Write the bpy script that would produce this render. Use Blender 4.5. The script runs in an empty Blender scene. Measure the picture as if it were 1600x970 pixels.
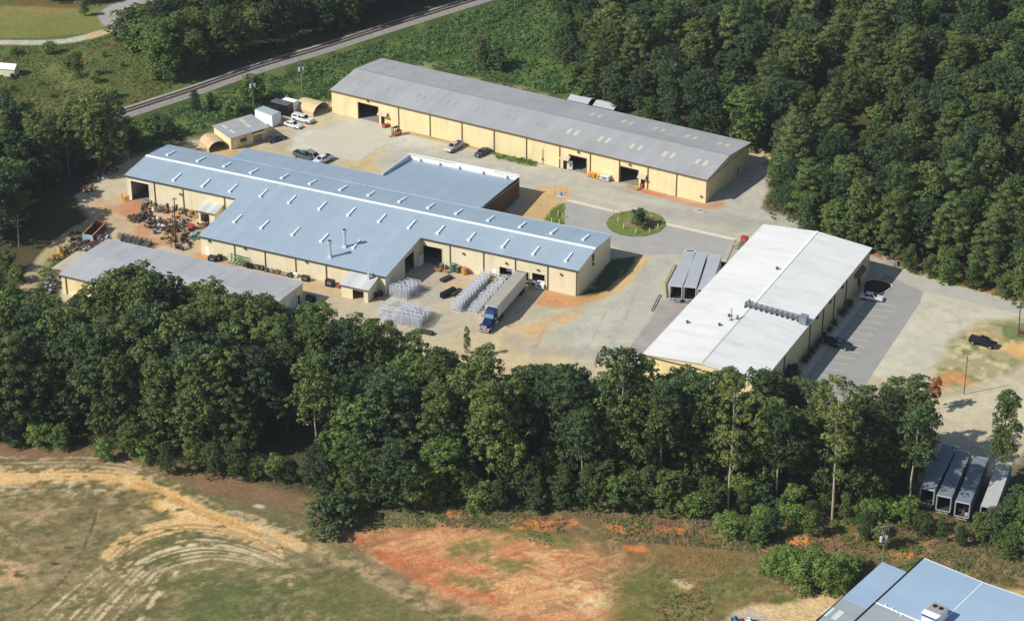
import bpy, math, random
import numpy as np
from mathutils import Vector

# ------------------------------------------------------------------ camera
S = bpy.context.scene
FPX, PITCH, CH = 3584.8, math.radians(28.597), 227.03
cd = bpy.data.cameras.new("camera"); cam = bpy.data.objects.new("camera", cd)
S.collection.objects.link(cam); S.camera = cam
cam.location = (0, 0, CH); cam.rotation_euler = (math.pi/2 - PITCH, 0, 0)
cd.sensor_width = 36; cd.lens = 36*FPX/1600; cd.clip_start = 1; cd.clip_end = 8000
# ------------------------------------------------------------------ light
SUND = Vector((6.84, 2.62, -6.07)).normalized()
w = bpy.data.worlds.new("World"); S.world = w; w.use_nodes = True
nt = w.node_tree; bg = nt.nodes["Background"]
sky = nt.nodes.new("ShaderNodeTexSky"); sky.sky_type = 'NISHITA'; sky.sun_disc = False
sky.sun_elevation = math.radians(39.7); sky.sun_rotation = math.radians(249)
sky.air_density = 1.0; sky.dust_density = 0.6; sky.ozone_density = 1.2
nt.links.new(sky.outputs[0], bg.inputs[0]); bg.inputs[1].default_value = 0.088
sl = bpy.data.lights.new("sun", 'SUN'); sl.energy = 4.4; sl.angle = math.radians(0.5); sl.color = (1, .95, .86)
so = bpy.data.objects.new("sun", sl); S.collection.objects.link(so)
so.rotation_euler = SUND.to_track_quat('-Z', 'Y').to_euler(); so.location = (-200, 100, 300)
S.view_settings.view_transform = 'Standard'; S.view_settings.look = 'None'
S.view_settings.gamma = 1; S.view_settings.exposure = 0.38; S.view_settings.use_curve_mapping = False
S.render.engine = 'CYCLES'
S.cycles.max_bounces = 5; S.cycles.diffuse_bounces = 3; S.cycles.glossy_bounces = 2
S.cycles.transmission_bounces = 2; S.cycles.transparent_max_bounces = 4
S.cycles.use_denoising = True; S.cycles.denoiser = 'OPENIMAGEDENOISE'

COL = S.collection
sp, cp = math.sin(PITCH), math.cos(PITCH)
# ------------------------------------------------------------------ survey helpers (photo bearing -> site position)
def ray(u, v):
    a = (u-800)/FPX; b = (v-485)/FPX
    return np.array([a, cp-b*sp, -sp-b*cp])
def at(u, v, z=0.0):
    d = ray(u, v); t = (z-CH)/d[2]; return float(d[0]*t), float(d[1]*t)
def pr(x, y, z=0.0):
    z = z-CH; Z = y*cp-z*sp
    return 800+FPX*x/Z, 485-FPX*(y*sp+z*cp)/Z
def tag(o, label=None, cat=None, group=None, kind=None):
    if label: o['label'] = label
    if cat: o['category'] = cat
    if group: o['group'] = group
    if kind: o['kind'] = kind
    return o
def empty(name, loc=(0, 0, 0), rz=0.0):
    o = bpy.data.objects.new(name, None); COL.objects.link(o); o.location = loc; o.rotation_euler = (0, 0, rz)
    o.empty_display_size = .5
    return o
def copy_tree(o, parent=None):
    c = o.copy(); COL.objects.link(c); c.parent = parent
    for k in ('label', 'category', 'group'):
        pass
    for ch in list(o.children): copy_tree(ch, c)
    return c
# ------------------------------------------------------------------ materials
def lin(c): return tuple(((x/255)/12.92 if x/255 <= .04045 else ((x/255+.055)/1.055)**2.4) for x in c)
KA = .80
def alb(r, g, b, k=KA):
    return tuple(min(.85, x*k) for x in lin((r, g, b)))+(1,)
MATS = {}
def mat(name, col, rough=.8, metal=0.0, var=.12, scale=1.0, bump=0.0, spec=.3, rnd=0.0, fine=0.0):
    if name in MATS: return MATS[name]
    m = bpy.data.materials.new(name); m.use_nodes = True; n = m.node_tree; N = n.nodes; Lk = n.links
    p = N["Principled BSDF"]; p.inputs["Roughness"].default_value = rough; p.inputs["Metallic"].default_value = metal
    p.inputs["Specular IOR Level"].default_value = spec
    tc = N.new("ShaderNodeTexCoord")
    nz = N.new("ShaderNodeTexNoise"); nz.inputs["Scale"].default_value = scale; nz.inputs["Detail"].default_value = 6
    nz.inputs["Roughness"].default_value = .62
    Lk.new(tc.outputs["Object"], nz.inputs["Vector"])
    mr = N.new("ShaderNodeMapRange"); mr.inputs[1].default_value = .3; mr.inputs[2].default_value = .7
    mr.inputs[3].default_value = 1-var; mr.inputs[4].default_value = 1+var
    Lk.new(nz.outputs["Fac"], mr.inputs[0])
    mx = N.new("ShaderNodeVectorMath"); mx.operation = 'SCALE'; mx.inputs[0].default_value = col[:3]
    Lk.new(mr.outputs[0], mx.inputs["Scale"])
    out = mx.outputs[0]
    if rnd:
        oi = N.new("ShaderNodeObjectInfo"); m2 = N.new("ShaderNodeMapRange")
        m2.inputs[3].default_value = 1-rnd; m2.inputs[4].default_value = 1+rnd
        Lk.new(oi.outputs["Random"], m2.inputs[0]); s2 = N.new("ShaderNodeVectorMath"); s2.operation = 'SCALE'
        Lk.new(out, s2.inputs[0]); Lk.new(m2.outputs[0], s2.inputs["Scale"]); out = s2.outputs[0]
    Lk.new(out, p.inputs["Base Color"])
    if bump:
        b = N.new("ShaderNodeBump"); b.inputs["Strength"].default_value = bump; b.inputs["Distance"].default_value = .1
        Lk.new(nz.outputs["Fac"], b.inputs["Height"]); Lk.new(b.outputs[0], p.inputs["Normal"])
    MATS[name] = m; return m
def siding_mat(name, col, period=.3, rough=.6, var=.06, depth=.5, axis='X', scale=.35, streak=.06, spec=.3, metal=0, dirt=None):
    """ribbed sheet metal: ribs along local x+y as bump, weather variation"""
    m = mat(name, col, rough, metal, var, scale, 0, spec)
    N = m.node_tree.nodes; Lk = m.node_tree.links; p = N["Principled BSDF"]
    tc = N.new("ShaderNodeTexCoord"); sx = N.new("ShaderNodeSeparateXYZ"); Lk.new(tc.outputs["Object"], sx.inputs[0])
    ad = N.new("ShaderNodeMath"); ad.operation = 'ADD'
    if axis == 'X': Lk.new(sx.outputs[0], ad.inputs[0]); ad.inputs[1].default_value = 0
    elif axis == 'Y': Lk.new(sx.outputs[1], ad.inputs[0]); ad.inputs[1].default_value = 0
    else: Lk.new(sx.outputs[0], ad.inputs[0]); Lk.new(sx.outputs[1], ad.inputs[1])
    mu = N.new("ShaderNodeMath"); mu.operation = 'MULTIPLY'; mu.inputs[1].default_value = 2*math.pi/period; Lk.new(ad.outputs[0], mu.inputs[0])
    si = N.new("ShaderNodeMath"); si.operation = 'SINE'; Lk.new(mu.outputs[0], si.inputs[0])
    b = N.new("ShaderNodeBump"); b.inputs["Strength"].default_value = depth; b.inputs["Distance"].default_value = .03
    Lk.new(si.outputs[0], b.inputs["Height"]); Lk.new(b.outputs[0], p.inputs["Normal"])
    # panel to panel tone steps
    fl = N.new("ShaderNodeMath"); fl.operation = 'MULTIPLY'; fl.inputs[1].default_value = 1/(period*3); Lk.new(ad.outputs[0], fl.inputs[0])
    f2 = N.new("ShaderNodeMath"); f2.operation = 'FLOOR'; Lk.new(fl.outputs[0], f2.inputs[0])
    wn = N.new("ShaderNodeTexWhiteNoise"); wn.noise_dimensions = '1D'; Lk.new(f2.outputs[0], wn.inputs["W"])
    mr = N.new("ShaderNodeMapRange"); mr.inputs[3].default_value = 1-streak; mr.inputs[4].default_value = 1+streak; Lk.new(wn.outputs["Value"], mr.inputs[0])
    old = p.inputs["Base Color"].links[0].from_socket
    s2 = N.new("ShaderNodeVectorMath"); s2.operation = 'SCALE'; Lk.new(old, s2.inputs[0]); Lk.new(mr.outputs[0], s2.inputs["Scale"])
    out = s2.outputs[0]
    if dirt:
        nz = N.new("ShaderNodeTexNoise"); nz.inputs["Scale"].default_value = dirt[1]; nz.inputs["Detail"].default_value = 8
        mp = N.new("ShaderNodeMapping"); mp.inputs["Scale"].default_value = (1, 1, .35); Lk.new(tc.outputs["Object"], mp.inputs[0]); Lk.new(mp.outputs[0], nz.inputs["Vector"])
        r = N.new("ShaderNodeMapRange"); r.inputs[1].default_value = .52; r.inputs[2].default_value = .75; r.inputs[4].default_value = dirt[2]; Lk.new(nz.outputs["Fac"], r.inputs[0])
        mm = N.new("ShaderNodeMix"); mm.data_type = 'RGBA'; Lk.new(r.outputs[0], mm.inputs[0]); Lk.new(out, mm.inputs[6]); mm.inputs[7].default_value = dirt[0]; out = mm.outputs[2]
    Lk.new(out, p.inputs["Base Color"])
    return m

# ------------------------------------------------------------------ mesh builder
class MB:
    def __init__(s): s.v = []; s.f = []; s.mi = []; s.m = []
    def slot(s, m):
        if m not in s.m: s.m.append(m)
        return s.m.index(m)
    def poly(s, pts, m=None):
        i = len(s.v); s.v += [tuple(p) for p in pts]; s.f.append(tuple(range(i, i+len(pts)))); s.mi.append(s.slot(m) if m else 0)
    def hexa(s, b, t, m=None):
        i = len(s.v); s.v += [tuple(p) for p in b]+[tuple(p) for p in t]; n = len(b); k = s.slot(m) if m else 0
        s.f.append(tuple(range(i+n-1, i-1, -1))); s.mi.append(k); s.f.append(tuple(range(i+n, i+2*n))); s.mi.append(k)
        for j in range(n):
            q = (j+1) % n; s.f.append((i+j, i+q, i+n+q, i+n+j)); s.mi.append(k)
    def box(s, x0, x1, y0, y1, z0, z1, m=None):
        s.hexa([(x0, y0, z0), (x1, y0, z0), (x1, y1, z0), (x0, y1, z0)], [(x0, y0, z1), (x1, y0, z1), (x1, y1, z1), (x0, y1, z1)], m)
    def taper(s, x0, x1, y0, y1, z0, z1, ix, iy, m=None, ix2=None):
        ix2 = ix if ix2 is None else ix2
        s.hexa([(x0, y0, z0), (x1, y0, z0), (x1, y1, z0), (x0, y1, z0)], [(x0+ix, y0+iy, z1), (x1-ix2, y0+iy, z1), (x1-ix2, y1-iy, z1), (x0+ix, y1-iy, z1)], m)
    def bar(s, p, q, r, m=None, n=4, r2=None):
        p = Vector(p); q = Vector(q); d = (q-p); L = d.length
        if L < 1e-6: return
        d /= L; up = Vector((0, 0, 1)) if abs(d.z) < .9 else Vector((1, 0, 0)); a = d.cross(up).normalized(); b = a.cross(d)
        r2 = r if r2 is None else r2; B = []; T = []
        for k in range(n):
            t = 2*math.pi*(k+.5)/n; o = a*math.cos(t)+b*math.sin(t); B.append(p+o*r); T.append(q+o*r2)
        s.hexa(B, T, m)
    def cyl(s, c, r, h, m=None, n=12, axis='Z', r2=None):
        c = Vector(c); d = {'X': Vector((h, 0, 0)), 'Y': Vector((0, h, 0)), 'Z': Vector((0, 0, h))}[axis]
        s.bar(c, c+d, r, m, n, r2)
    def profile(s, pts, y0, y1, m=None, iy=None):
        """side profile pts (x,z) extruded across y"""
        B = [(x, y0+(iy(x, z) if iy else 0), z) for x, z in pts]; T = [(x, y1-(iy(x, z) if iy else 0), z) for x, z in pts]
        s.hexa(B, T, m)
    def build(s, name, m=None, parent=None, smooth=False):
        me = bpy.data.meshes.new(name); me.from_pydata(s.v, [], s.f); me.update()
        ms = s.m if s.m else [m]
        for x in ms: me.materials.append(x if x is not None else m)
        if s.m: me.polygons.foreach_set('material_index', s.mi)
        if smooth: me.polygons.foreach_set('use_smooth', [True]*len(s.f))
        o = bpy.data.objects.new(name, me); COL.objects.link(o)
        if parent is not None: o.parent = parent
        return o
def bevel(o, w=.05, seg=1):
    md = o.modifiers.new('b', 'BEVEL'); md.width = w; md.segments = seg; md.limit_method = 'ANGLE'; return o

class Fr:
    """a building's own ground frame: a runs along, w runs across"""
    def __init__(s, x, y, deg): s.x = x; s.y = y; s.t = math.radians(deg); s.c = math.cos(s.t); s.s = math.sin(s.t)
    @classmethod
    def px(cls, p, q, z=0):
        a = at(*p, z); b = at(*q, z); return cls(a[0], a[1], math.degrees(math.atan2(b[1]-a[1], b[0]-a[0])))
    def W(s, a, w_, z=0): return Vector((s.x+a*s.c-w_*s.s, s.y+a*s.s+w_*s.c, z))
    def L(s, x, y): x -= s.x; y -= s.y; return x*s.c+y*s.s, -x*s.s+y*s.c
    def g(s, u, v, z=0): return s.L(*at(u, v, z))
    def ray(s, u, v):
        d = ray(u, v); o = np.array([-s.x, -s.y]); return np.array([o[0]*s.c+o[1]*s.s, -o[0]*s.s+o[1]*s.c, CH]), np.array([d[0]*s.c+d[1]*s.s, -d[0]*s.s+d[1]*s.c, d[2]])
    def pl(s, u, v, n, k):
        """hit plane n.p = k in local frame"""
        o, d = s.ray(u, v); n = np.array(n, float); t = (k-n@o)/(n@d); return o+d*t
    def front(s, u, v, w_=0.0): p = s.pl(u, v, (0, 1, 0), w_); return float(p[0]), float(p[2])
    def side(s, u, v, a=0.0): p = s.pl(u, v, (1, 0, 0), a); return float(p[1]), float(p[2])
    def root(s, name): return empty(name, (s.x, s.y, 0), s.t)

def wall(mb, o, d, L, knots, ops=(), t=.18, m=None):
    """wall from local point o along unit d; knots (s, ztop); ops (s0,s1,z0,z1); outer side is to the right of d"""
    n = (-d[1], d[0])   # inward
    xs = sorted(set([0, L]+[k[0] for k in knots]+[x for q in ops for x in q[:2]]))
    ks = sorted(knots)
    def top(x):
        for (a, za), (b, zb) in zip(ks, ks[1:]):
            if a-1e-6 <= x <= b+1e-6: return za+(zb-za)*(x-a)/(b-a) if b > a else za
        return ks[-1][1]
    def P(x, z, k): return (o[0]+d[0]*x+n[0]*k, o[1]+d[1]*x+n[1]*k, z)
    def q(x0, x1, a0, a1, b0, b1):
        mb.poly([P(x0, a0, 0), P(x1, a1, 0), P(x1, b1, 0), P(x0, b0, 0)], m)
        mb.poly([P(x1, a1, t), P(x0, a0, t), P(x0, b0, t), P(x1, b1, t)], m)
    for x0, x1 in zip(xs, xs[1:]):
        if x1-x0 < 1e-6: continue
        mid = (x0+x1)/2; hs = sorted([c for c in ops if c[0] <= mid <= c[1]], key=lambda c: c[2]); z = 0.0
        for c in hs:
            if c[2] > z+1e-4: q(x0, x1, z, z, c[2], c[2])
            z = c[3]
        q(x0, x1, z, z, top(x0), top(x1))
    for a, b, z0, z1 in ops:
        mb.poly([P(a, z0, 0), P(a, z1, 0), P(a, z1, t), P(a, z0, t)], m); mb.poly([P(b, z1, 0), P(b, z0, 0), P(b, z0, t), P(b, z1, t)], m)
        mb.poly([P(a, z1, 0), P(b, z1, 0), P(b, z1, t), P(a, z1, t)], m)
        if z0 > .01: mb.poly([P(b, z0, 0), P(a, z0, 0), P(a, z0, t), P(b, z0, t)], m)
def slab(mb, q, t=.14, m=None):
    """sloped roof sheet from four/more top points"""
    mb.hexa([(x, y, z-t) for x, y, z in q], q, m)
# ------------------------------------------------------------------ numeric noise
_rs = np.random.RandomState(7); _T = _rs.rand(256, 256).astype(np.float32)
def vnoise(x, y):
    xi = np.floor(x).astype(int); yi = np.floor(y).astype(int); fx = x-xi; fy = y-yi
    fx = fx*fx*(3-2*fx); fy = fy*fy*(3-2*fy)
    a = _T[xi & 255, yi & 255]; b = _T[(xi+1) & 255, yi & 255]; c = _T[xi & 255, (yi+1) & 255]; d = _T[(xi+1) & 255, (yi+1) & 255]
    return (a*(1-fx)+b*fx)*(1-fy)+(c*(1-fx)+d*fx)*fy
def fbm(x, y, sc, o=4, s=0.0):
    r = 0; A = 1; t = 0
    for k in range(o):
        r = r+A*vnoise(x/sc*2**k+13.7*k+s, y/sc*2**k+5.3*k+s*1.7); t += A; A *= .55
    return r/t
def wpts(P): return np.array([at(*p) for p in P])
def inpoly(X, Y, P):
    ins = np.zeros(X.shape, bool); n = len(P)
    for i in range(n):
        x0, y0 = P[i]; x1, y1 = P[(i+1) % n]
        c = ((y0 > Y) != (y1 > Y)) & (X < (x1-x0)*(Y-y0)/((y1-y0) if abs(y1-y0) > 1e-9 else 1e-9)+x0); ins ^= c
    return ins
def segdist(X, Y, P, closed=False):
    D = np.full(X.shape, 1e9); n = len(P)
    for i in range(n if closed else n-1):
        a = P[i]; b = P[(i+1) % n]; d = b-a; L = max(d@d, 1e-9)
        t = np.clip(((X-a[0])*d[0]+(Y-a[1])*d[1])/L, 0, 1); D = np.minimum(D, np.hypot(X-a[0]-t*d[0], Y-a[1]-t*d[1]))
    return D
def spline(P, n=8):
    P = np.asarray(P, float); Q = []
    for i in range(len(P)-1):
        p0 = P[max(i-1, 0)]; p1 = P[i]; p2 = P[i+1]; p3 = P[min(i+2, len(P)-1)]
        for k in range(n):
            t = k/n; Q.append(.5*((2*p1)+(-p0+p2)*t+(2*p0-5*p1+4*p2-p3)*t*t+(-p0+3*p1-3*p2+p3)*t**3))
    Q.append(P[-1]); return np.array(Q)
# ------------------------------------------------------------------ terrain height
BANK = wpts([(470, 800), (560, 822), (700, 822), (880, 822), (1070, 828), (1200, 835), (1400, 845), (1640, 880)])
def hgt(X, Y):
    """the site is level; the cleared field towards the camera rolls gently"""
    X = np.asarray(X, float); Y = np.asarray(Y, float)
    u = (fbm(X, Y, 38, 2, 3)-.5)*1.1
    far = np.clip((372-Y+X*.02)/25, 0, 1)
    return u*far
# ------------------------------------------------------------------ ground sheet
def ground():
    xs = np.concatenate([np.array([-2500, -1200, -700, -450, -330, -270, -230]), np.arange(-205, 205.1, .42), np.array([230, 270, 330, 450, 700, 1200, 2500])])
    ys = np.concatenate([np.array([-600, -100, 100, 190, 240, 270, 285]), np.arange(295, 375, .3), np.arange(375, 500, .5), np.arange(500, 640, .8), np.array([650, 665, 690, 720, 760, 820, 900, 1100, 1600, 2600, 4500])])
    X, Y = np.meshgrid(xs, ys); nx, ny = len(xs), len(ys); X = X.ravel(); Y = Y.ravel()
    Z = hgt(X, Y)
    AMP = np.ones(len(X)); n1 = fbm(X, Y, 22, 4); n2 = fbm(X, Y, 5, 4, 9); n3 = fbm(X, Y, 1.6, 3, 21); n4 = fbm(X, Y, 55, 3, 40)
    C = np.zeros((len(X), 3)); C[:] = alb(84, 78, 52)[:3]
    jit = (n2-.5)*2.0+(n3-.5)*.9
    ca_, sa_ = math.cos(.35), math.sin(.35); U = X*ca_+Y*sa_; V_ = -X*sa_+Y*ca_
    s1 = fbm(U, V_*4.0, 7.0, 4, 51); s2 = fbm(X, Y, 1.1, 3, 61); s3 = fbm(U*1.0, V_*6, 12, 4, 71)
    def mix(c, m, k=1.0):
        m = np.clip(m*k, 0, 1)[:, None]; c = np.array(alb(*c)[:3]); C[:] = C*(1-m)+c*m
    def poly(c, P, f=1.5, j=1.5, k=1.0):
        W_ = wpts(P); x0, y0 = W_.min(0)-12; x1, y1 = W_.max(0)+12
        I = np.where((X > x0) & (X < x1) & (Y > y0) & (Y < y1))[0]
        if len(I) == 0: return
        D = segdist(X[I], Y[I], W_, True); ins = inpoly(X[I], Y[I], W_); sd = np.where(ins, D, -D)+jit[I]*j
        m = np.zeros(len(X)); t = np.clip(sd/f+.5, 0, 1); m[I] = t*t*(3-2*t); mix(c, m, k)
    def stroke(c, P, w_=1.0, f=.6, j=.4, k=1.0, brk=0.0, sm=True, ero=0.0):
        W_ = wpts(P); W_ = spline(W_) if sm and len(W_) > 2 else W_
        x0, y0 = W_.min(0)-w_-6; x1, y1 = W_.max(0)+w_+6
        I = np.where((X > x0) & (X < x1) & (Y > y0) & (Y < y1))[0]
        if len(I) == 0: return
        D = segdist(X[I], Y[I], W_); t = np.clip((w_/2-D+jit[I]*j)/f+.5, 0, 1)
        if brk: t = t*np.clip((n3[I]*.6+n2[I]*.5-brk)*5, 0, 1)
        if ero: t = t*np.clip((s2[I]*.55+s1[I]*.55-ero)*6, 0, 1)
        m = np.zeros(len(X)); m[I] = t*t*(3-2*t); mix(c, m, k)
    def blot(c, P, lo, hi, nn, k=1.0, f=6):
        W_ = wpts(P); x0, y0 = W_.min(0)-12; x1, y1 = W_.max(0)+12
        I = np.where((X > x0) & (X < x1) & (Y > y0) & (Y < y1))[0]
        D = segdist(X[I], Y[I], W_, True); ins = inpoly(X[I], Y[I], W_); t = np.clip(np.where(ins, D, -D)/f+.5, 0, 1)
        m = np.zeros(len(X)); m[I] = t*np.clip((nn[I]-lo)/(hi-lo), 0, 1); mix(c, m, k)
    # ---- upper left meadow, lawn, loop drive
    MEAD = [(-80, -20), (110, 0), (180, 5), (270, 20), (330, 130), (200, 185), (170, 195), (0, 185), (-80, 150)]
    poly((98, 110, 58), MEAD, 3); blot((80, 100, 48), MEAD, .45, .6, n2); blot((136, 134, 82), MEAD, .55, .68, n1, .6); blot((120, 90, 62), MEAD, .6, .7, n2, .8)
    poly((128, 130, 70), [(-40, 8), (60, 12), (110, 14), (172, 20), (176, 38), (150, 50), (60, 60), (-40, 60)], 1.5, .5)
    poly((150, 132, 80), [(-40, 8), (60, 12), (115, 14), (110, 24), (-40, 24)], 4, .5, .6)
    stroke((196, 190, 172), [(-60, 66), (0, 66.5), (50, 67), (105, 64), (150, 54), (180, 43)], 3.4, .8, .3)
    stroke((205, 175, 120), [(140, 57), (165, 49), (183, 43), (190, 38)], 3.4, 1, .5, .8)
    stroke((170, 166, 160), [(188, 42), (176, 33), (172, 22), (190, 10), (215, 2), (250, -8)], 6, .8, .3)
    # ---- brush ground along the railway
    KUD = [(165, 195), (300, 145), (420, 105), (620, 45), (780, -12), (980, -40), (980, 160), (1185, 238), (1000, 260), (520, 190), (440, 178), (330, 232), (200, 242)]
    poly((72, 92, 46), KUD, 2); blot((98, 112, 56), KUD, .5, .62, n2)
    poly((132, 136, 74), [(740, 122), (850, 150), (1000, 185), (1185, 226), (1180, 245), (1000, 205), (760, 155)], 3, 1.5, .8)
    blot((170, 160, 120), [(660, 100), (780, 130), (860, 150), (860, 175), (640, 125)], .5, .6, n2, .8)
    # ---- yard: compacted gravel and bare soil
    YARD = [(252, 236), (300, 222), (330, 212), (392, 182), (420, 178), (455, 168), (515, 158), (760, 200), (1172, 224), (1222, 250), (1196, 290), (1190, 325), (1212, 350), (1370, 398),
            (1450, 426), (1640, 476), (1700, 620), (1600, 700), (1560, 740), (1440, 760), (1440, 690), (1330, 640), (1180, 650), (980, 650), (760, 600), (620, 580), (450, 560), (280, 530), (100, 500),
            (92, 430), (128, 388), (150, 352), (128, 325), (118, 306), (150, 280), (200, 250)]
    poly((200, 189, 160), YARD, 1.2, .9)
    blot((212, 190, 142), YARD, .48, .62, n1, .7); blot((180, 172, 150), YARD, .5, .66, n4, .6); blot((186, 176, 148), YARD, .55, .7, n2, .6)
    poly((206, 202, 184), [(455, 213), (560, 184), (610, 195), (640, 206), (690, 224), (640, 236), (560, 262), (455, 236)], 3, .8)
    poly((204, 180, 128), [(525, 250), (600, 232), (640, 238), (600, 262), (560, 275)], 3, 1, .8)
    stroke((170, 160, 135), [(560, 252), (600, 226), (628, 208), (640, 204)], .5, .4, .1, .8)
    poly((205, 170, 118), [(290, 228), (340, 236), (400, 228), (400, 245), (330, 250)], 3, 1, .8)
    poly((196, 178, 140), [(395, 180), (450, 200), (455, 215), (430, 225), (420, 215)], 3, 1, .7)
    AMP[inpoly(X, Y, wpts(YARD))] = .38
    # lane past the long warehouse
    stroke((190, 187, 172), [(640, 252), (720, 252), (850, 280), (980, 305), (1100, 335), (1200, 355)], 15, 3.5, .8, .85)
    stroke((172, 168, 158), [(925, 283), (1000, 303), (1100, 326), (1200, 350)], 2.6, 2, .6, .7)
    stroke((166, 162, 152), [(1020, 330), (1110, 338), (1190, 352)], 6, 4, .8, .6)
    poly((188, 184, 172), [(1085, 322), (1170, 262), (1215, 262), (1190, 300), (1192, 345), (1120, 335)], 3, 1, .8)
    poly((186, 186, 170), [(870, 470), (960, 420), (1030, 400), (1120, 385), (1180, 400), (1050, 500), (1010, 560), (900, 560), (830, 520)], 5, 1.5, .85)
    poly((198, 194, 176), [(900, 540), (940, 450), (980, 410), (1010, 400), (985, 450), (950, 540)], 3, 1, .6)
    stroke((176, 168, 155), [(800, 530), (830, 545), (900, 552), (1000, 556)], 4, 2, .8, .6)
    poly((206, 174, 122), [(800, 335), (812, 300), (850, 295), (886, 290), (888, 308), (880, 330), (860, 352), (826, 345)], 1.5, 1, .95)
    blot((222, 178, 118), [(800, 335), (812, 300), (850, 295), (886, 290), (888, 308), (880, 330), (860, 352)], .45, .6, n2, .8, 2)
    poly((104, 122, 58), [(862, 326), (874, 318), (885, 317), (883, 352), (860, 348), (848, 342)], .8, .9)
    # soil strips at the walls, and the gable's shadow painted as dark ground
    stroke((196, 148, 108), [(985, 292), (1030, 304), (1100, 322), (1125, 318)], 2.6, 1.2, .8, .9)
    stroke((200, 122, 84), [(1010, 300), (1035, 306)], 1.8, 1, .5, .8)
    stroke((170, 142, 104), [(625, 205), (680, 217), (760, 235), (830, 250), (880, 262)], 1.6, .8, .6, .8)
    stroke((205, 158, 105), [(918, 270), (935, 279), (965, 284)], 2, 1, .6, .7)
    poly((108, 128, 60), [(772, 238), (790, 240), (840, 252), (838, 260), (812, 257), (776, 248)], .8, .8)
    poly((74, 86, 56), [(900, 468), (930, 440), (952, 405), (1000, 400), (1000, 408), (958, 456), (925, 466)], 1, .5)  # dark green ground painted to the outline of the gable's cast shadow
    stroke((218, 182, 122), [(1003, 405), (996, 420), (975, 440), (958, 456), (925, 468)], 2.6, 1.2, .6, .9)
    poly((204, 150, 96), [(850, 452), (905, 463), (960, 458), (930, 470), (905, 480), (862, 482), (832, 474), (845, 462)], 2, 1.2, .9)
    blot((210, 128, 78), [(850, 452), (905, 463), (905, 478), (862, 480), (836, 472)], .5, .6, n2, .9, 2)
    blot((110, 128, 62), [(850, 456), (930, 466), (905, 486), (862, 484)], .55, .6, n2, .9, 2)
    blot((216, 168, 108), [(800, 500), (880, 470), (930, 480), (880, 520), (820, 530)], .48, .6, n2, .7, 4)
    # junk yard, courtyard
    poly((205, 178, 140), [(128, 325), (200, 300), (330, 330), (330, 400), (240, 380), (150, 375)], 3, 1, .9)
    poly((190, 118, 80), [(195, 312), (215, 304), (242, 310), (232, 330), (210, 345), (188, 335)], 3, 1, .85)
    blot((190, 140, 100), [(140, 300), (330, 320), (330, 400), (200, 390)], .5, .62, n2, .8)
    poly((190, 178, 154), [(470, 440), (620, 430), (660, 410), (740, 410), (790, 440), (760, 520), (600, 520), (480, 500)], 3, 1, .7)
    blot((206, 168, 124), [(640, 425), (720, 405), (760, 440), (700, 460), (640, 450)], .45, .6, n2, .7, 3)
    poly((178, 172, 158), [(655, 450), (665, 415), (700, 425), (690, 470), (660, 480)], 2, .8, .7)
    stroke((202, 150, 104), [(312, 400), (345, 410), (365, 416)], 2.2, 1, .5, .9)
    stroke((200, 168, 120), [(480, 446), (560, 462), (600, 452)], 4, 2, .8, .6)
    # left dirt track
    stroke((186, 168, 128), [(152, 345), (120, 362), (92, 385), (70, 408), (50, 435), (42, 465), (40, 500), (60, 560)], 4.2, 1.2, .6, .95)
    stroke((110, 116, 66), [(90, 400), (72, 425), (64, 455)], 3, 1.5, 1, .6)
    # right gravel lot
    poly((200, 196, 176), [(1440, 450), (1470, 452), (1600, 485), (1520, 510), (1480, 540), (1450, 600), (1360, 585)], 3, 1, .9)
    W2 = [(1462, 575), (1490, 530), (1530, 505), (1600, 500), (1640, 540), (1590, 570), (1540, 610), (1500, 625), (1470, 600)]
    poly((172, 160, 116), W2, 3, 1.5, .85); blot((116, 126, 72), W2, .5, .6, n2, .8, 3); blot((205, 192, 150), W2, .52, .62, n3, .8, 3); blot((206, 150, 92), W2, .6, .68, n1, .8, 3)
    poly((108, 122, 72), [(1565, 512), (1600, 506), (1640, 515), (1600, 530), (1570, 528)], 1, 1.4, .9)
    poly((224, 178, 112), [(1560, 545), (1600, 535), (1640, 545), (1600, 562), (1575, 556)], 2, 1.5, .9)
    stroke((205, 150, 92), [(1462, 608), (1490, 585), (1510, 600)], 3, 1.5, 1, .8)
    poly((206, 196, 166), [(1470, 620), (1560, 590), (1640, 600), (1640, 680), (1480, 680)], 4, 1.5, .8)
    stroke((170, 118, 84), [(1352, 392), (1400, 408), (1450, 425), (1540, 452), (1640, 478)], 2.4, 1.2, .9, .85)
    stroke((96, 104, 56), [(1400, 400), (1450, 418), (1540, 444), (1640, 470)], 2.5, 1.5, 1, .7)
    stroke((205, 182, 130), [(1168, 226), (1200, 244), (1212, 262)], 4, 2, 1, .8)
    rt = random.Random(21)
    for P in ([(640, 262), (720, 262), (860, 296), (960, 322)], [(700, 258), (850, 286), (1000, 318), (1150, 358)], [(980, 400), (960, 450), (930, 520), (900, 560)], [(1010, 405), (995, 450), (965, 520), (930, 560)], [(830, 560), (860, 500), (930, 470), (1000, 430)], [(690, 520), (740, 500), (800, 520), (880, 540)],
              [(640, 470), (680, 440), (740, 430)], [(1450, 470), (1500, 500), (1480, 560), (1400, 590)], [(1460, 500), (1560, 500), (1640, 520)], [(1480, 640), (1540, 610), (1600, 600)], [(480, 240), (540, 225), (620, 230), (700, 250)], [(540, 200), (590, 215), (640, 235)], [(160, 330), (190, 350), (210, 370)], [(1120, 330), (1160, 300), (1200, 270)]):
        for q in (0, 4): stroke((168, 158, 136), [(u, v+q) for u, v in P], .35, .6, .3, .55, 0, True, .42)
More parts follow.
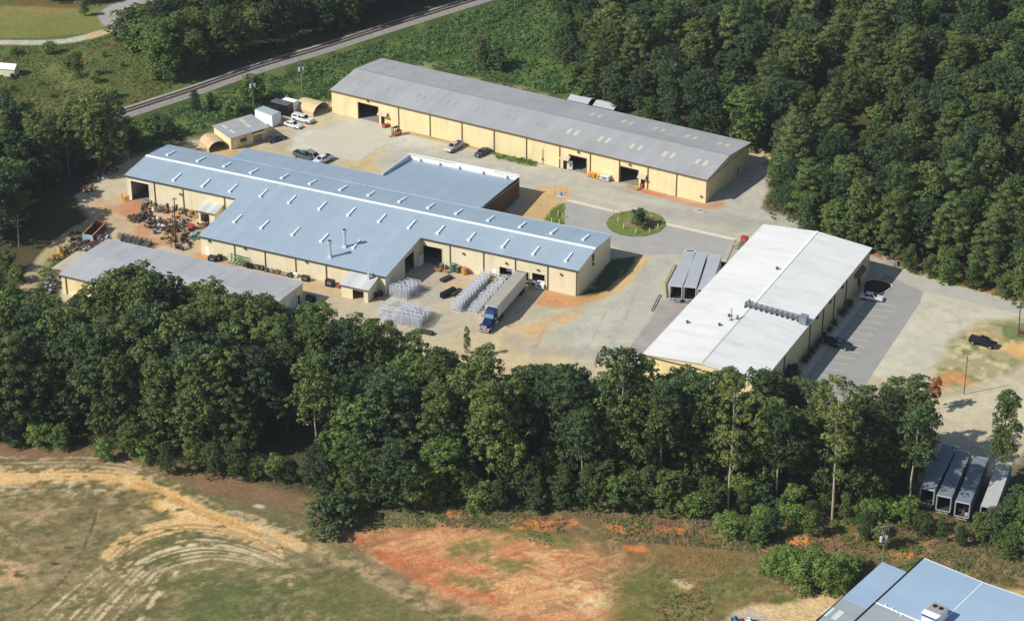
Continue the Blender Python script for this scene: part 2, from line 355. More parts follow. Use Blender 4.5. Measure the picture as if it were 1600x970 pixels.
    for k in range(60):
        u = rt.uniform(480, 1180); v = rt.uniform(215, 560)
        stroke(rt.choice([(150, 144, 130), (214, 204, 176), (170, 150, 118)]), [(u, v), (u+rt.uniform(-8, 8), v+rt.uniform(-2, 2))], rt.uniform(.3, 1.2), .8, .6, .45, 0, False)
    # ---- cleared field at the bottom
    FLD = [(-120, 698), (60, 694), (180, 712), (250, 728), (330, 745), (480, 778), (540, 800), (640, 860), (800, 900), (1000, 1040), (-200, 1200)]
    poly((124, 118, 76), FLD, 3)
    blot((102, 110, 62), FLD, .44, .58, n1, .85); blot((150, 130, 92), FLD, .5, .64, n4, .7); blot((98, 100, 62), FLD, .54, .66, n2, .5); blot((170, 150, 108), FLD, .58, .7, n3, .5)
    # fine straw / green flecks over the whole field, drawn out along the mowing direction
    ca_, sa_ = math.cos(.35), math.sin(.35); U = X*ca_+Y*sa_; V_ = -X*sa_+Y*ca_
    s1 = fbm(U, V_*4.0, 7.0, 4, 51); s2 = fbm(X, Y, 1.1, 3, 61); s3 = fbm(U*1.0, V_*6, 12, 4, 71)
    blot((160, 142, 102), FLD, .52, .66, s1, .55); blot((102, 100, 64), FLD, .5, .64, s3, .5); blot((176, 156, 118), FLD, .60, .72, s2, .5); blot((84, 90, 52), FLD, .58, .72, 1-s2, .5)
    poly((136, 108, 80), [(-60, 697), (100, 695), (200, 712), (330, 742), (480, 775), (470, 800), (380, 790), (260, 745), (160, 722), (-60, 715)], 3, 1.2, .95)
    poly((108, 104, 66), [(300, 770), (420, 790), (520, 815), (500, 850), (420, 840), (330, 800)], 4, 1, .6)
    sand = (226, 188, 130); sand2 = (208, 186, 148)
    MAIN = [(-60, 742), (40, 744), (130, 742), (200, 748), (250, 764), (300, 790), (350, 813), (420, 836), (470, 853)]
    for dv, w_, k, e in ((0, 2.4, .95, .3), (-3, 1.0, .9, 0), (4, .7, .9, 0), (8, 1.6, .8, .42), (-9, 1.2, .85, .4), (-15, .8, .8, .44), (-22, .6, .8, .46), (-28, .9, .7, .46), (15, .7, .7, .46), (21, .5, .7, .48)):
        stroke(sand if abs(dv) < 12 else sand2, [(u, v+dv*(1.0 if u < 250 else .75)) for u, v in MAIN], w_, .7, .35, k, 0, True, e)
    stroke((230, 188, 120), [(225, 758), (260, 776), (300, 797), (345, 817), (400, 838)], 5.5, 2.5, 1.6, .85, 0, True, .34)
    stroke((236, 200, 146), [(240, 768), (290, 800), (350, 826), (430, 850)], 2.2, 1.5, 1, .8, 0, True, .4)
    for o in (-6, 0, 7, 13): stroke((176, 136, 84), [(215+o, 752), (262+o, 776), (310+o, 800), (370+o, 824), (440, 845+o)], .35, .3, .1, .75, 0, True, .38)
    for q, w_, k in ((0, 1.1, .8), (6, .6, .7), (-7, .8, .6), (12, .5, .6), (-14, .5, .5)):
        stroke((196, 168, 126), [(440, 842+q), (500, 862+q), (560, 892+q), (620, 922+q), (700, 952+q), (790, 985+q)], w_, .9, .6, k, 0, True, .43)
    ARC = [(168, 868), (198, 842), (240, 825), (290, 817), (340, 822), (390, 838), (430, 856)]
    for o, w_, e, c in ((-6, .8, .44, sand), (0, 2.2, .36, sand), (6, 1.6, .38, sand), (11, .9, .42, sand), (17, .5, .44, sand2), (26, .5, .42, sand2), (33, 1.1, .4, (222, 206, 158)), (39, .35, .36, (226, 212, 168)), (44, .6, .44, sand2), (50, .35, .4, sand2), (56, .5, .48, sand2), (70, .4, .5, sand2)):
        stroke(c, [(u+o*.75, v+o) for u, v in ARC], w_, .5, .3, .95, 0, True, e)
    for o in (3, 9, 22, 30, 42): stroke((86, 80, 50), [(u+o*.75, v+o) for u, v in ARC], .4, .4, .15, .7, 0, True, .4)
    for n_, o in enumerate((0, 9, 15, 26, 34, 45, 52, 66, 74, 90)):
        stroke(sand2 if n_ % 3 else (222, 200, 152), [(48+o*1.7, 985+o*.1), (92+o*1.5, 942+o*.15), (140+o*1.25, 900+o*.25), (186+o, 862+o*.35)], .35+.5*((n_*7) % 4)/3, .5, .3, .9, 0, True, .43+.02*(n_ % 3))
    for o in range(0, 60, 6): stroke((92, 84, 54), [(60+o*2.6, 975), (120+o*2.2, 925), (180+o*1.6, 880)], .3, .3, .15, .55, 0, True, .45)
    for n_, P in enumerate(([(0, 878), (30, 883), (50, 905)], [(0, 830), (60, 800), (120, 775)], [(400, 850), (450, 905), (560, 940)], [(420, 930), (500, 960), (620, 985)], [(520, 870), (600, 915), (720, 960)], [(540, 905), (640, 945), (700, 965)], [(10, 770), (90, 765), (150, 770)], [(170, 775), (215, 790), (235, 810)], [(-20, 905), (30, 890), (60, 870)])):
        for q in (0, 7, 13): stroke((184, 158, 120), [(u+q, v+q*.6) for u, v in P], .7, .9, .7, .7, 0, True, .46)
    for k in range(16):
        stroke((158, 140, 104) if k % 2 else (88, 92, 56), [(400+k*16, 835+k*7), (520+k*13, 895+k*6), (690+k*9, 985+k*2)], .45, .5, .25, .6, 0, True, .45)
    for k in range(7): stroke((152, 136, 100), [(250+k*6, 985-k*2), (290+k*5, 945-k*4), (345+k*3, 925-k*6), (410, 930-k*7)], .4, .4, .2, .5, 0, True, .47)
    blot((208, 196, 160), [(80, 745), (130, 752), (180, 762), (140, 775), (90, 765)], .5, .62, s2, .9, 3); blot((206, 186, 146), [(390, 815), (440, 825), (430, 850), (380, 840)], .5, .6, s2, .9, 3)
    blot((190, 150, 110), [(180, 780), (215, 785), (205, 800), (170, 792)], .5, .6, s2, .9, 2); blot((206, 168, 118), [(-10, 870), (50, 885), (40, 915), (-10, 905)], .48, .6, s2, .8, 4)
    poly((112, 114, 66), [(470, 905), (540, 890), (600, 925), (660, 975), (540, 990), (480, 950)], 6, 2, .6)
    poly((96, 108, 58), [(290, 940), (340, 915), (400, 925), (380, 985), (280, 990)], 3, 1.5, .6)
    stroke((66, 60, 44), [(154, 766), (152, 790), (145, 820), (133, 850), (118, 880), (95, 910), (62, 940), (40, 955)], .3, .3, .12, .85, 0, True, .33)
    for p, c in (((108, 855), (66, 56, 46)), ((86, 880), (56, 50, 42)), ((30, 898), (90, 70, 50)), ((405, 790), (196, 190, 176))):
        stroke(c, [(p[0]-4, p[1]), (p[0]+4, p[1]+1)], .9, .5, .4, .9, 0, False)
    # clay flat
    SCR = [(500, 785), (640, 795), (760, 790), (1060, 790), (1240, 815), (1440, 800), (1640, 830), (1800, 1000), (1000, 1050), (820, 900), (560, 835)]
    poly((124, 110, 72), SCR, 3); blot((98, 108, 56), SCR, .46, .6, n1, .9); blot((142, 100, 74), SCR, .52, .62, n2, .7); blot((164, 136, 98), SCR, .56, .66, n3, .6)
    RED = [(545, 838), (600, 832), (660, 832), (730, 840), (830, 848), (920, 858), (965, 880), (975, 910), (960, 950), (930, 1000), (820, 1010), (760, 960), (690, 925), (620, 885)]
    poly((214, 158, 112), RED, 9, 4.0); blot((208, 136, 92), RED, .44, .6, n1, .6); blot((222, 178, 124), RED, .54, .68, n2, .6); blot((136, 116, 74), RED, .52, .62, s3, .5); blot((150, 110, 76), RED, .56, .64, n4, .55)
    stroke((202, 108, 70), [(562, 848), (600, 872), (650, 900), (700, 918), (760, 930)], 3.0, 2.5, 1.6, .75, 0, True, .40)
    blot((224, 172, 118), RED, .56, .7, fbm(U, V_*4, 6, 4, 81), .7); blot((178, 104, 66), RED, .56, .7, s2, .55)
    poly((210, 122, 82), [(600, 860), (680, 865), (740, 890), (720, 920), (640, 905)], 8, 3, .35)
    stroke((200, 180, 136), [(556, 850), (600, 885), (660, 918), (740, 948), (820, 985)], 1.6, 2, 1.6, .5, 0, True, .44)
    stroke((120, 108, 84), [(520, 828), (560, 862), (590, 885), (640, 905)], 1.6, 1, .8, .6)
    for P, w_ in (([(718, 862), (740, 858), (758, 865)], 4), ([(790, 880), (815, 882), (830, 890)], 3), ([(705, 900), (735, 910), (750, 918)], 2.5), ([(800, 830), (850, 832), (880, 850)], 5)):
        stroke((110, 118, 64), P, w_, 2.5, 2.4, .75, 0, True, .36)
    rr = random.Random(4)
    for k in range(26):
        a = rr.uniform(820, 960); b = rr.uniform(860, 940); L = rr.uniform(20, 60); q = rr.uniform(-.6, .9)
        stroke((222, 180, 128), [(a, b), (a+L*.5, b+L*q*.35+rr.uniform(-5, 5)), (a+L, b+L*q*.6)], .45, .5, .2, .75)
    for k in range(14):
        a = rr.uniform(890, 950); b = rr.uniform(905, 950); stroke((226, 200, 150), [(a, b), (a+rr.uniform(-22, 22), b+rr.uniform(-16, 16))], .5, .5, .2, .85, 0, False)
    for o in (0, 9): stroke((200, 160, 112), [(1018+o, 855), (1006+o, 880), (985+o, 893), (960+o, 905), (930+o, 900)], .5, .5, .2, .7)
    for o in (0, 10): stroke((196, 160, 110), [(952+o, 838), (956+o, 870), (975+o, 895)], .5, .5, .2, .6)
    poly((112, 116, 58), [(960, 900), (1060, 880), (1200, 870), (1180, 935), (1100, 960), (1000, 990), (960, 960)], 5, 2, .8)
    blot((146, 112, 78), [(960, 900), (1060, 880), (1200, 870), (1180, 935), (1100, 960), (1000, 990)], .5, .62, n2, .6); blot((150, 136, 84), [(960, 890), (1200, 860), (1180, 935), (1000, 990)], .5, .64, s2, .6); blot((88, 100, 54), [(960, 890), (1200, 860), (1180, 935), (1000, 990)], .52, .66, 1-s2, .5)
    poly((136, 112, 66), [(1000, 850), (1160, 850), (1200, 880), (1060, 890), (990, 870)], 4, 2, .7)
    stroke((218, 190, 140), [(1058, 905), (1070, 912)], 1.4, 1, .9, .8, 0, False)
    poly((218, 188, 140), [(1120, 985), (1140, 958), (1180, 945), (1240, 938), (1320, 918), (1290, 985)], 2, 1.5, .95)
    poly((176, 172, 160), [(1130, 985), (1140, 962), (1175, 952), (1200, 962), (1205, 985)], 2, 1, .8)
    for P, w_ in (([(800, 812), (830, 817), (868, 816)], 1.8), ([(885, 817), (910, 818)], 1.5), ([(955, 822), (985, 826), (1018, 828)], 2.6), ([(1025, 824), (1070, 826)], 1.4), ([(660, 790), (700, 800)], 2.2), ([(1228, 842), (1260, 846)], 1.5), ([(1380, 864), (1450, 866)], 1.6), ([(800, 824), (870, 826)], 1.2), ([(980, 852), (1010, 856)], 1.5), ([(1240, 780), (1260, 790)], 2)):
        stroke((216, 138, 76), P, w_, 1.2, 1.5, .9, 0, True, .38)
    poly((206, 176, 120), [(1560, 912), (1640, 925), (1640, 945), (1580, 930)], 2, 1)
    # bare strip inside the left belt
    poly((176, 100, 72), [(455, 628), (500, 620), (520, 632), (470, 640)], 1.5, 1, .8)
    # fine value variation
    v = 1+.22*(n3-.5)*2*.6+.14*(n2-.5)*2; C *= v[:, None]; C = np.clip(C, 0, .9)
    me = bpy.data.meshes.new('ground')
    i = np.arange(nx*ny).reshape(ny, nx); F = np.stack([i[:-1, :-1], i[:-1, 1:], i[1:, 1:], i[1:, :-1]], -1).reshape(-1, 4)
    me.vertices.add(len(X)); me.vertices.foreach_set('co', np.stack([X, Y, Z], 1).astype(np.float32).ravel())
    me.loops.add(F.size); me.loops.foreach_set('vertex_index', F.ravel().astype(np.int32))
    me.polygons.add(len(F)); me.polygons.foreach_set('loop_start', np.arange(0, F.size, 4, dtype=np.int32)); me.polygons.foreach_set('loop_total', np.full(len(F), 4, np.int32))
    me.update(calc_edges=True)
    ca = me.color_attributes.new('soil', 'FLOAT_COLOR', 'POINT'); ca.data.foreach_set('color', np.concatenate([C, AMP[:, None]], 1).astype(np.float32).ravel())
    me.polygons.foreach_set('use_smooth', [True]*len(F))
    m = bpy.data.materials.new('soil_and_grass'); m.use_nodes = True; N = m.node_tree.nodes; Lk = m.node_tree.links; p = N["Principled BSDF"]
    p.inputs["Roughness"].default_value = .95; p.inputs["Specular IOR Level"].default_value = .15
    at_ = N.new("ShaderNodeAttribute"); at_.attribute_name = 'soil'; tc = N.new("ShaderNodeTexCoord")
    a = N.new("ShaderNodeTexNoise"); a.inputs["Scale"].default_value = 1.1; a.inputs["Detail"].default_value = 9; a.inputs["Roughness"].default_value = .8; Lk.new(tc.outputs["Object"], a.inputs["Vector"])
    mr = N.new("ShaderNodeMapRange"); mr.inputs[1].default_value = .3; mr.inputs[2].default_value = .7; mr.inputs[3].default_value = -.34; mr.inputs[4].default_value = .34; Lk.new(a.outputs["Fac"], mr.inputs[0]); ml = N.new('ShaderNodeMath'); ml.operation = 'MULTIPLY_ADD'; ml.inputs[2].default_value = 1; Lk.new(mr.outputs[0], ml.inputs[0]); Lk.new(at_.outputs['Alpha'], ml.inputs[1]); mr = ml
    a2 = N.new('ShaderNodeTexNoise'); a2.inputs['Scale'].default_value = 3.4; a2.inputs['Detail'].default_value = 3; Lk.new(tc.outputs['Object'], a2.inputs['Vector'])
    m4 = N.new('ShaderNodeMapRange'); m4.inputs[1].default_value = .3; m4.inputs[2].default_value = .7; m4.inputs[3].default_value = .74; m4.inputs[4].default_value = 1.26; Lk.new(a2.outputs['Fac'], m4.inputs[0])
    mq = N.new('ShaderNodeMath'); mq.operation = 'POWER'; Lk.new(m4.outputs[0], mq.inputs[0]); Lk.new(at_.outputs['Alpha'], mq.inputs[1]); mz = N.new('ShaderNodeMath'); mz.operation = 'MULTIPLY'; Lk.new(mr.outputs[0], mz.inputs[0]); Lk.new(mq.outputs[0], mz.inputs[1]); mr = mz
    s2 = N.new("ShaderNodeVectorMath"); s2.operation = 'SCALE'; Lk.new(at_.outputs["Color"], s2.inputs[0]); Lk.new(mr.outputs[0], s2.inputs["Scale"]); Lk.new(s2.outputs[0], p.inputs["Base Color"])
    b = N.new("ShaderNodeBump"); b.inputs["Strength"].default_value = .5; b.inputs["Distance"].default_value = .15; Lk.new(at_.outputs['Alpha'], b.inputs['Strength']); Lk.new(a.outputs["Fac"], b.inputs["Height"]); Lk.new(b.outputs[0], p.inputs["Normal"])
    me.materials.append(m); o = bpy.data.objects.new('ground', me); COL.objects.link(o); o['kind'] = 'structure'
    return o
ground()

def sheet(name, P, m, z=.004, n=6, jit=.12, smooth=True, close=True, world=False):
    W_ = np.array(P, float) if world else wpts(P); Q = []
    rr = random.Random(len(P))
    K = len(W_)
    for i in range(K):
        a = W_[i]; b = W_[(i+1) % K]; L = np.hypot(*(b-a)); k = max(1, int(L/1.2))
        d = (b-a)/max(L, 1e-6)
        for j in range(k):
            q = a+(b-a)*j/k+np.array([-d[1], d[0]])*rr.uniform(-jit, jit); Q.append((q[0], q[1], z))
    mb = MB(); mb.poly(Q, m); o = mb.build(name); o['kind'] = 'structure'
    bm = None
    return o
M_asph = mat('worn_asphalt', alb(172, 169, 162), .9, 0, .09, .25, .15)
M_asph2 = mat('dark_asphalt', alb(160, 158, 153), .9, 0, .08, .3, .15)
M_gray = mat('grey_gravel_lane', alb(184, 182, 170), .95, 0, .08, .3, .15)
M_conc = mat('concrete', alb(196, 190, 172), .85, 0, .12, .5, .2)
M_concl = mat('pale_concrete', alb(222, 214, 192), .85, 0, .1, .8, .1)
M_ball = mat('railway_ballast', alb(158, 152, 146), .95, 0, .25, 1.4, .6)
M_paint = mat('road_paint', alb(206, 202, 186), .8, 0, .2, 2.0)
M_grass = mat('mown_grass', alb(112, 126, 62), .95, 0, .25, .9, .5)
# asphalt turning loop round the island
sheet('driveway', [(884, 314), (935, 325), (975, 332), (1035, 348), (1095, 362), (1146, 373), (1180, 392), (1150, 408), (1080, 398), (1020, 398), (975, 392), (952, 378), (940, 369), (890, 356), (882, 350), (883, 330)], M_asph, .004, jit=.35)
sheet('parking_lot', [(1383, 428), (1400, 436), (1443, 456), (1436, 475), (1362, 586), (1330, 640), (1205, 640), (1240, 600), (1340, 470), (1348, 458)], M_asph2, .006, jit=.05)
sheet('road', [(1350, 405), (1380, 410), (1402, 422), (1520, 455), (1640, 487), (1640, 502), (1500, 468), (1443, 456), (1400, 436), (1383, 428), (1345, 440)], M_gray, .008, jit=.15)
sheet('dock_apron', [(1034, 468), (1100, 470), (1070, 520), (1010, 600), (950, 600), (985, 540), (1016, 500)], mat('stained_dock_concrete', alb(162, 156, 150), .9, 0, .2, .22, .1), .005, jit=.06)
sheet('concrete_pad', [(560, 184), (592, 189), (640, 204), (600, 226), (560, 252), (500, 240), (470, 215)], mat('yard_slab', alb(206, 200, 178), .9, 0, .06, .2, .05), .004, jit=.05)
sheet('concrete_gutter', [(886, 311), (972, 331.5), (970, 334.5), (885, 314.5)], M_concl, .012, jit=.02)
sheet('concrete_gutter', [(1036, 347), (1150, 372.5), (1147, 376), (1034, 350.5)], M_concl, .012, jit=.02)
# island: raised kerbless disc of grass
def ellipse(c, rx, ry, n=40): return [(c[0]+rx*math.cos(2*math.pi*k/n), c[1]+ry*math.sin(2*math.pi*k/n)) for k in range(n)]
sheet('traffic_island', ellipse((994, 349.5), 46.5, 20.5), M_grass, .06, jit=.1)
sheet('island_soil', ellipse((1000, 348), 30, 9.5, 24), mat('island_soil', alb(140, 126, 84), .95, 0, .3, 1.2, .4), .064, jit=.25)
# kerbed planting bed and walk beside the brick end of the main building
sheet('walkway', [(803, 306), (822, 303), (826, 309), (820, 318), (800, 334), (790, 330), (806, 318)], M_conc, .01, jit=.02)
# parking bay lines
C0 = Fr(25.7, 386.89, -27.1)
def strip(mb, p, q, wd, z, m):
    p = Vector((p[0], p[1], 0)); q = Vector((q[0], q[1], 0)); d = (q-p).normalized(); n = Vector((-d.y, d.x, 0))*wd/2
    mb.poly([(*(p-n).xy, z), (*(q-n).xy, z), (*(q+n).xy, z), (*(p+n).xy, z)], m)
mb = MB()
for k in range(18):
    w_ = 51.5-2.75*k
    p = C0.W(27.6, w_); q = C0.W(33.6, w_+1.0); strip(mb, p, q, .16, .012, M_paint)
o = mb.build('parking_bay_lines'); o['kind'] = 'structure'
# walk along the white-roofed building
mb = MB(); mb.box(25.95, 27.4, 2, 51.5, 0, .14, M_conc); sw = mb.build('sidewalk'); sw.location = (C0.x, C0.y, 0); sw.rotation_euler = (0, 0, C0.t); sw['kind'] = 'structure'
# kerbed bed at the head of the parking lot
mb = MB(); r_ = C0
bedp = [(1349, 450), (1352, 440), (1366, 437), (1385, 441), (1393, 446), (1392, 451), (1378, 458), (1366, 462), (1350, 462)]
Wp = wpts(bedp); Ws = spline(np.vstack([Wp, Wp[:1]]), 5)
for i in range(len(Ws)-1):
    a = Vector((*Ws[i], 0)); b = Vector((*Ws[i+1], 0)); d = (b-a).normalized(); n = Vector((-d.y, d.x, 0))*.12
    mb.hexa([a-n, b-n, b+n, a+n], [p+Vector((0, 0, .15)) for p in (a-n, b-n, b+n, a+n)], M_concl)
o = mb.build('kerb'); o['kind'] = 'structure'
sheet('planting_bed', bedp, mat('dark_mulch', alb(60, 50, 40), .95, 0, .3, 1.5, .6), .03, jit=.02)
# railway
RL = wpts([(40, 225), (175, 183), (300, 142.5), (400, 107.5), (500, 77.5), (625, 37.5), (762, -5), (860, -36)]); RL = spline(RL, 6)
mb = MB()
def ribbon(mb, P, off0, off1, z0, z1, m):
    n = len(P); L_ = []; R_ = []
    for i in range(n):
        d = P[min(i+1, n-1)]-P[max(i-1, 0)]; d = d/np.hypot(*d); nn = np.array([-d[1], d[0]]); L_.append((*(P[i]+nn*off0), z0)); R_.append((*(P[i]+nn*off1), z1))
    for i in range(n-1): mb.poly([L_[i], R_[i], R_[i+1], L_[i+1]], m)
ribbon(mb, RL, 3.1, 1.8, .02, .4, M_ball); ribbon(mb, RL, 1.8, -1.8, .4, .4, M_ball); ribbon(mb, RL, -1.8, -3.2, .4, .02, M_ball)
o = mb.build('railway_ballast'); o['kind'] = 'structure'
trk = tag(empty('railway_track'), 'single railway track on pale ballast running diagonally behind the yard', 'railway track')
M_rail = mat('rusty_rail', alb(70, 58, 52), .6, .4, .15, 1); M_tie = mat('creosoted_tie', alb(92, 82, 74), .9, 0, .3, .6)
mb = MB()
cum = np.concatenate([[0], np.cumsum(np.hypot(*(RL[1:]-RL[:-1]).T))])
def alongRL(s): return np.array([np.interp(s, cum, RL[:, 0]), np.interp(s, cum, RL[:, 1])])
s_ = 1.0
while s_ < cum[-1]-1:
    p = alongRL(s_); q = alongRL(s_+.3); d = (q-p)/np.hypot(*(q-p)); n = np.array([-d[1], d[0]])
    c = [p-d*.12+n*1.3, p-d*.12-n*1.3, p+d*.12-n*1.3, p+d*.12+n*1.3]
    mb.hexa([(*x, .38) for x in c], [(*x, .47) for x in c], M_tie); s_ += .56
o = mb.build('tie', None, trk); o['kind'] = 'stuff'
for sg in (-.74, .74):
    mb = MB(); ribbon(mb, RL, sg+.09, sg-.09, .6, .6, M_rail); ribbon(mb, RL, sg+.09, sg+.09, .47, .6, M_rail); ribbon(mb, RL, sg-.09, sg-.09, .47, .6, M_rail); mb.build('rail', None, trk)
# ------------------------------------------------------------------ buildings
M_CREAM = siding_mat('cream_siding', alb(231, 220, 188, .87), .3, .55, .04, .1, 'XY', .3, .025, dirt=(alb(196, 176, 140), .5, .35))
M_CREAM2 = siding_mat('yellow_siding', alb(235, 219, 170, .86), .3, .55, .05, .1, 'XY', .3, .03, dirt=(alb(206, 184, 136), .4, .4))
M_TRIM = mat('brown_trim', alb(120, 96, 66), .6, .2, .1, 1)
M_TRIMD = mat('dark_gutter', alb(84, 76, 66), .6, .3, .1, 1)
M_BLUE = siding_mat('blue_steel_roof', alb(162, 182, 197, .84), .61, .5, .05, .1, 'X', .15, .06, .3, .05, dirt=(alb(176, 182, 190), .16, .4))
M_BLUER = mat('blue_roof_rib', alb(194, 206, 216, .88), .45, .05, .06, .3)  # lighter than the sheet: the rib highlight is put into the colour
M_GREYR = siding_mat('grey_steel_roof', alb(175, 177, 177, .8), .45, .6, .06, .08, 'X', .1, .04, .25, .05, dirt=(alb(150, 138, 118), .12, .35))
M_GREYR2 = siding_mat('dull_grey_roof', alb(180, 182, 184, .8), .6, .6, .06, .08, 'X', .12, .04, .25, .0, dirt=(alb(170, 166, 158), .1, .4))
M_WHITE = mat('white_paint', alb(238, 238, 236, .95), .5, 0, .04, .5)
M_WHITEV = mat('vent_white', alb(236, 238, 240, .9), .45, 0, .05, .7)
M_BRICK = mat('brown_brick', alb(118, 86, 68), .9, 0, .25, .9, .3)
M_GALV = mat('galvanised_steel', alb(206, 212, 218, .9), .4, .35, .12, 2.0)
M_STEEL = mat('weathered_steel', alb(150, 152, 150), .5, .5, .2, 1.5)
M_BLACK = mat('black_paint', alb(30, 30, 34), .45, 0, .15, 2)
M_GLASS = mat('dark_glass', alb(26, 32, 40), .12, 0, .05, 1, spec=.6)
M_FLOOR = mat('shop_floor', alb(150, 146, 136), .8, 0, .15, .5)
M_SKYL = mat('skylight_panel', alb(216, 208, 184), .5, 0, .1, 2)
M_SKYD = mat('dirty_skylight', alb(166, 165, 158), .6, 0, .12, 2)
M_LAMP = mat('lamp_housing', alb(110, 90, 70), .6, .3, .1, 2)
M_RED = mat('red_paint', alb(186, 60, 48), .5, 0, .15, 2); M_RUST = mat('rusted_steel', alb(124, 86, 66), .85, .1, .35, 2.5)
M_ORANGE = mat('orange_paint', alb(228, 150, 60), .6, 0, .12, 2); M_YEL = mat('yellow_paint', alb(226, 190, 80), .6, 0, .15, 2)
M_GREEN = mat('green_paint', alb(70, 130, 104), .6, 0, .15, 2); M_BLUEP = mat('blue_paint', alb(50, 120, 190), .5, 0, .12, 2)
M_WOOD = mat('raw_timber', alb(196, 160, 104), .85, 0, .2, 2)
M_TAN = siding_mat('tan_sheet', alb(214, 188, 148), .4, .6, .1, .4, 'X', .5, .08, dirt=(alb(196, 132, 84), .5, .5))

def downspouts(F, us, w_, h, root, v0=300, sign=-1):
    for u in us:
        a, z = F.front(u, v0, w_); mb = MB(); mb.box(a-.09, a+.09, w_+sign*.16, w_+sign*.02, 0, h, M_TRIM); mb.build('downspout', None, root)
def lamp(F, u, v, w_, root, side=None):
    a, z = F.front(u, v, w_); mb = MB(); mb.box(a-.2, a+.2, w_-.32, w_-.01, z-.16, z+.14, M_LAMP); mb.taper(a-.28, a+.28, w_-.45, w_-.05, z+.14, z+.22, .08, .05, M_LAMP); mb.build('wall_lamp', None, root)
def opening(F, u0, v0, u1, v1, w_=0.0, z0=None):
    a, z = F.front(u0, v0, w_); b, y = F.front(u1, v1, w_); return (a, b, 0.0 if z0 is None else z0, (z+y)/2)
def door_frame(mb, op, w_, m, s=.14):
    a, b, z0, z1 = op
    mb.box(a-s, a, w_-.05, w_-.003, z0, z1+s, m); mb.box(b, b+s, w_-.05, w_-.003, z0, z1+s, m); mb.box(a, b, w_-.05, w_-.003, z1, z1+s, m)

# ---- long warehouse
Wf = Fr(-44.14, 518.08, -30.13); WL, WW, WH, WR = 101.6, 22.82, 5.92, 1.36
r = Wf.root('long_warehouse'); tag(r, 'long yellow metal warehouse with grey ribbed gable roof and skylights behind the yard', 'warehouse')
ops = [opening(Wf, 559.5, 160.5, 590.5, 167.5), opening(Wf, 889.5, 242.5, 916, 248), opening(Wf, 969, 260.5, 997, 266)]
mb = MB(); wall(mb, (0, 0), (1, 0), WL, [(0, WH), (WL, WH)], ops, m=M_CREAM2); mb.build('wall', None, r)
mb = MB(); wall(mb, (WL, 0), (0, 1), WW, [(0, WH), (WW/2, WH+WR), (WW, WH)], [(WW-6, WW-5, 0, 2.1)], m=M_CREAM2); mb.build('wall', None, r)
mb = MB(); wall(mb, (WL, WW), (-1, 0), WL, [(0, WH), (WL, WH)], m=M_CREAM2); mb.build('wall', None, r); mb = MB(); wall(mb, (0, WW), (0, -1), WW, [(0, WH), (WW/2, WH+WR), (WW, WH)], m=M_CREAM2); mb.build('wall', None, r)
mb = MB(); e = .35
slab(mb, [(-e, -e, WH+.1), (WL+e, -e, WH+.1), (WL+e, WW/2, WH+WR+.16), (-e, WW/2, WH+WR+.16)]); slab(mb, [(-e, WW/2, WH+WR+.16), (WL+e, WW/2, WH+WR+.16), (WL+e, WW+e, WH+.1), (-e, WW+e, WH+.1)])
rf = mb.build('roof', M_GREYR, r)
mb = MB(); mb.box(-e, WL+e, WW/2-.25, WW/2+.25, WH+WR+.17, WH+WR+.2, mat('ridge_cap', alb(172, 174, 176), .5, .3, .05, 1)); mb.build('ridge_cap', None, rf)
mb = MB(); mb.box(-e, WL+e, -e-.16, -e-.003, WH-.12, WH+.09, M_TRIM); mb.box(WL+e+.003, WL+e+.06, -e, WW+e, WH-.25, WH-.12, M_TRIM); mb.build('gutter', None, r)
mb = MB(); mb.box(.3, WL-.3, .3, WW-.3, .02, .05, M_FLOOR); mb.build('floor', None, r)
rnd = random.Random(2)
for i in range(12):
    for sl in (0, 1):
        for j in (0, 1):
            a = 4.2+i*8.35+j*2.0; w_ = 4.8 if sl == 0 else WW-6.4; z = lambda q: (WH+.1+(WR+.06)*(q+e)/(WW/2+e) if sl == 0 else WH+.1+(WR+.06)*(WW+e-q)/(WW/2+e))+.012
            if a+1 > WL: continue
            wd = .8; ln = 2.3; mb = MB(); mb.poly([(a, w_, z(w_)), (a+wd, w_, z(w_)), (a+wd, w_+ln, z(w_+ln)), (a, w_+ln, z(w_+ln))], M_SKYL if a > 62+rnd.uniform(-4, 4) else M_SKYD); mb.build('skylight', None, rf)
for op in ops:
    mb = MB(); door_frame(mb, op, 0, M_TRIM, .16); mb.build('door_frame', None, r)
downspouts(Wf, [520, 626, 674, 723, 772.5, 822.5, 874, 921.5, 967, 1011.5, 1056.5], 0, WH, r)
for u, v in ((575, 158), (904, 238), (984.5, 257.5), (1096, 307)): lamp(Wf, u, v, 0, r)
a, z = Wf.front(848, 245, 0)
mb = MB(); mb.bar((a, -.25, 0), (a, -.25, 3.9), .07, M_STEEL, 6); mb.box(a-.15, a+.15, -.35, -.05, 1.0, 1.5, M_STEEL); mb.build('conduit', None, r)
# door hoods with their small doors
for u0, v0, u1, v1 in ((594, 196, 606, 199), (878, 263, 890, 266), (999, 292, 1009, 294)):
    a, _ = Wf.front(u0, v0, 0); b, _ = Wf.front(u1, v1, 0); mb = MB()
    mb.hexa([(a-.2, -1.1, 2.7), (b+.2, -1.1, 2.7), (b+.2, 0-.003, 3.5), (a-.2, -.003, 3.5)], [(a-.2, -1.1, 2.78), (b+.2, -1.1, 2.78), (b+.2, -.003, 3.58), (a-.2, -.003, 3.58)], mat('hood_sheet', alb(206, 182, 160), .6, 0, .1, 1))
    mb.poly([(b+.2, -1.1, 2.7), (b+.2, -.01, 2.7), (b+.2, -.01, 3.5)], M_TRIM); hd = mb.build('door_hood', None, r)
    mb = MB(); mb.box(a+.35, a+1.3, -.07, -.01, 0, 2.1, M_BLACK); mb.build('door', None, r)

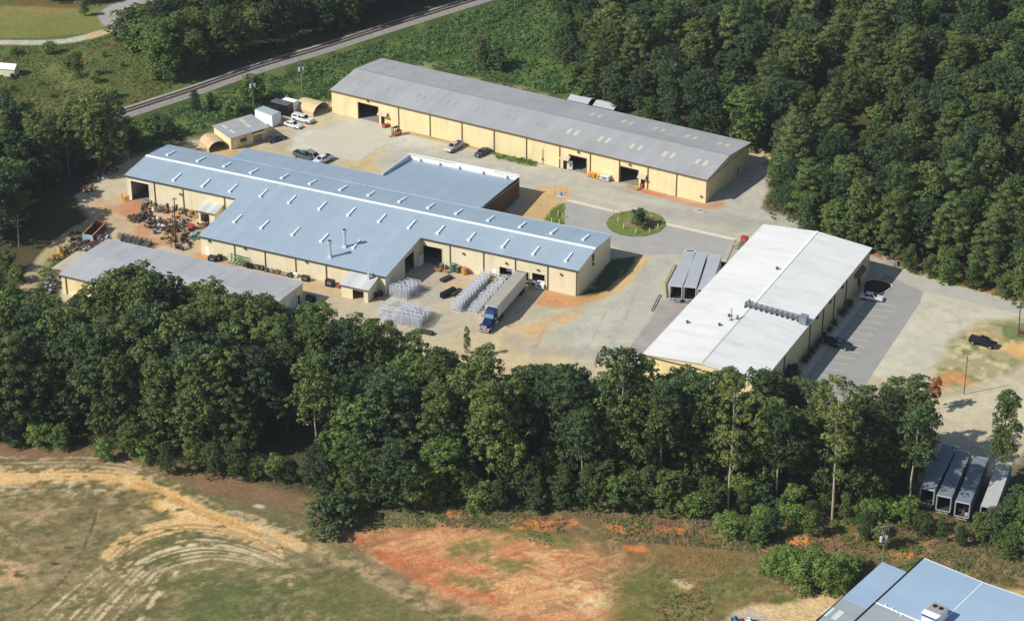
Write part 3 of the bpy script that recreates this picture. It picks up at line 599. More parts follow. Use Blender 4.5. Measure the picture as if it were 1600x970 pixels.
# ---- main blue-roofed works
Mf = Fr(-87.04, 469.07, -24.74); ML, MW, MH, MR = 110.91, 17.72, 6.06, .95
r = Mf.root('factory_building'); tag(r, 'large cream factory with ribbed pale blue metal roof, roof vents and two exhaust stacks', 'factory')
sl_ = MR/(MW/2); WA0, WA1, WD = 29.3, 74.2, 16.2; HW = MH-sl_*WD
LA0, LA1, LW = 16.6, 52.0, 25.1; BA0, BA1, BWD = 52.0, 80.0, 38.4; HL = MH-sl_*(LW-MW); HB = 4.0
opA = opening(Mf, 204, 282.5, 232, 287.5); opB = opening(Mf, 661, 383, 690.5, 388.6)
opD = opening(Mf, 780.5, 416, 800, 421, 0, .9); opE = opening(Mf, 806, 421.5, 826, 426, 0, .9); opF = opening(Mf, 831.5, 425.5, 851, 430.2, 0, .9)
mb = MB(); wall(mb, (0, 0), (1, 0), WA0, [(0, MH), (WA0, MH)], [opA], m=M_CREAM); mb.build('wall', None, r)
sh = lambda op: (op[0]-WA1, op[1]-WA1, op[2], op[3])
mb = MB(); wall(mb, (WA1, 0), (1, 0), ML-WA1, [(0, MH), (ML-WA1, MH)], [sh(opB), sh(opD), sh(opE), sh(opF)], m=M_CREAM); mb.build('wall', None, r)
cC = [Mf.side(632.5, 404.5, WA1), Mf.side(647, 391.5, WA1)]
opC = (cC[0][0]+WD, cC[1][0]+WD, 0, (cC[0][1]+cC[1][1])/2)
mb = MB(); wall(mb, (WA1, -WD), (0, 1), WD, [(0, HW), (WD, MH)], [opC], m=M_CREAM); mb.build('wall', None, r)
mb = MB(); wall(mb, (WA0, 0), (0, -1), WD, [(0, MH), (WD, HW)], m=M_CREAM); mb.build('wall', None, r)
mdoor = opening(Mf, 320, 385.5, 326.2, 387, -WD)
opG = (mdoor[0]-WA0, mdoor[1]-WA0, 0, 2.2)
mb = MB(); wall(mb, (WA0, -WD), (1, 0), WA1-WA0, [(0, HW), (WA1-WA0, HW)], [opG], m=M_CREAM); mb.build('wall', None, r)
mb = MB(); mb.box(mdoor[0]+.01, mdoor[1]-.01, -WD+.02, -WD+.1, 0, 2.19, M_WHITE); mb.build('door', None, r)
mb = MB(); wall(mb, (ML, 0), (0, 1), MW, [(0, MH), (MW/2, MH+MR), (MW, MH)], [(MW/2-1.2, MW/2-.3, 4.6, 6.0)], m=M_CREAM); mb.build('wall', None, r)
mb = MB(); wall(mb, (ML, MW), (-1, 0), ML-BA1, [(0, MH), (ML-BA1, MH)], m=M_CREAM); mb.build('wall', None, r)
mb = MB(); wall(mb, (LA0, MW), (-1, 0), LA0, [(0, MH), (LA0, MH)], m=M_CREAM); mb.build('wall', None, r); mb = MB()
wall(mb, (0, MW), (0, -1), MW, [(0, MH), (MW/2, MH+MR), (MW, MH)], m=M_CREAM); mb.build('wall', None, r)
mb = MB(); wall(mb, (LA1, LW), (-1, 0), LA1-LA0, [(0, HL), (LA1-LA0, HL)], m=M_CREAM); mb.build('wall', None, r); mb = MB(); wall(mb, (LA0, LW), (0, -1), LW-MW, [(0, HL), (LW-MW, MH)], m=M_CREAM); mb.build('wall', None, r)
mb = MB(); wall(mb, (BA1, MW), (0, 1), BWD-MW, [(0, MH+.05), (BWD-MW, HB+.9)], m=M_BRICK); mb.build('wall', None, r); mb = MB(); wall(mb, (BA1, BWD), (-1, 0), BA1-BA0, [(0, HB+.9), (6, HB+.9), (6.01, HB+1.35), (16, HB+1.35), (16.01, HB+1.1), (BA1-BA0, HB+1.1)], m=M_BRICK); mb.build('wall', None, r)
mb = MB(); wall(mb, (BA0, BWD), (0, -1), BWD-LW, [(0, HB+1.0), (BWD-LW, HL+.6)], m=M_CREAM); mb.build('wall', None, r)
# parapet flashing on the office block
mb = MB(); hb = lambda w_: MH-.05+(HB-MH+.05)*(w_-MW)/(BWD-MW)
mb.box(BA0+.02, BA1+.05, BWD-.24, BWD-.185, hb(BWD)-.05, HB+.93, M_WHITE); mb.box(BA0-.05, BA1+.08, BWD-.26, BWD+.12, HB+1.36, HB+1.42, M_WHITE)
mb.box(BA1-16, BA1-6, BWD-.26, BWD-.19, HB+.93, HB+1.36, M_WHITE); mb.box(BA0, BA1-16, BWD-.26, BWD-.19, HB+.93, HB+1.12, M_WHITE); mb.box(BA1-6, BA1, BWD-.5, BWD+.1, HB+.93, HB+.98, M_WHITE)
for q in (3, 8, 13, 19, 25): mb.box(BA0+q, BA0+q+.12, BWD-.9, BWD-.26, hb(BWD)-.02, HB+.9, M_WHITE)
mb.hexa([(BA0-.1, LW, HL+.3), (BA0+.22, LW, HL+.3), (BA0+.22, BWD, HB+.3), (BA0-.1, BWD, HB+.3)], [(BA0-.1, LW, HL+.75), (BA0+.22, LW, HL+.75), (BA0+.22, BWD, HB+1.2), (BA0-.1, BWD, HB+1.2)], mat('parapet_blue_grey', alb(196, 208, 222, .9), .5, 0, .05, .5))
mb.build('parapet', None, r)
E_ = .3
def roofz(a, w_):
    if w_ <= MW/2: return MH+.1+sl_*w_
    if BA0 <= a <= BA1 and w_ > MW: return hb(w_)+.1
    return MH+.1+sl_*(MW-w_)
mb = MB()
slab(mb, [(-E_, -E_, roofz(0, -E_)), (WA0-E_, -E_, roofz(0, -E_)), (WA0-E_, MW/2, roofz(0, MW/2)), (-E_, MW/2, roofz(0, MW/2))])
slab(mb, [(WA0-E_, -WD-E_, roofz(0, -WD-E_)), (WA1+E_, -WD-E_, roofz(0, -WD-E_)), (WA1+E_, MW/2, roofz(0, MW/2)), (WA0-E_, MW/2, roofz(0, MW/2))])
slab(mb, [(WA1+E_, -E_, roofz(0, -E_)), (ML+E_, -E_, roofz(0, -E_)), (ML+E_, MW/2, roofz(0, MW/2)), (WA1+E_, MW/2, roofz(0, MW/2))])
slab(mb, [(-E_, MW/2, roofz(0, MW/2)), (LA0-E_, MW/2, roofz(0, MW/2)), (LA0-E_, MW+E_, roofz(0, MW+E_)), (-E_, MW+E_, roofz(0, MW+E_))])
slab(mb, [(LA0-E_, MW/2, roofz(0, MW/2)), (BA0, MW/2, roofz(0, MW/2)), (BA0, LW+E_, roofz(0, LW+E_)), (LA0-E_, LW+E_, roofz(0, LW+E_))])
slab(mb, [(BA0, MW/2, roofz(0, MW/2)), (BA1+.1, MW/2, roofz(0, MW/2)), (BA1+.1, MW, roofz(0, MW)), (BA0, MW, roofz(0, MW))])
slab(mb, [(BA0, MW, roofz(60, MW+.001)), (BA1+.1, MW, roofz(60, MW+.001)), (BA1+.1, BWD-.2, roofz(60, BWD-.2)), (BA0, BWD-.2, roofz(60, BWD-.2))])
slab(mb, [(BA1+.1, MW/2, roofz(0, MW/2)), (ML+E_, MW/2, roofz(0, MW/2)), (ML+E_, MW+E_, roofz(0, MW+E_)), (BA1+.1, MW+E_, roofz(0, MW+E_))])
rf = mb.build('roof', M_BLUE, r)
mb = MB(); a = -E_+.05
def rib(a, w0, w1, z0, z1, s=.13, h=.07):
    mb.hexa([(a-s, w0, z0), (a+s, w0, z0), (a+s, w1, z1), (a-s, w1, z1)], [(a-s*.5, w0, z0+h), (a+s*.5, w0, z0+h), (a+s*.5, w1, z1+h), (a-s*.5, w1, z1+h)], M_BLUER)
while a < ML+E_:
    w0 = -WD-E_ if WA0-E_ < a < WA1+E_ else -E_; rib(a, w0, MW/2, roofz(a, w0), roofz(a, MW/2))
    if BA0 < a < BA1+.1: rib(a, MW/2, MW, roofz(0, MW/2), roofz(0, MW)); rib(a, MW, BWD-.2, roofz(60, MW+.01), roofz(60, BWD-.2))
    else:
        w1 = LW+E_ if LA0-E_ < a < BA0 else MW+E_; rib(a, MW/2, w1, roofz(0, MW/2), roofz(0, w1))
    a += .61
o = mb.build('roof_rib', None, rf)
mb = MB(); zr = roofz(0, MW/2); k = 0; a = -E_
while a < ML:
    L_ = min(5.2, ML+E_-a); j = rnd.uniform(-.01, .015)
    mb.hexa([(a, MW/2-.3, zr-.0), (a+L_, MW/2-.3, zr-.0), (a+L_, MW/2+.3, zr-.0), (a, MW/2+.3, zr)], [(a, MW/2-.2, zr+.22+j), (a+L_, MW/2-.2, zr+.22+j), (a+L_, MW/2+.2, zr+.22+j), (a, MW/2+.2, zr+.22+j)], M_WHITEV); a += L_
mb.build('ridge_vent', None, rf)
# white bar vents
def vent_at(u, v, front):
    if front: n = (0, -sl_, 1); k = MH+.1
    else: n = (0, sl_, 1); k = MH+.1+sl_*MW
    p = Mf.pl(u, v, n, k); return p[0], p[1]
VF = [(277.5, 277), (322.5, 286.5), (365, 294.5), (412.5, 302), (457, 312), (504.5, 322), (549.5, 331.5), (597.5, 341.5), (644, 351), (689, 359.5), (737.5, 370), (790, 381), (838, 392), (889, 402), (372, 342), (414, 351.5), (462.5, 362), (507.5, 372), (557.5, 382)]
VB = [(315, 249.5), (356, 258), (397.5, 268), (446, 276), (489.5, 285), (537, 294.5), (581, 303), (629, 313), (674, 322.5), (717.5, 331.5), (767.5, 342), (817, 352), (866, 362), (916, 371.5), (268, 240)]
for pts, fr_ in ((VF, True), (VB, False)):
    for u, v in pts:
        a, w_ = vent_at(u, v, fr_); s = .17; L_ = 1.5; z0 = roofz(0, w_-L_); z1 = roofz(0, w_+L_); mb = MB()
        mb.hexa([(a-s, w_-L_, z0), (a+s, w_-L_, z0), (a+s, w_+L_, z1), (a-s, w_+L_, z1)], [(a-s, w_-L_, z0+.3), (a+s, w_-L_, z0+.3), (a+s, w_+L_, z1+.3), (a-s, w_+L_, z1+.3)], M_WHITEV)
        mb.box(a-.3, a+.3, w_-L_-.42, w_-L_-.003, z0-.04, z0+.42, M_WHITEV); mb.build('roof_vent', None, rf)
for u, v, h in ((539, 386, 3.4), (516, 402, 3.2)):
    a, w_ = vent_at(u, v, True); z = roofz(0, w_); mb = MB(); mb.taper(a-.55, a+.55, w_-.55, w_+.55, z-.1, z+.6, .22, .22, M_GALV); mb.cyl((a, w_, z+.6), .33, h-.6, M_GALV, 12); mb.cyl((a, w_, z+h), .5, .75, M_GALV, 12); mb.cyl((a, w_, z+h+.6), .4, .16, M_BLACK, 12); mb.build('exhaust_stack', None, rf)
mb = MB(); mb.box(-E_, WA0-E_, -E_-.15, -E_-.003, MH-.15, roofz(0, -E_)-.01, M_TRIMD); mb.box(WA1+E_, ML+E_, -E_-.15, -E_-.003, MH-.15, roofz(0, -E_)-.01, M_TRIMD); mb.box(WA0-E_, WA1+E_, -WD-E_-.15, -WD-E_-.003, HW-.15, roofz(0, -WD-E_)-.01, M_TRIMD); mb.build('gutter', None, r)
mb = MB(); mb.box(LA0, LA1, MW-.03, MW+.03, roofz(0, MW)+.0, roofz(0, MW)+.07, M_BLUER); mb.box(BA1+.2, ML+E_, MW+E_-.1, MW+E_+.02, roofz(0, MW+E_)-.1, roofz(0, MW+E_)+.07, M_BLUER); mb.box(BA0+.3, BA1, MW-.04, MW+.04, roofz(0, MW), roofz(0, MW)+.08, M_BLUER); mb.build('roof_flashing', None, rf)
mb = MB(); mb.box(.3, ML-.3, .3, MW-.3, .02, .05, M_FLOOR); mb.box(WA0+.3, WA1-.3, -WD+.3, .2, .02, .048, M_FLOOR); mb.build('floor', None, r)
for op in (opA, opB, opD, opE, opF):
    mb = MB(); door_frame(mb, op, 0, M_WHITE if op is opA else M_CREAM, .15); mb.build('door_frame', None, r)
for op in (opD, opE, opF):
    mb = MB(); a, b, z0, z1 = op; mb.box(a-.1, b+.1, -.34, -.02, z0-.35, z0-.02, M_BLACK); mb.build('dock_bumper', None, r)
mb = MB(); mb.box(opD[0]+.9, opD[1]-.2, 1.5, 1.6, 1.5, 3.0, mat('daylit_panel', alb(226, 232, 236), .4, 0, .1, 2)); mb.build('window_light_panel', None, r)  # pale panel inside the dock door, coloured to stand for window light
downspouts(Mf, [242, 286, 350], 0, MH, r); downspouts(Mf, [702, 755, 805.5, 857, 903], 0, MH, r); downspouts(Mf, [361, 408.5, 456.5, 504.5, 542.5], -WD, HW, r)
for u, v, w_ in ((282, 303, 0), (724.5, 396, 0), (791.5, 411, 0), (841, 421.5, 0), (877, 428.5, 0), (383, 388, -WD), (479, 409, -WD), (327.5, 376.5, -WD)): lamp(Mf, u, v, w_, r)
mb = MB(); a0, z0 = Mf.front(769.5, 418, 0); mb.box(a0, a0+.98, -.06, -.003, 0, 2.15, M_WHITE); mb.build('door', None, r)
mb = MB(); w0, _ = Mf.side(653.5, 400, WA1); mb.box(WA1+.01, WA1+.9, w0-.8, w0+.8, .1, 2.3, M_WHITE); mb.build('electric_cabinet', None, r)
mb = MB(); mb.box(ML+.01, ML+.06, MW/2-1.3, MW/2-.2, 4.5, 6.1, M_TRIMD); mb.box(ML+.01, ML+.3, MW/2-1.1, MW/2-.6, 3.6, 4.1, M_LAMP); mb.build('louvre', None, r)
# annexes with mono-pitch roofs
def annex(u0, v0, u1, v1, w_, D, h0, h1, door, base):
    a, _ = Mf.front(u0, v0, w_-D); b, _ = Mf.front(u1, v1, w_-D); mb = MB(); dr = (door[0]*(b-a), door[1]*(b-a), door[2], door[3])
    wall(mb, (a, w_-D), (1, 0), b-a, [(0, h0), (b-a, h0)], [dr], m=M_CREAM); wall(mb, (b, w_-D), (0, 1), D, [(0, h0), (D, h1)], m=M_CREAM); wall(mb, (a, w_), (0, -1), D, [(0, h1), (D, h0)], m=M_CREAM); mb.build('annex_wall', None, r)
    mb = MB(); slab(mb, [(a-.3, w_-D-.3, h0+.08), (b+.3, w_-D-.3, h0+.08), (b+.3, w_-.003, h1+.12), (a-.3, w_-.003, h1+.12)], .12); mb.build('annex_roof', siding_mat('pale_annex_roof', alb(206, 210, 206), .4, .5, .05, .3, 'X'), r)
    mb = MB(); mb.box(a-.3, b+.3, w_-D-.4, w_-D-.303, h0-.1, h0+.07, M_TRIMD); mb.build('gutter', None, r)
    return a, b
annex(533.5, 452, 575, 464, -WD, 4.6, 2.9, 3.9, (.42, .84, 0, 2.3), 0)
annex(310.5, 342, 336, 349, 0, 3.6, 3.1, 3.7, (.12, .66, .5, 2.6), 0)
a, z = Mf.front(574, 440, -WD-2); mb = MB(); mb.box(a-.25, a+.25, -WD-1.6, -WD-1.1, 3.4, 5.0, M_GALV); mb.bar((a, -WD-1.3, 5.0), (a-.3, -WD-.6, 5.3), .14, M_GALV, 6); mb.build('annex_duct', None, r)

# ---- small grey-roofed warehouse
Gf = Fr(-94.15, 424.11, -24.62); GL, GW, GH, GR = 47.6, 17.8, 4.31, .6
r = Gf.root('small_warehouse'); tag(r, 'low cream warehouse with plain grey roof half hidden behind the tree belt', 'warehouse')
mb = MB(); wall(mb, (0, 0), (1, 0), GL, [(0, GH), (GL, GH)], m=M_CREAM2); mb.build('wall', None, r)
mb = MB(); wall(mb, (GL, 0), (0, 1), GW, [(0, GH), (GW/2, GH+GR), (GW, GH)], [(GW-5.2, GW-2.6, 0, 3.0), (GW-2.2, GW-1.2, 0, 2.2)], m=M_CREAM); mb.build('wall', None, r)
mb = MB(); mb.box(GL-.12, GL-.04, GW-5.1, GW-2.7, 0, 3.0, mat('pale_blue_door', alb(188, 204, 216), .5, 0, .08, 1)); mb.build('door', None, r)
mb = MB(); wall(mb, (GL, GW), (-1, 0), GL, [(0, GH), (GL, GH)], m=M_CREAM); mb.build('wall', None, r); mb = MB(); wall(mb, (0, GW), (0, -1), GW, [(0, GH), (GW/2, GH+GR), (GW, GH)], m=M_CREAM); mb.build('wall', None, r)
mb = MB(); e = .3
slab(mb, [(-e, -e, GH+.1), (GL+e, -e, GH+.1), (GL+e, GW/2, GH+GR+.14), (-e, GW/2, GH+GR+.14)]); slab(mb, [(-e, GW/2, GH+GR+.14), (GL+e, GW/2, GH+GR+.14), (GL+e, GW+e, GH+.1), (-e, GW+e, GH+.1)])
rf = mb.build('roof', M_GREYR2, r)
mb = MB(); mb.box(-e, GL+e, -e-.14, -e-.003, GH-.12, GH+.09, M_TRIM); mb.build('gutter', None, r)
for i, (u, v) in enumerate(((210, 411.5), (269, 424), (321, 436))):
    a, w_ = Gf.g(u, v, GH+GR); mb = MB(); mb.box(a-.5, a+.5, GW/2-.2, GW/2+.2, GH+GR+.1, GH+GR+.34, M_BLACK); mb.build('ridge_vent', None, rf)
for i in range(6):
    a = 6+8*i; w0 = GW/2+1.5; z = lambda q: GH+.112+(GR+.04)*(GW+e-q)/(GW/2+e); mb = MB(); mb.poly([(a, w0, z(w0)), (a+.9, w0, z(w0)), (a+.9, w0+5, z(w0+5)), (a, w0+5, z(w0+5))], mat('faded_roof_panel', alb(176, 174, 168), .6, 0, .08, 1)); mb.build('skylight', None, rf)
for k in (1.0, 9, 18, 27): mb = MB(); mb.box(k, k+.2, -.16, -.01, 0, GH, M_TRIM); mb.build('downspout', None, r)
mb = MB(); slab(mb, [(-5.6, 4.2, 2.6), (-.31, 4.2, 3.3), (-.31, 13.2, 3.3), (-5.2, 13.2, 2.6)], .1, mat('old_shed_sheet', alb(186, 180, 160), .8, 0, .15, .6))
for p in ((-5.3, 4.5), (-5.0, 8.6), (-5.0, 12.9)): mb.bar((*p, 0), (*p, 2.55), .08, M_STEEL)
mb.build('lean_to', None, r)

# ---- white-roofed building
CL, CWd, CHh, CR = 24.07, 62.86, 6.54, 1.05
r = C0.root('white_roofed_building'); tag(r, 'long cream building with bright white roof, rooftop duct and parking lot alongside', 'building')
mb = MB(); wall(mb, (0, 0), (1, 0), CL, [(0, CHh), (CL/2, CHh+CR), (CL, CHh)], m=M_CREAM2); mb.build('wall', None, r)
mb = MB(); wall(mb, (CL, 0), (0, 1), CWd, [(0, CHh), (CWd, CHh)], [(CWd-7, CWd-5, 0, 2.3)], m=siding_mat('darker_cream_siding', alb(212, 200, 160, .84), .3, .6, .04, .1, 'XY', .3, .03)); mb.build('wall', None, r)  # parking-lot side in a darker cream than the other walls
mb = MB(); wall(mb, (CL, CWd), (-1, 0), CL, [(0, CHh), (CL/2, CHh+CR), (CL, CHh)], m=M_CREAM); mb.build('wall', None, r); mb = MB(); wall(mb, (0, CWd), (0, -1), CWd, [(0, CHh), (CWd, CHh)], [(14, 18, .2, 4), (24, 27, .2, 4)], m=M_CREAM); mb.build('wall', None, r)
M_MEMB = mat('white_roof_membrane', alb(228, 229, 225, .86), .7, 0, .04, .12)
N = M_MEMB.node_tree.nodes; Lk = M_MEMB.node_tree.links; p = N["Principled BSDF"]; tc = N.new("ShaderNodeTexCoord"); mp = N.new("ShaderNodeMapping"); mp.inputs["Scale"].default_value = (.25, 1.2, 1); Lk.new(tc.outputs["Object"], mp.inputs[0])
nz = N.new("ShaderNodeTexNoise"); nz.inputs["Scale"].default_value = .35; nz.inputs["Detail"].default_value = 7; nz.inputs["Roughness"].default_value = .7; Lk.new(mp.outputs[0], nz.inputs["Vector"])
mr = N.new("ShaderNodeMapRange"); mr.inputs[1].default_value = .46; mr.inputs[2].default_value = .8; mr.inputs[4].default_value = .6; Lk.new(nz.outputs["Fac"], mr.inputs[0])
mx = N.new("ShaderNodeMix"); mx.data_type = 'RGBA'; old = p.inputs["Base Color"].links[0].from_socket; Lk.new(mr.outputs[0], mx.inputs[0]); Lk.new(old, mx.inputs[6]); mx.inputs[7].default_value = alb(190, 192, 190); Lk.new(mx.outputs[2], p.inputs["Base Color"])
cz = lambda a: CHh+.1+CR*(1-abs(a-CL/2)/(CL/2))
mb = MB(); e = .25
slab(mb, [(-e, -e, cz(0)-.02), (CL/2, -e, cz(CL/2)), (CL/2, CWd+e, cz(CL/2)), (-e, CWd+e, cz(0)-.02)], .18); slab(mb, [(CL/2, -e, cz(CL/2)), (CL+e, -e, cz(0)-.02), (CL+e, CWd+e, cz(0)-.02), (CL/2, CWd+e, cz(CL/2))], .18)
rf = mb.build('roof', M_MEMB, r)
mb = MB(); mb.box(CL/2-.22, CL/2+.22, 26, CWd+.2, cz(CL/2)+.0, cz(CL/2)+.09, M_WHITE); mb.box(CL/2-.1, CL/2+.1, 0, 26, cz(CL/2)+.002, cz(CL/2)+.05, mat('grey_seam', alb(200, 198, 194), .7, 0, .1, 1)); mb.build('ridge_seam', None, rf)
mb = MB(); mb.box(-e-.06, -e-.003, -e, CWd+e, cz(0)-.3, cz(0)-.0, M_WHITE); mb.box(CL+e+.003, CL+e+.06, -e, CWd+e, cz(0)-.32, cz(0)-.02, M_WHITE); mb.box(-e, CL/2, -e-.05, -e-.003, cz(0)-.42, cz(0)-.2, M_TRIM); mb.build('fascia', None, r)
# duct rack and pipes on the roof
def croof(u, v):
    p = C0.pl(u, v, (CR/(CL/2), 0, 1), CHh+.1+2*CR); return p[0], p[1]
M_DUCT = mat('duct_steel', alb(146, 156, 162), .5, .2, .15, 1.2); M_CONDENSER = mat('condenser_dark', alb(96, 104, 110), .6, .3, .2, 3)
a0, w0 = C0.g(1164, 477, CHh+1.4); a1, w1 = C0.g(1250, 500, CHh+.6)
du = empty('rooftop_duct', (0, 0, 0)); du.parent = rf
mb = MB(); D_ = Vector((a1-a0, w1-w0, 0)); Ln = D_.length; D_.normalize(); Nn = Vector((-D_.y, D_.x, 0)); zz = lambda s: cz(a0+D_.x*s)
def db(s0, s1, o0, o1, h0, h1, m):
    B = []; T_ = []
    for s, o in ((s0, o0), (s1, o0), (s1, o1), (s0, o1)):
        p = Vector((a0, w0, 0))+D_*s+Nn*o; B.append((p.x, p.y, zz(s)+h0)); T_.append((p.x, p.y, zz(s)+h1))
    mb.hexa(B, T_, m)
db(0, Ln, -.15, .5, .45, .95, M_DUCT); db(0, Ln, .75, .9, .9, 1.0, M_CONDENSER); db(0, Ln, -.35, -.25, .8, .9, M_CONDENSER)
k = 0.0
while k < Ln: db(k, k+.12, -.5, 1.0, .02, .5, M_CONDENSER); db(k, k+.1, -.3, .8, .95, 1.02, M_CONDENSER); k += 1.1
o = mb.build('duct', None, rf); bpy.data.objects.remove(du)
mb = MB(); db(Ln, Ln+1.5, -1.0, 1.0, .1, 1.5, M_DUCT); mb.build('rooftop_unit', None, rf)
for u, v, h in ((1142.5, 500, 2.6), (1171, 473, .7), (1152, 499, .8)):
    a, w_ = C0.g(u, v, CHh+1.0); mb = MB(); mb.cyl((a, w_, cz(a)-.1), .1 if h > 2 else .22, h+.1, M_STEEL, 8); mb.box(a-.35, a+.35, w_-.35, w_+.35, cz(a)-.1, cz(a)+.12, M_STEEL); mb.build('roof_pipe', None, rf)
for u, v in ((1124, 511), (1074, 503), (1255, 492), (1214, 424), (1139, 497)):
    a, w_ = C0.g(u, v, CHh+.6); mb = MB(); mb.cyl((a, w_, cz(a)-.1), .22, .5, M_CONDENSER, 8); mb.cyl((a, w_, cz(a)+.4), .34, .12, M_CONDENSER, 8); mb.build('roof_vent', None, rf)
for u, v in ((1323, 435), (1304, 459), (1287, 477), (1266, 506), (1226, 549)):
    w_, z = C0.side(u, v, CL); mb = MB(); mb.box(CL+.01, CL+.2, w_-.1, w_+.1, 0, CHh-.2, M_TRIM); mb.build('downspout', None, r)
for u, v in ((1315, 447), (1296, 470), (1276, 494)):
    w_, z = C0.side(u, v, CL); mb = MB(); mb.box(CL+.01, CL+.35, w_-.35, w_+.35, z-.45, z+.45, M_TRIMD); mb.build('wall_louvre', None, r)
w_, z = C0.side(1341, 426, CL); mb = MB(); mb.hexa([(CL+.01, w_-2.6, 4.2), (CL+1.0, w_-2.6, 3.9), (CL+1.0, w_+2.6, 3.9), (CL+.01, w_+2.6, 4.2)], [(CL+.01, w_-2.6, 4.9), (CL+1.0, w_-2.6, 4.1), (CL+1.0, w_+2.6, 4.1), (CL+.01, w_+2.6, 4.9)], mat('brown_awning', alb(126, 92, 72), .8, 0, .15, 1)); mb.build('awning', None, r)
# dock wall and ramp rails on the left side
for u, v in ((1072, 483), (1028, 527)):
    p = C0.g(u, v, .5); mb = MB(); mb.box(-2.0, -.02, p[1]-2.2, p[1]+2.2, 0, 1.2, M_conc); mb.build('dock_platform', None, r)
mb = MB(); mb.box(-2.2, -.3, 31, 34.4, 2.9, 3.05, M_WHITE); mb.build('dock_canopy', None, r)

# ---- yellow office shed
Of = Fr.px((361.5, 234.5), (420, 217)); OW = Of.g(327, 219.5)[1]; OL = Of.g(420, 217)[0]; OH = 3.1
OW = 7.6
r = Of.root('office_shed'); tag(r, 'small yellow office shed with sloping grey roof and four pale roof panels', 'shed')
mb = MB(); wall(mb, (0, 0), (1, 0), OL, [(0, OH), (OL, OH)], [(.8, 1.8, 0, 2.1), (2.6, 4.4, 1.1, 2.2), (6.2, 8.6, 0, 2.3)], m=M_CREAM2); mb.build('wall', None, r); mb = MB(); wall(mb, (OL, 0), (0, 1), OW, [(0, OH), (OW, OH+.35)], m=M_CREAM2); mb.build('wall', None, r)
mb = MB(); wall(mb, (OL, OW), (-1, 0), OL, [(0, OH+.35), (OL, OH+.35)], m=M_CREAM2); mb.build('wall', None, r); mb = MB(); wall(mb, (0, OW), (0, -1), OW, [(0, OH+.35), (OW, OH)], m=M_CREAM2); mb.build('wall', None, r)
mb = MB(); slab(mb, [(-.3, -.4, OH+.06), (OL+.3, -.4, OH+.06), (OL+.3, OW+.3, OH+.5), (-.3, OW+.3, OH+.5)], .12); rf = mb.build('roof', mat('office_roof', alb(176, 178, 178), .6, .1, .08, .5), r)
for i, (a, w_) in enumerate(((1.6, 1.4), (1.4, 4.6), (6.4, 2.0), (6.6, 4.8))):
    z = lambda q: OH+.075+.44*(q+.4)/(OW+.7); mb = MB(); mb.poly([(a, w_, z(w_)), (a+.9, w_, z(w_)), (a+.9, w_+2.2, z(w_+2.2)), (a, w_+2.2, z(w_+2.2))], M_SKYL); mb.build('skylight', None, rf)
mb = MB(); mb.box(.85, 1.75, .05, .1, 0, 2.08, M_WHITE); mb.build('door', None, r); mb = MB(); mb.box(6.25, 8.55, .05, .1, 0, 2.28, mat('grey_shutter', alb(160, 164, 166), .5, .2, .1, 1)); mb.build('shutter', None, r)
mb = MB(); mb.box(2.62, 4.38, .08, .12, 1.12, 2.18, M_GLASS); mb.build('window', None, r)
mb = MB(); slab(mb, [(5.8, -.9, 2.5), (9.2, -.9, 2.5), (9.2, -.003, 2.85), (5.8, -.003, 2.85)], .1, M_WOOD); mb.build('awning', None, r)

# ---- arched tan shelters
def hoop(name, label, p, q, L, h, m, open_=True):
    """opening from ground point p to q, tunnel runs back to the left of p->q by L"""
    F = Fr.px(p, q); Wd = F.g(*q)[0]; r = F.root(name); tag(r, label, 'shelter'); mb = MB(); n = 10; prof = []
    pts = [(0, 0), (.0, .45), (.12, .75), (.3, .95), (.5, 1.0), (.7, .95), (.88, .75), (1.0, .45), (1.0, 0)]
    P = [(x*Wd, z*h) for x, z in pts]
    for (x0, z0), (x1, z1) in zip(P, P[1:]):
        mb.poly([(x0, 0, z0), (x1, 0, z1), (x1, L, z1), (x0, L, z0)], m); dx, dz = x1-x0, z1-z0; ll = math.hypot(dx, dz); nx_, nz_ = dz/ll*.05, -dx/ll*.05
        mb.poly([(x1+nx_, 0, z1+nz_), (x0+nx_, 0, z0+nz_), (x0+nx_, L, z0+nz_), (x1+nx_, L, z1+nz_)], m)
    mb.build('cover', None, r)
    mb = MB()
    for y in (0.05, L/3, 2*L/3, L-.05):
        for (x0, z0), (x1, z1) in zip(P, P[1:]): mb.bar((x0*.98+.02, y, z0*.97), (x1*.98+.02, y, z1*.97), .04, M_STEEL)
    mb.build('frame', None, r); mb = MB(); mb.poly([(x, L-.02, z) for x, z in P], m); mb.build('back_panel', None, r); return r
hoop('arched_shelter', 'rust-stained tan arched shelter attached to the left of the yellow office shed', (327, 239), (355, 232.5), 5.6, 2.4, M_TAN)
hoop('arched_shelter', 'plain tan arched shelter beside the left end of the long warehouse', (490, 183), (513, 170), 6.0, 2.5, mat('tan_canvas', alb(222, 196, 152), .8, 0, .06, .5))
# two pale gabled canopies behind the warehouse
for i, (u, v, lab) in enumerate(((908, 166, 'left of the two pale gabled canopies behind the long warehouse'), (948, 175, 'right of the two pale gabled canopies behind the long warehouse'))):
    x, y = at(u, v); r = tag(empty('gabled_canopy', (x, y, 0), math.radians(-30)), lab, 'canopy'); mb = MB(); k = mat('pale_canopy', alb(190, 194, 198), .6, 0, .05, .6)
    for s in (0, 1): 
        y0, y1 = (-2, 0) if s == 0 else (0, 2); z0, z1 = (1.9, 2.6) if s == 0 else (2.6, 1.9); slab(mb, [(-2.9, y0, z0), (2.9, y0, z0), (2.9, y1, z1), (-2.9, y1, z1)], .08, k)
    mb.build('roof', None, r)
    for p in ((-2.7, -1.8), (2.7, -1.8), (2.7, 1.8), (-2.7, 1.8)): mb = MB(); mb.bar((*p, 0), (*p, 1.85), .06, M_STEEL); mb.build('leg', None, r)
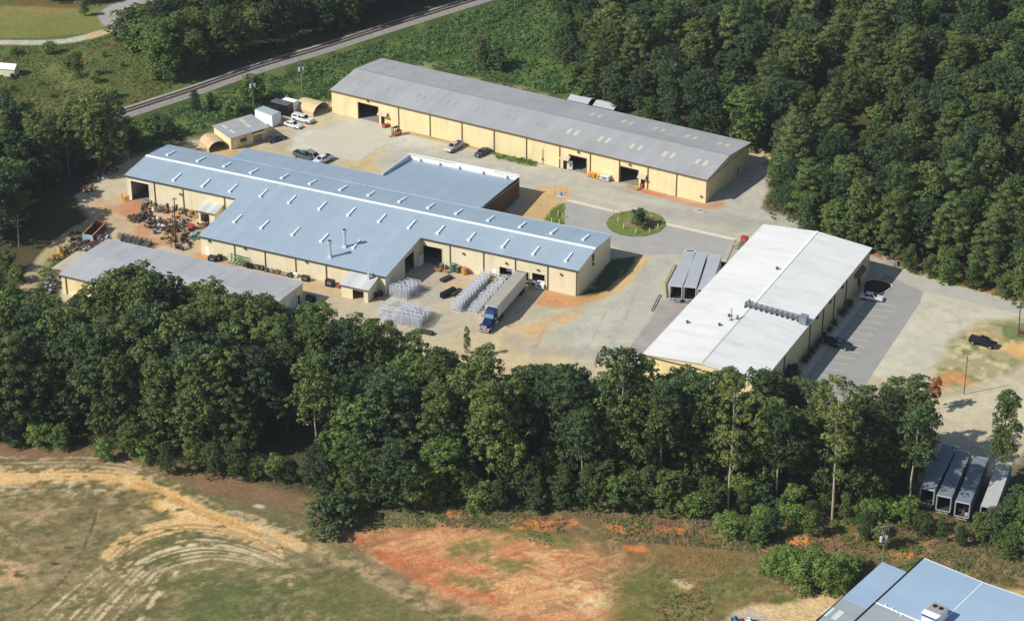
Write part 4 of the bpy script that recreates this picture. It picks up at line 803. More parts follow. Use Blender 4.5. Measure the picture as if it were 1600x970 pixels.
# ---- blue-roofed building at the lower right
DH = 6.0; Df = Fr(*at(1445, 874, DH), -39)
r = Df.root('blue_roofed_building'); tag(r, 'big building with light blue and grey sheet roof cut by the lower right corner', 'building')
M_BD = siding_mat('light_blue_roof', alb(160, 184, 206, .80), .45, .55, .04, .1, 'Y', .12, .03, .25, .0); M_BG = siding_mat('grey_blue_roof', alb(160, 172, 176, .78), .45, .6, .05, .1, 'Y', .12, .04, .25, .0)
sx_ = -Df.g(1361, 934, DH)[1]
zz2 = lambda w_: DH+w_*.028
am = Df.g(1531, 914, DH)[0]; rz_ = lambda a, w_: zz2(w_)+max(0, a-am)*.06; TR = (46-am)*.06
mb = MB(); wall(mb, (0, -46), (1, 0), 46, [(0, DH-1.4), (am, DH-1.4), (46, DH-1.4+TR)], m=M_CREAM); mb.build('wall', None, r)
mb = MB(); wall(mb, (46, -46), (0, 1), 46, [(0, DH-1.4+TR), (46, DH-.1+TR)], m=M_CREAM); mb.build('wall', None, r)
mb = MB(); wall(mb, (46, 0), (-1, 0), 46, [(0, DH-.1+TR), (46-am, DH-.1), (46, DH-.1)], m=M_CREAM); mb.build('wall', None, r)
mb = MB(); wall(mb, (0, 0), (0, -1), 46, [(0, DH-.1), (46, DH-1.4)], m=M_CREAM); mb.build('wall', None, r)
def dq(a0, a1, w0, w1, dz=0): return [(a0, w0, rz_(a0, w0)+dz), (a1, w0, rz_(a1, w0)+dz), (a1, w1, rz_(a1, w1)+dz), (a0, w1, rz_(a0, w1)+dz)]
mb = MB(); slab(mb, dq(-.3, am, -sx_, .3)); slab(mb, dq(am+.003, 46.3, -sx_, .3)); rf = mb.build('roof', M_BD, r)
mb = MB(); slab(mb, dq(-.3, am, -46.3, -sx_-.003, -.02)); slab(mb, dq(am+.003, 46.3, -46.3, -sx_-.003, -.02)); mb.build('roof', M_BG, r)
mb = MB()
def strip3(a0, a1, w0, w1, h, m): b_ = dq(a0, a1, w0, w1); mb.hexa(b_, [(x, y, z+h) for x, y, z in b_], m)
strip3(-.3, am, -sx_-.16, -sx_+.06, .1, M_WHITEV); strip3(am, 46, -sx_-.16, -sx_+.06, .1, M_WHITEV); strip3(am-.08, am+.08, -22, .2, .06, M_WHITEV)
strip3(-.3, am, .303, .42, .03, M_WHITEV); strip3(am, 46, .303, .42, .03, M_WHITEV); mb.build('roof_flashing', None, rf)
mb = MB(); mb.hexa([(-.62, -46, zz2(-46)-.5), (-.303, -46, zz2(-46)-.5), (-.303, .4, zz2(.4)-.5), (-.62, .4, zz2(.4)-.5)], [(-.62, -46, zz2(-46)+.03), (-.303, -46, zz2(-46)+.03), (-.303, .4, zz2(.4)+.03), (-.62, .4, zz2(.4)+.03)], M_BLACK); mb.build('gutter', None, rf)
a, w_ = Df.g(1457, 969, zz2(-20))
hv = empty('rooftop_air_unit', (a+.4, w_-.2, zz2(w_)+.02)); hv.parent = r
mb = MB(); mb.box(-1.3, 1.3, -1.9, 1.9, .1, 2.2, M_WHITE); mb.box(-1.31, 1.31, -1.95, -1.2, 1.6, 2.0, mat('blue_band', alb(70, 90, 160), .5, 0, .05, 1)); mb.box(-1.45, 1.45, -1.99, -.8, 2.2, 2.26, M_WHITE); mb.box(-1.3, 1.3, -.79, 1.9, 2.2, 2.25, mat('unit_grey', alb(170, 168, 164), .6, .1, .1, 2)); mb.build('housing', None, hv)
for k in (-.55, .55): mb = MB(); mb.cyl((k, .9, 2.26), .42, .06, M_BLACK, 14); mb.build('fan', None, hv)
for u, v in ((1384, 946), (1394, 952), (1402, 957), (1408, 962)):
    a, w_ = Df.g(u, v, zz2(-sx_-3)); mb = MB(); mb.cyl((a, w_, zz2(w_)-.02), .12, .3, M_WHITE, 8); mb.build('roof_vent', None, rf)
D2H = 5.2; a1, w1 = Df.g(1378, 880, D2H); a2, w2 = Df.g(1414, 893, D2H); a3, w3 = Df.g(1245, 972, D2H); wl = w2
r2 = Df.root('side_building'); tag(r2, 'lower wing with faded blue and grey roof left of the big blue-roofed building', 'building')
wl = w2; a0_ = a1; gs = 21.0
mb = MB(); wall(mb, (a0_, wl), (0, -1), 44, [(0, D2H-.1), (44, D2H-1.2)], m=M_CREAM); mb.build('wall', None, r2); mb = MB(); wall(mb, (-.65, wl), (-1, 0), -a0_-.65, [(0, D2H-.1), (-a0_-.65, D2H-.1)], m=M_CREAM); mb.build('wall', None, r2)
z3 = lambda w_: D2H+(w_-wl)*.026; sp2 = -10.5
mb = MB(); slab(mb, [(a0_-.2, wl-12.5, z3(wl-12.5)), (-.64, wl-12.5, z3(wl-12.5)), (-.64, wl+.2, z3(wl)), (a0_-.2, wl+.2, z3(wl))]); mb.build('roof', M_BD, r2)
mb = MB(); slab(mb, [(a0_-.2, wl-44, z3(wl-44)-.02), (-.64, wl-44, z3(wl-44)-.02), (-.64, wl-12.503, z3(wl-12.5)-.02), (a0_-.2, wl-12.503, z3(wl-12.5)-.02)]); rg = mb.build('roof', M_BG, r2)
for u, v in ((1294, 954), (1309, 960)):
    a, w_ = Df.g(u, v, D2H-.4); mb = MB(); mb.poly([(a-.5, w_-1.4, z3(w_-1.4)), (a+.5, w_-1.4, z3(w_-1.4)), (a+.5, w_+1.4, z3(w_+1.4)), (a-.5, w_+1.4, z3(w_+1.4))], mat('bright_skylight', alb(214, 220, 214), .5, 0, .05, 1)); mb.build('skylight', None, rg)
mb = MB(); mb.box(a0_-.28, a0_-.203, wl-44, wl+.2, D2H-1.5, D2H-.3, M_BLACK); mb.build('fascia', None, r2)
# ---- white garden shed far left
x, y = at(12, 116); r = tag(empty('garden_shed', (x, y, 0), math.radians(-12)), 'small white garden shed with pale roof at the left edge of the meadow', 'shed')
mb = MB(); mb.hexa([(-2.6, -1.6, 0), (2.6, -1.6, 0), (2.6, 1.6, 0), (-2.6, 1.6, 0)], [(-2.6, -1.6, 2.1), (2.6, -1.6, 2.1), (2.6, 1.6, 2.1), (-2.6, 1.6, 2.1)], mat('cream_board', alb(236, 232, 196), .7, 0, .06, 1)); mb.build('wall', None, r)
mb = MB(); slab(mb, [(-2.8, -1.8, 2.1), (2.8, -1.8, 2.1), (2.8, 0, 3.0), (-2.8, 0, 3.0)], .08, M_WHITE); slab(mb, [(-2.8, 0, 3.0), (2.8, 0, 3.0), (2.8, 1.8, 2.1), (-2.8, 1.8, 2.1)], .08, M_WHITE)
for s in (-2.61, 2.61): mb.poly([(s, -1.6, 2.1), (s, 1.6, 2.1), (s, 0, 2.9)], M_WHITE)
mb.build('roof', None, r)
# ------------------------------------------------------------------ vehicles
M_TYRE = mat('tyre_rubber', alb(34, 33, 33), .85, 0, .1, 3); M_RIM = mat('wheel_rim', alb(190, 192, 196), .35, .6, .05, 3)
M_HEAD = mat('headlamp', alb(235, 238, 240), .15, 0, .02, 2, spec=.6); M_TAIL = mat('tail_lamp', alb(150, 30, 26), .3, 0, .05, 2)
M_CHROME = mat('chrome', alb(220, 222, 226), .18, .9, .03, 2); M_UNDER = mat('chassis_black', alb(40, 40, 42), .8, 0, .1, 2)
def paint(n, c): return mat(n, alb(*c), .28, .1, .03, 1, spec=.6)
def place(p, q, z=0):
    a = at(*p, z); b = at(*q, z); return ((a[0]+b[0])/2, (a[1]+b[1])/2, math.atan2(b[1]-a[1], b[0]-a[0]), math.hypot(b[0]-a[0], b[1]-a[1]))
def wheel(root, x, y, r=.34, wd=.24, n=14):
    mb = MB(); mb.cyl((0, -wd/2, 0), r, wd, M_TYRE, n, 'Y'); o = mb.build('wheel', None, root); o.location = (x, y, r)
    mb = MB(); s = 1 if y > 0 else -1; mb.cyl((0, s*wd/2-.01*s if s > 0 else -wd/2-.02, 0), r*.62, .03, M_RIM, n, 'Y'); mb.build('rim', None, o); return o
def car(kind, label, p, q, pm, group=None, name=None, cap=False, scale=None):
    x, y, th, L0 = place(p, q); dims = {'sedan': (4.8, 1.8, 1.42), 'pickup': (5.6, 1.95, 1.8), 'suv': (4.9, 1.9, 1.75), 'wagon': (4.7, 1.8, 1.55)}[kind]; L, Wd, H = dims
    r = empty(name or {'sedan': 'parked_car', 'pickup': 'pickup_truck', 'suv': 'parked_car', 'wagon': 'parked_car'}[kind], (x, y, .02), th); tag(r, label, 'pickup truck' if kind == 'pickup' else 'car', group)
    h = L/2; b0 = .28 if kind != 'pickup' else .42; bl = .88 if kind in ('sedan', 'wagon') else 1.08
    wr = .33 if kind in ('sedan', 'wagon') else .39; wx = h-.95
    # body side outline with wheel arches
    def arch(cx): return [(cx-wr-.07, b0), (cx-wr*.75, b0+wr*.72), (cx, b0+wr*1.0), (cx+wr*.75, b0+wr*.72), (cx+wr+.07, b0)]
    low = [(-h+.04, b0+.08)]+arch(-wx)+arch(wx)+[(h-.04, b0+.08)]
    if kind == 'sedan': top = [(h, .55), (h-.1, .72), (h-1.2, .9), (-h+1.0, .95), (-h+.05, .9), (-h, .6)]
    elif kind == 'pickup': top = [(h, .8), (h-.08, 1.02), (h-1.35, 1.15), (-h+2.0, 1.18), (-h+.0, 1.18), (-h, .75)]
    else: top = [(h, .65), (h-.1, .88), (h-1.15, 1.02), (-h+.05, 1.05), (-h, .6)]
    mb = MB(); ol = low+top
    ins = lambda px, pz: .1 if pz > bl-.05 else (.06 if abs(px) > h-.15 else 0)
    mb.profile(ol, -Wd/2, Wd/2, pm, ins); body = mb.build('body', None, r); bevel(body, .05, 2)
    if kind == 'pickup' and not cap:
        mb = MB(); mb.box(-h+.1, -h+1.95, -Wd/2+.2, Wd/2-.2, 1.185, 1.19, M_UNDER); mb.build('load_bed', None, r)
        mb = MB(); mb.box(-h+.1, -h+1.95, -Wd/2+.09, -Wd/2+.19, 1.17, 1.3, pm); mb.box(-h+.1, -h+1.95, Wd/2-.19, Wd/2-.09, 1.17, 1.3, pm); mb.box(-h+.02, -h+.1, -Wd/2+.09, Wd/2-.09, 1.1, 1.3, pm); mb.build('bed_rail', None, r)
    # cabin (greenhouse) with glass panels standing just proud of it
    cab = {'sedan': (-h+.75, h-1.25, .55, .85), 'pickup': (-h+2.0, h-1.35, .12, .75), 'suv': (-h+.12, h-1.25, .28, .8), 'wagon': (-h+.15, h-1.2, .5, .8)}[kind]
    c0, c1, rb, rf_ = cab; zb = {'sedan': .9, 'wagon': 1.0, 'pickup': 1.14, 'suv': 1.03}[kind]; y0 = Wd/2-.1; y1 = Wd/2-.27
    B = [(c0, -y0, zb), (c1, -y0, zb), (c1, y0, zb), (c0, y0, zb)]; T_ = [(c0+rb, -y1, H), (c1-rf_, -y1, H), (c1-rf_, y1, H), (c0+rb, y1, H)]
    mb = MB(); mb.hexa(B, T_, pm); cb = mb.build('cabin', None, r); bevel(cb, .04, 2)
    def panel(a, b, c, d, nm='window', k=.016):
        a, b, c, d = map(Vector, (a, b, c, d)); n = (b-a).cross(d-a).normalized(); ctr = (a+b+c+d)/4; P = [ctr+(p-ctr)*.84+n*k for p in (a, b, c, d)]
        mb = MB(); mb.hexa([p-n*.01 for p in P], P, M_GLASS); mb.build(nm, None, r)
    panel(B[1], B[2], T_[2], T_[1], 'windscreen'); panel(B[3], B[0], T_[0], T_[3], 'rear_window')
    for s in (0, 1):
        if s == 0: a, b, c, d = B[0], B[1], T_[1], T_[0]
        else: a, b, c, d = B[2], B[3], T_[3], T_[2]
        a, b, c, d = map(Vector, (a, b, c, d)); m1 = (a+b)/2; m2 = (d+c)/2; panel(a, m1, m2, d); panel(m1, b, c, m2)
    if cap:
        mb = MB(); mb.taper(-h+.08, -h+2.02, -y0, y0, 1.17, H-.02, .12, .16, pm, .02); mb.build('bed_cap', None, r)
        mb = MB(); mb.hexa([(-h+.5, -y0+.035, 1.3), (-h+1.7, -y0+.035, 1.3), (-h+1.65, -y0+.1, 1.62), (-h+.55, -y0+.1, 1.62)], [(-h+.5, -y0+.0, 1.3), (-h+1.7, -y0+.0, 1.3), (-h+1.65, -y0+.075, 1.62), (-h+.55, -y0+.075, 1.62)], M_GLASS); mb.build('cap_window', None, r)
    for sx in (-wx, wx):
        for sy in (-Wd/2+.1, Wd/2-.1): wheel(r, sx, sy, wr)
    for s in (-1, 1):
        zl = b0+.3; mb = MB(); mb.box(h-.09, h+.015, s*(Wd/2-.36)-.16, s*(Wd/2-.36)+.16, zl, zl+.16, M_HEAD); mb.build('headlight', None, r)
        mb = MB(); mb.box(-h-.012, -h+.08, s*(Wd/2-.3)-.13, s*(Wd/2-.3)+.13, zl+.05, zl+.28, M_TAIL); mb.build('tail_light', None, r)
        mb = MB(); mb.box(c1-.5, c1-.32, s*(y0+.08)-.09, s*(y0+.08)+.09, zb+.04, zb+.2, pm); mb.build('mirror', None, r)
    mb = MB(); mb.box(h-.04, h+.07, -Wd/2+.12, Wd/2-.12, b0+.02, b0+.2, M_CHROME if kind == 'pickup' else pm); mb.box(-h-.08, -h+.04, -Wd/2+.12, Wd/2-.12, b0+.02, b0+.2, M_CHROME if kind == 'pickup' else pm); mb.build('bumper', None, r)
    mb = MB(); mb.box(-h+.3, h-.3, -Wd/2+.25, Wd/2-.25, .2, b0+.05, M_UNDER); mb.build('underbody', None, r)
    return r
P_W = paint('white_car_paint', (236, 238, 240)); P_K = paint('black_car_paint', (22, 24, 30)); P_G = paint('dark_green_paint', (26, 52, 50)); P_S = paint('silver_paint', (186, 184, 180)); P_GR = paint('green_truck_paint', (72, 106, 96)); P_GY = paint('graphite_paint', (58, 62, 68)); P_T = paint('taupe_paint', (150, 142, 130))
car('pickup', 'white pickup truck with covered bed parked beside the white sedan near the black trailer', (458, 186), (488, 194), P_W, cap=True)
car('sedan', 'white sedan parked in the open yard, nearer than the white pickup truck', (446, 195), (469, 201.5), P_W)
car('pickup', 'silver pickup with dark bed parked along the long yellow warehouse', (718, 229), (702, 238), P_S, name='pickup_truck')
car('sedan', 'black sedan parked along the long yellow warehouse next to the grass strip', (763, 237), (745, 246), P_GY)
car('sedan', 'white sedan nosed out of the first bay beside the kerbed bed', (1345, 465), (1378, 470), P_W)
car('pickup', 'dark green pickup truck parked halfway down the striped parking lot', (1290, 536), (1329, 546.5), P_G)
car('pickup', 'black pickup truck parked alone on the weedy gravel lot at the right', (1516, 534), (1555, 544), P_K)
car('pickup', 'green pickup half hidden behind the blue roof, leftmost of the row', (462, 243), (488, 252), P_GR)
car('suv', 'taupe vehicle behind the blue roof, middle of the row of three', (482, 244), (499, 253), P_T)
car('pickup', 'white-bonnet pickup behind the blue roof, rightmost of the row of three', (513, 250), (495, 258), P_W)
car('sedan', 'dark grey low car parked in the shade at the corner of the yellow office shed', (424, 222), (440, 217), P_GY)

def semitrailer(label, p, q, roofm, sidem, group=None, L=16.1, open_=True, reefer=False, deck=1.15, cargo=None, z=4.05, full=True):
    """p, q: rear-left and front-left top corners seen in the photo, at roof height"""
    a = at(*p, z); b = at(*q, z); th = math.atan2(b[1]-a[1], b[0]-a[0]); r = empty('semi_trailer', (a[0], a[1], 0), th); tag(r, label, 'trailer', group); Wd = 2.6
    # local: x forward from the rear, y to -Wd (to the right)
    mb = MB(); mb.box(0, L, -Wd, -Wd+.06, deck, z-.05, sidem); mb.box(0, L, -.06, 0, deck, z-.05, sidem); k = .6
    while k < L-.3: mb.box(k, k+.05, -Wd-.025, -Wd-.002, deck+.05, z-.12, sidem); mb.box(k, k+.05, .002, .025, deck+.05, z-.12, sidem); k += .61
    mb.build('side_wall', None, r)
    mb = MB(); mb.box(0, L, -Wd, 0, z-.049, z, roofm); mb.box(0, .12, -Wd-.01, .01, z-.02, z+.03, M_GALV); mb.box(L-.15, L, -Wd-.01, .01, z-.02, z+.03, M_GALV); k = 1.2
    while k < L-.5: mb.box(k, k+.04, -Wd+.02, -.02, z, z+.012, roofm); k += 1.22
    mb.build('roof', None, r)
    mb = MB(); mb.box(.02, L-.05, -Wd+.06, -.06, deck-.1, deck, mat('trailer_floor', alb(66, 58, 50), .9, 0, .2, 2)); mb.box(L-.05, L, -Wd, 0, deck, z-.05, sidem); mb.build('floor', None, r)
    mb = MB(); mb.box(-.03, .12, -.13, .0, deck-.15, z, M_GALV); mb.box(-.03, .12, -Wd, -Wd+.13, deck-.15, z, M_GALV); mb.box(-.03, .12, -Wd+.13, -.13, z-.16, z, M_GALV); mb.box(-.03, .12, -Wd+.13, -.13, deck-.2, deck-.0, M_GALV)
    mb.box(-.02, .06, -Wd+.3, -.3, .5, .62, M_GALV); mb.box(-.02, .06, -Wd+.7, -Wd+.8, .62, deck-.2, M_GALV); mb.box(-.02, .06, -.8, -.7, .62, deck-.2, M_GALV); mb.build('rear_frame', None, r)
    if not open_:
        for s in (0, 1): mb = MB(); y0 = -Wd/2+.01 if s == 0 else -Wd+.14; mb.box(.0, .05, y0, y0+Wd/2-.15, deck+.01, z-.17, sidem); mb.build('rear_door', None, r)
    else:
        for s in (0, 1): mb = MB(); y = .005 if s == 0 else -Wd-.065; mb.box(.02, 1.25, y+(.03 if s == 0 else -.03), y+.06+(.03 if s == 0 else -.03), deck, z-.15, sidem); mb.build('open_door', None, r)
    mb = MB(); mb.box(.5, L-.6, -Wd/2-.5, -Wd/2-.35, .85, deck-.1, M_UNDER); mb.box(.5, L-.6, -Wd/2+.35, -Wd/2+.5, .85, deck-.1, M_UNDER); mb.build('chassis_rail', None, r)
    for x in (1.3, 2.55):
        for y in (-.3, -Wd+.3): wheel(r, x, y, .5, .5)
    for y in (-.6, -Wd+.6): mb = MB(); mb.box(L-2.9, L-2.75, y-.07, y+.07, .05, deck-.1, M_UNDER); mb.box(L-3, L-2.65, y-.16, y+.16, 0, .06, M_UNDER); mb.build('landing_leg', None, r)
    if reefer: mb = MB(); mb.box(L, L+.75, -Wd+.2, -.2, 1.7, z-.0, M_WHITE); mb.box(L+.1, L+.6, -Wd+.4, -.4, z, z+.02, M_BLACK); mb.build('cooling_unit', None, r)
    if cargo:
        for i in range(5): mb = MB(); x0 = .4+i*.5; y0 = -Wd+.3+(i % 3)*.7; mb.box(x0, x0+.45, y0, y0+.5, deck+.01, deck+.5+.25*(i % 2), cargo if i % 2 else M_GALV); c = mb.build('scrap_load', None, r)
    return r
TRF = mat('trailer_roof', alb(190, 194, 198), .5, .15, .06, .4); TRS = mat('trailer_side', alb(192, 202, 214), .45, .15, .08, .6); TRG = mat('trailer_roof_dusty', alb(176, 172, 158), .75, 0, .14, .5)
semitrailer('leftmost of three box trailers backed to the dock, cooling unit on its nose', (1046.7, 445.8), (1070, 389), TRF, TRS, reefer=True)
semitrailer('middle of the three grey-roofed box trailers backed up to the dock', (1068.5, 447.5), (1087, 391.5), TRF, TRS)
semitrailer('right of the three box trailers at the dock, partly hidden by the white roof', (1090.5, 451), (1109, 395), TRF, TRS, reefer=False)
TRD = mat('parked_trailer_roof', alb(128, 138, 146), .6, .1, .14, .5); TRL = mat('pale_trailer_roof', alb(196, 196, 190), .6, .1, .1, .5); TSD = mat('parked_trailer_side', alb(128, 144, 156), .5, .15, .1, .6)  # TRD is darkened: tree shade is put into the roof colour
semitrailer('leftmost of the four open box trailers parked in the tree shade at lower right', (1438, 761.5), (1470.5, 699), TRD, TSD)
semitrailer('second from the left of the four open box trailers in the tree shade', (1464, 773), (1494, 705), TRD, TSD)
semitrailer('third from the left of four shaded box trailers, loaded with scrap, roof dappled', (1493, 782.5), (1521, 715), TRD, TSD, cargo=M_RUST)
semitrailer('rightmost of the four parked box trailers, pale roof partly covered by a tree', (1532.5, 789.7), (1556, 728), TRL, TSD, cargo=M_GALV)
semitrailer('white-sided box trailer coupled behind the blue truck at the loading door', (822.5, 426.5), (779.5, 476), TRG, mat('white_trailer_side', alb(226, 228, 228), .4, .1, .06, .8), open_=False)
# blue truck tractor; it faces down the photograph
a = at(779.5, 476, 4.05); b = at(763.5, 474, 4.05); c0 = Vector(((a[0]+b[0])/2, (a[1]+b[1])/2, 0)); rr_ = at(822.5, 426.5, 4.05); dd = Vector((a[0]-rr_[0], a[1]-rr_[1], 0)).normalized(); th = math.atan2(dd.y, dd.x)
o0 = c0-dd*1.7; r = tag(empty('truck_tractor', (o0.x, o0.y, 0), th), 'dark blue long-nosed truck tractor with chrome grille, coupled to the white-sided trailer', 'truck')
PB = paint('blue_truck_paint', (24, 44, 100))
mb = MB(); mb.box(-.6, 7.0, -.5, -.35, .7, .95, M_UNDER); mb.box(-.6, 7.0, .35, .5, .7, .95, M_UNDER); mb.box(-.2, .9, -.6, .6, .96, 1.1, M_UNDER); mb.build('frame', None, r)
mb = MB(); mb.hexa([(2.3, -1.2, .8), (4.6, -1.2, .8), (4.6, 1.2, .8), (2.3, 1.2, .8)], [(2.3, -1.15, 3.6), (3.7, -1.1, 3.3), (3.7, 1.1, 3.3), (2.3, 1.15, 3.6)], PB); cbn = mb.build('cab', None, r); bevel(cbn, .1, 2)
mb = MB(); mb.hexa([(2.35, -1.1, 3.35), (3.9, -1.0, 3.1), (3.9, 1.0, 3.1), (2.35, 1.1, 3.35)], [(2.35, -1.0, 3.95), (3.2, -.85, 3.6), (3.2, .85, 3.6), (2.35, 1.0, 3.95)], PB); f = mb.build('roof_fairing', None, r); bevel(f, .08, 2)
mb = MB(); mb.hexa([(4.5, -.95, .7), (6.9, -.8, .7), (6.9, .8, .7), (4.5, .95, .7)], [(4.4, -.95, 2.15), (6.85, -.62, 1.75), (6.85, .62, 1.75), (4.4, .95, 2.15)], PB); hd = mb.build('hood', None, r); bevel(hd, .08, 2)
for s in (-1, 1):
    mb = MB(); mb.profile([(5.1, .55), (5.35, 1.1), (5.8, 1.3), (6.3, 1.2), (6.75, .75), (6.9, .6), (6.4, .9), (5.8, 1.05), (5.4, .8)], min(s*.8, s*1.25), max(s*.8, s*1.25), PB); mb.build('fender', None, r)
    mb = MB(); mb.box(6.86, 6.97, s*.95-.17, s*.95+.17, .85, 1.1, M_HEAD); mb.build('headlight', None, r)
    mb = MB(); mb.bar((2.1, s*1.05, .9), (2.1, s*1.05, 3.9), .08, M_CHROME, 8); mb.build('exhaust_stack', None, r)
    mb = MB(); mb.cyl((2.4, s*1.05 if s > 0 else -1.05, .7), .3, 1.5, M_CHROME, 10, 'X'); mb.build('fuel_tank', None, r)
    mb = MB(); mb.box(4.25, 4.4, s*1.5-.12, s*1.5+.12, 2.1, 2.6, M_CHROME); mb.bar((4.3, s*1.15, 2.3), (4.3, s*1.5, 2.35), .03, M_CHROME); mb.build('mirror', None, r)
    mb = MB(); mb.hexa([(3.1, s*1.165, 2.1), (4.15, s*1.175, 2.1), (3.85, s*1.14, 2.75), (3.1, s*1.15, 2.75)], [(3.1, s*1.21, 2.1), (4.15, s*1.21, 2.1), (3.85, s*1.17, 2.75), (3.1, s*1.18, 2.75)], M_GLASS); mb.build('side_window', None, r)
mb = MB(); mb.hexa([(4.42, -1.0, 2.16), (4.42, 1.0, 2.16), (4.04, .95, 2.9), (4.04, -.95, 2.9)], [(4.46, -1.0, 2.18), (4.46, 1.0, 2.18), (4.08, .95, 2.92), (4.08, -.95, 2.92)], mat('windscreen_glass', alb(120, 150, 170), .1, 0, .05, 1, spec=.8)); mb.build('windscreen', None, r)
mb = MB(); mb.box(6.88, 6.98, -.6, .6, .75, 1.7, M_CHROME); mb.build('grille', None, r); mb = MB(); mb.box(6.95, 7.2, -1.15, 1.15, .4, .75, M_CHROME); mb.build('bumper', None, r)
for x, ys in ((5.9, (1.05,)), (.9, (.95, )), (-.4, (.95,))):
    for y in ys:
        for s in (-1, 1): wheel(r, x, s*y, .5, .32 if x > 5 else .55)

# ---- small enclosed trailers and the container by the office
def boxtrailer(name, label, p, q, Wd, h, bodym, roofm, wheels=True, deck=.5, cat='trailer', ribs=True):
    F = Fr.px(p, q); L = F.g(*q)[0]; r = F.root(name); tag(r, label, cat); mb = MB(); mb.box(0, L, 0, Wd, deck, h, bodym); k = .5
    while ribs and k < L-.2: mb.box(k, k+.05, -.025, -.002, deck+.05, h-.1, bodym); k += .6
    b_ = mb.build('body', None, r); mb = MB(); mb.hexa([(-.03, -.03, h), (L+.03, -.03, h), (L+.03, Wd+.03, h), (-.03, Wd+.03, h)], [(.1, .15, h+.12), (L-.1, .15, h+.12), (L-.1, Wd-.15, h+.12), (.1, Wd-.15, h+.12)], roofm); mb.build('roof', None, r)
    mb = MB(); mb.box(L+.002, L+.05, .2, Wd/2-.02, deck+.1, h-.15, bodym); mb.box(L+.002, L+.05, Wd/2+.02, Wd-.2, deck+.1, h-.15, bodym); mb.build('door', None, r)
    if wheels:
        for x in (L*.4, L*.4+.85):
            for y in (.05, Wd-.05): wheel(r, x, y, .34, .22)
        mb = MB(); mb.bar((0, Wd*.3, .45), (-1.2, Wd/2, .45), .05, M_UNDER); mb.bar((0, Wd*.7, .45), (-1.2, Wd/2, .45), .05, M_UNDER); mb.build('tow_bar', None, r)
    return r
boxtrailer('enclosed_trailer', 'black box trailer with grey roof in the yard corner behind the white cars', (423, 177), (450, 184), 2.4, 3.1, P_K, mat('trailer_dark_roof', alb(98, 102, 104), .6, 0, .1, 1))
boxtrailer('enclosed_trailer', 'white box trailer parked between the black one and the tan arched shelter', (439, 174), (459, 179), 2.3, 2.9, M_WHITE, M_WHITE)
boxtrailer('storage_container', 'long white box with pale blue top beside the yellow office shed', (399, 190), (426, 200), 3.0, 3.1, M_WHITE, mat('pale_blue_top', alb(170, 188, 190), .6, 0, .08, .7), wheels=False, deck=.2, cat='container')
# forklift
x, y, th, _ = place((628, 209), (611, 214)); r = tag(empty('forklift', (x, y, .02), th), 'orange and black forklift standing beside the open door of the long warehouse', 'forklift')
mb = MB(); mb.box(-1.2, .9, -.55, .55, .25, .95, M_ORANGE); mb.box(-1.25, -.5, -.55, .55, .95, 1.25, M_ORANGE); bevel(mb.build('body', None, r), .05)
mb = MB(); [mb.bar((a, b, .95), (a*.8, b, 2.1), .05, M_BLACK) for a in (-.6, .7) for b in (-.45, .45)]; mb.box(-.7, .75, -.55, .55, 2.1, 2.18, M_BLACK); mb.build('overhead_guard', None, r)
mb = MB(); mb.box(1.0, 1.12, -.4, -.3, .1, 2.3, M_BLACK); mb.box(1.0, 1.12, .3, .4, .1, 2.3, M_BLACK); mb.box(1.02, 1.1, -.3, .3, 2.1, 2.2, M_BLACK); mb.build('mast', None, r)
for s in (-.3, .3): mb = MB(); mb.box(1.13, 2.1, s-.06, s+.06, .08, .14, M_BLACK); mb.build('fork', None, r)
mb = MB(); mb.box(-.4, .1, -.25, .25, .96, 1.15, M_BLACK); mb.box(-.5, -.4, -.25, .25, .96, 1.6, M_BLACK); mb.build('seat', None, r)
for a in (-.85, .65):
    for b in (-.55, .55): wheel(r, a, b, .28, .2)
RANK = {}
def nth(key): RANK[key] = RANK.get(key, -1)+1; return 'first second third fourth fifth sixth seventh eighth ninth tenth eleventh twelfth thirteenth fourteenth fifteenth'.split()[RANK[key]]
# ---- galvanised rack stacks
M_GV2 = mat('bright_galvanised', alb(208, 213, 220, .88), .5, .1, .08, 3)
def make_rack(levels, w_=1.9, d=1.15, lh=.42):
    r = empty('rack_stack'); H = levels*lh
    for x in (0, w_):
        for y in (0, d): mb = MB(); mb.bar((x, y, 0), (x, y, H), .05, M_GV2); mb.build('post', None, r)
    for k in range(levels+1):
        mb = MB(); z = .05+k*lh*(levels*lh-.05)/(levels*lh)
        for y in (0, d): mb.bar((0, y, z), (w_, y, z), .065, M_GV2)
        for x in (0, w_/2, w_): mb.bar((x, 0, z), (x, d, z), .05, M_GV2)
        mb.build('tray', None, r)
    return r
RK = {n: make_rack(n) for n in (2, 3, 5, 6)}; used_rk = set()
def rack(n, x, y, th, label, group=None):
    if n not in used_rk: o = RK[n]; used_rk.add(n)
    else: o = copy_tree(RK[n])
    o.location = (x, y, .01); o.rotation_euler = (0, 0, th); tag(o, label, 'rack'); 
    if group: o['group'] = group
    elif 'group' in o: del o['group']
thM = Mf.t; DM = Vector((math.cos(thM), math.sin(thM))); NM = Vector((-DM.y, DM.x))
p0 = Vector(at(705, 485)); 
for i in range(12): q = p0+NM*1.32*i+DM*rnd.uniform(-.1, .1); rack(5, q.x, q.y, thM, nth('a')+' tall galvanised stack from the camera end of the left of two rows', 'galvanised stacks of the left row')
p0 = Vector(at(731, 487))
for i in range(13):
    q = p0+NM*1.32*i+DM*rnd.uniform(-.15, .15); rack(3 if i % 3 else 2, q.x, q.y, thM+rnd.uniform(-.06, .06), nth('b')+' low galvanised stack from the camera end, row right beside the trailer', 'low galvanised stacks by the trailer')
c1 = Vector(at(637, 469))
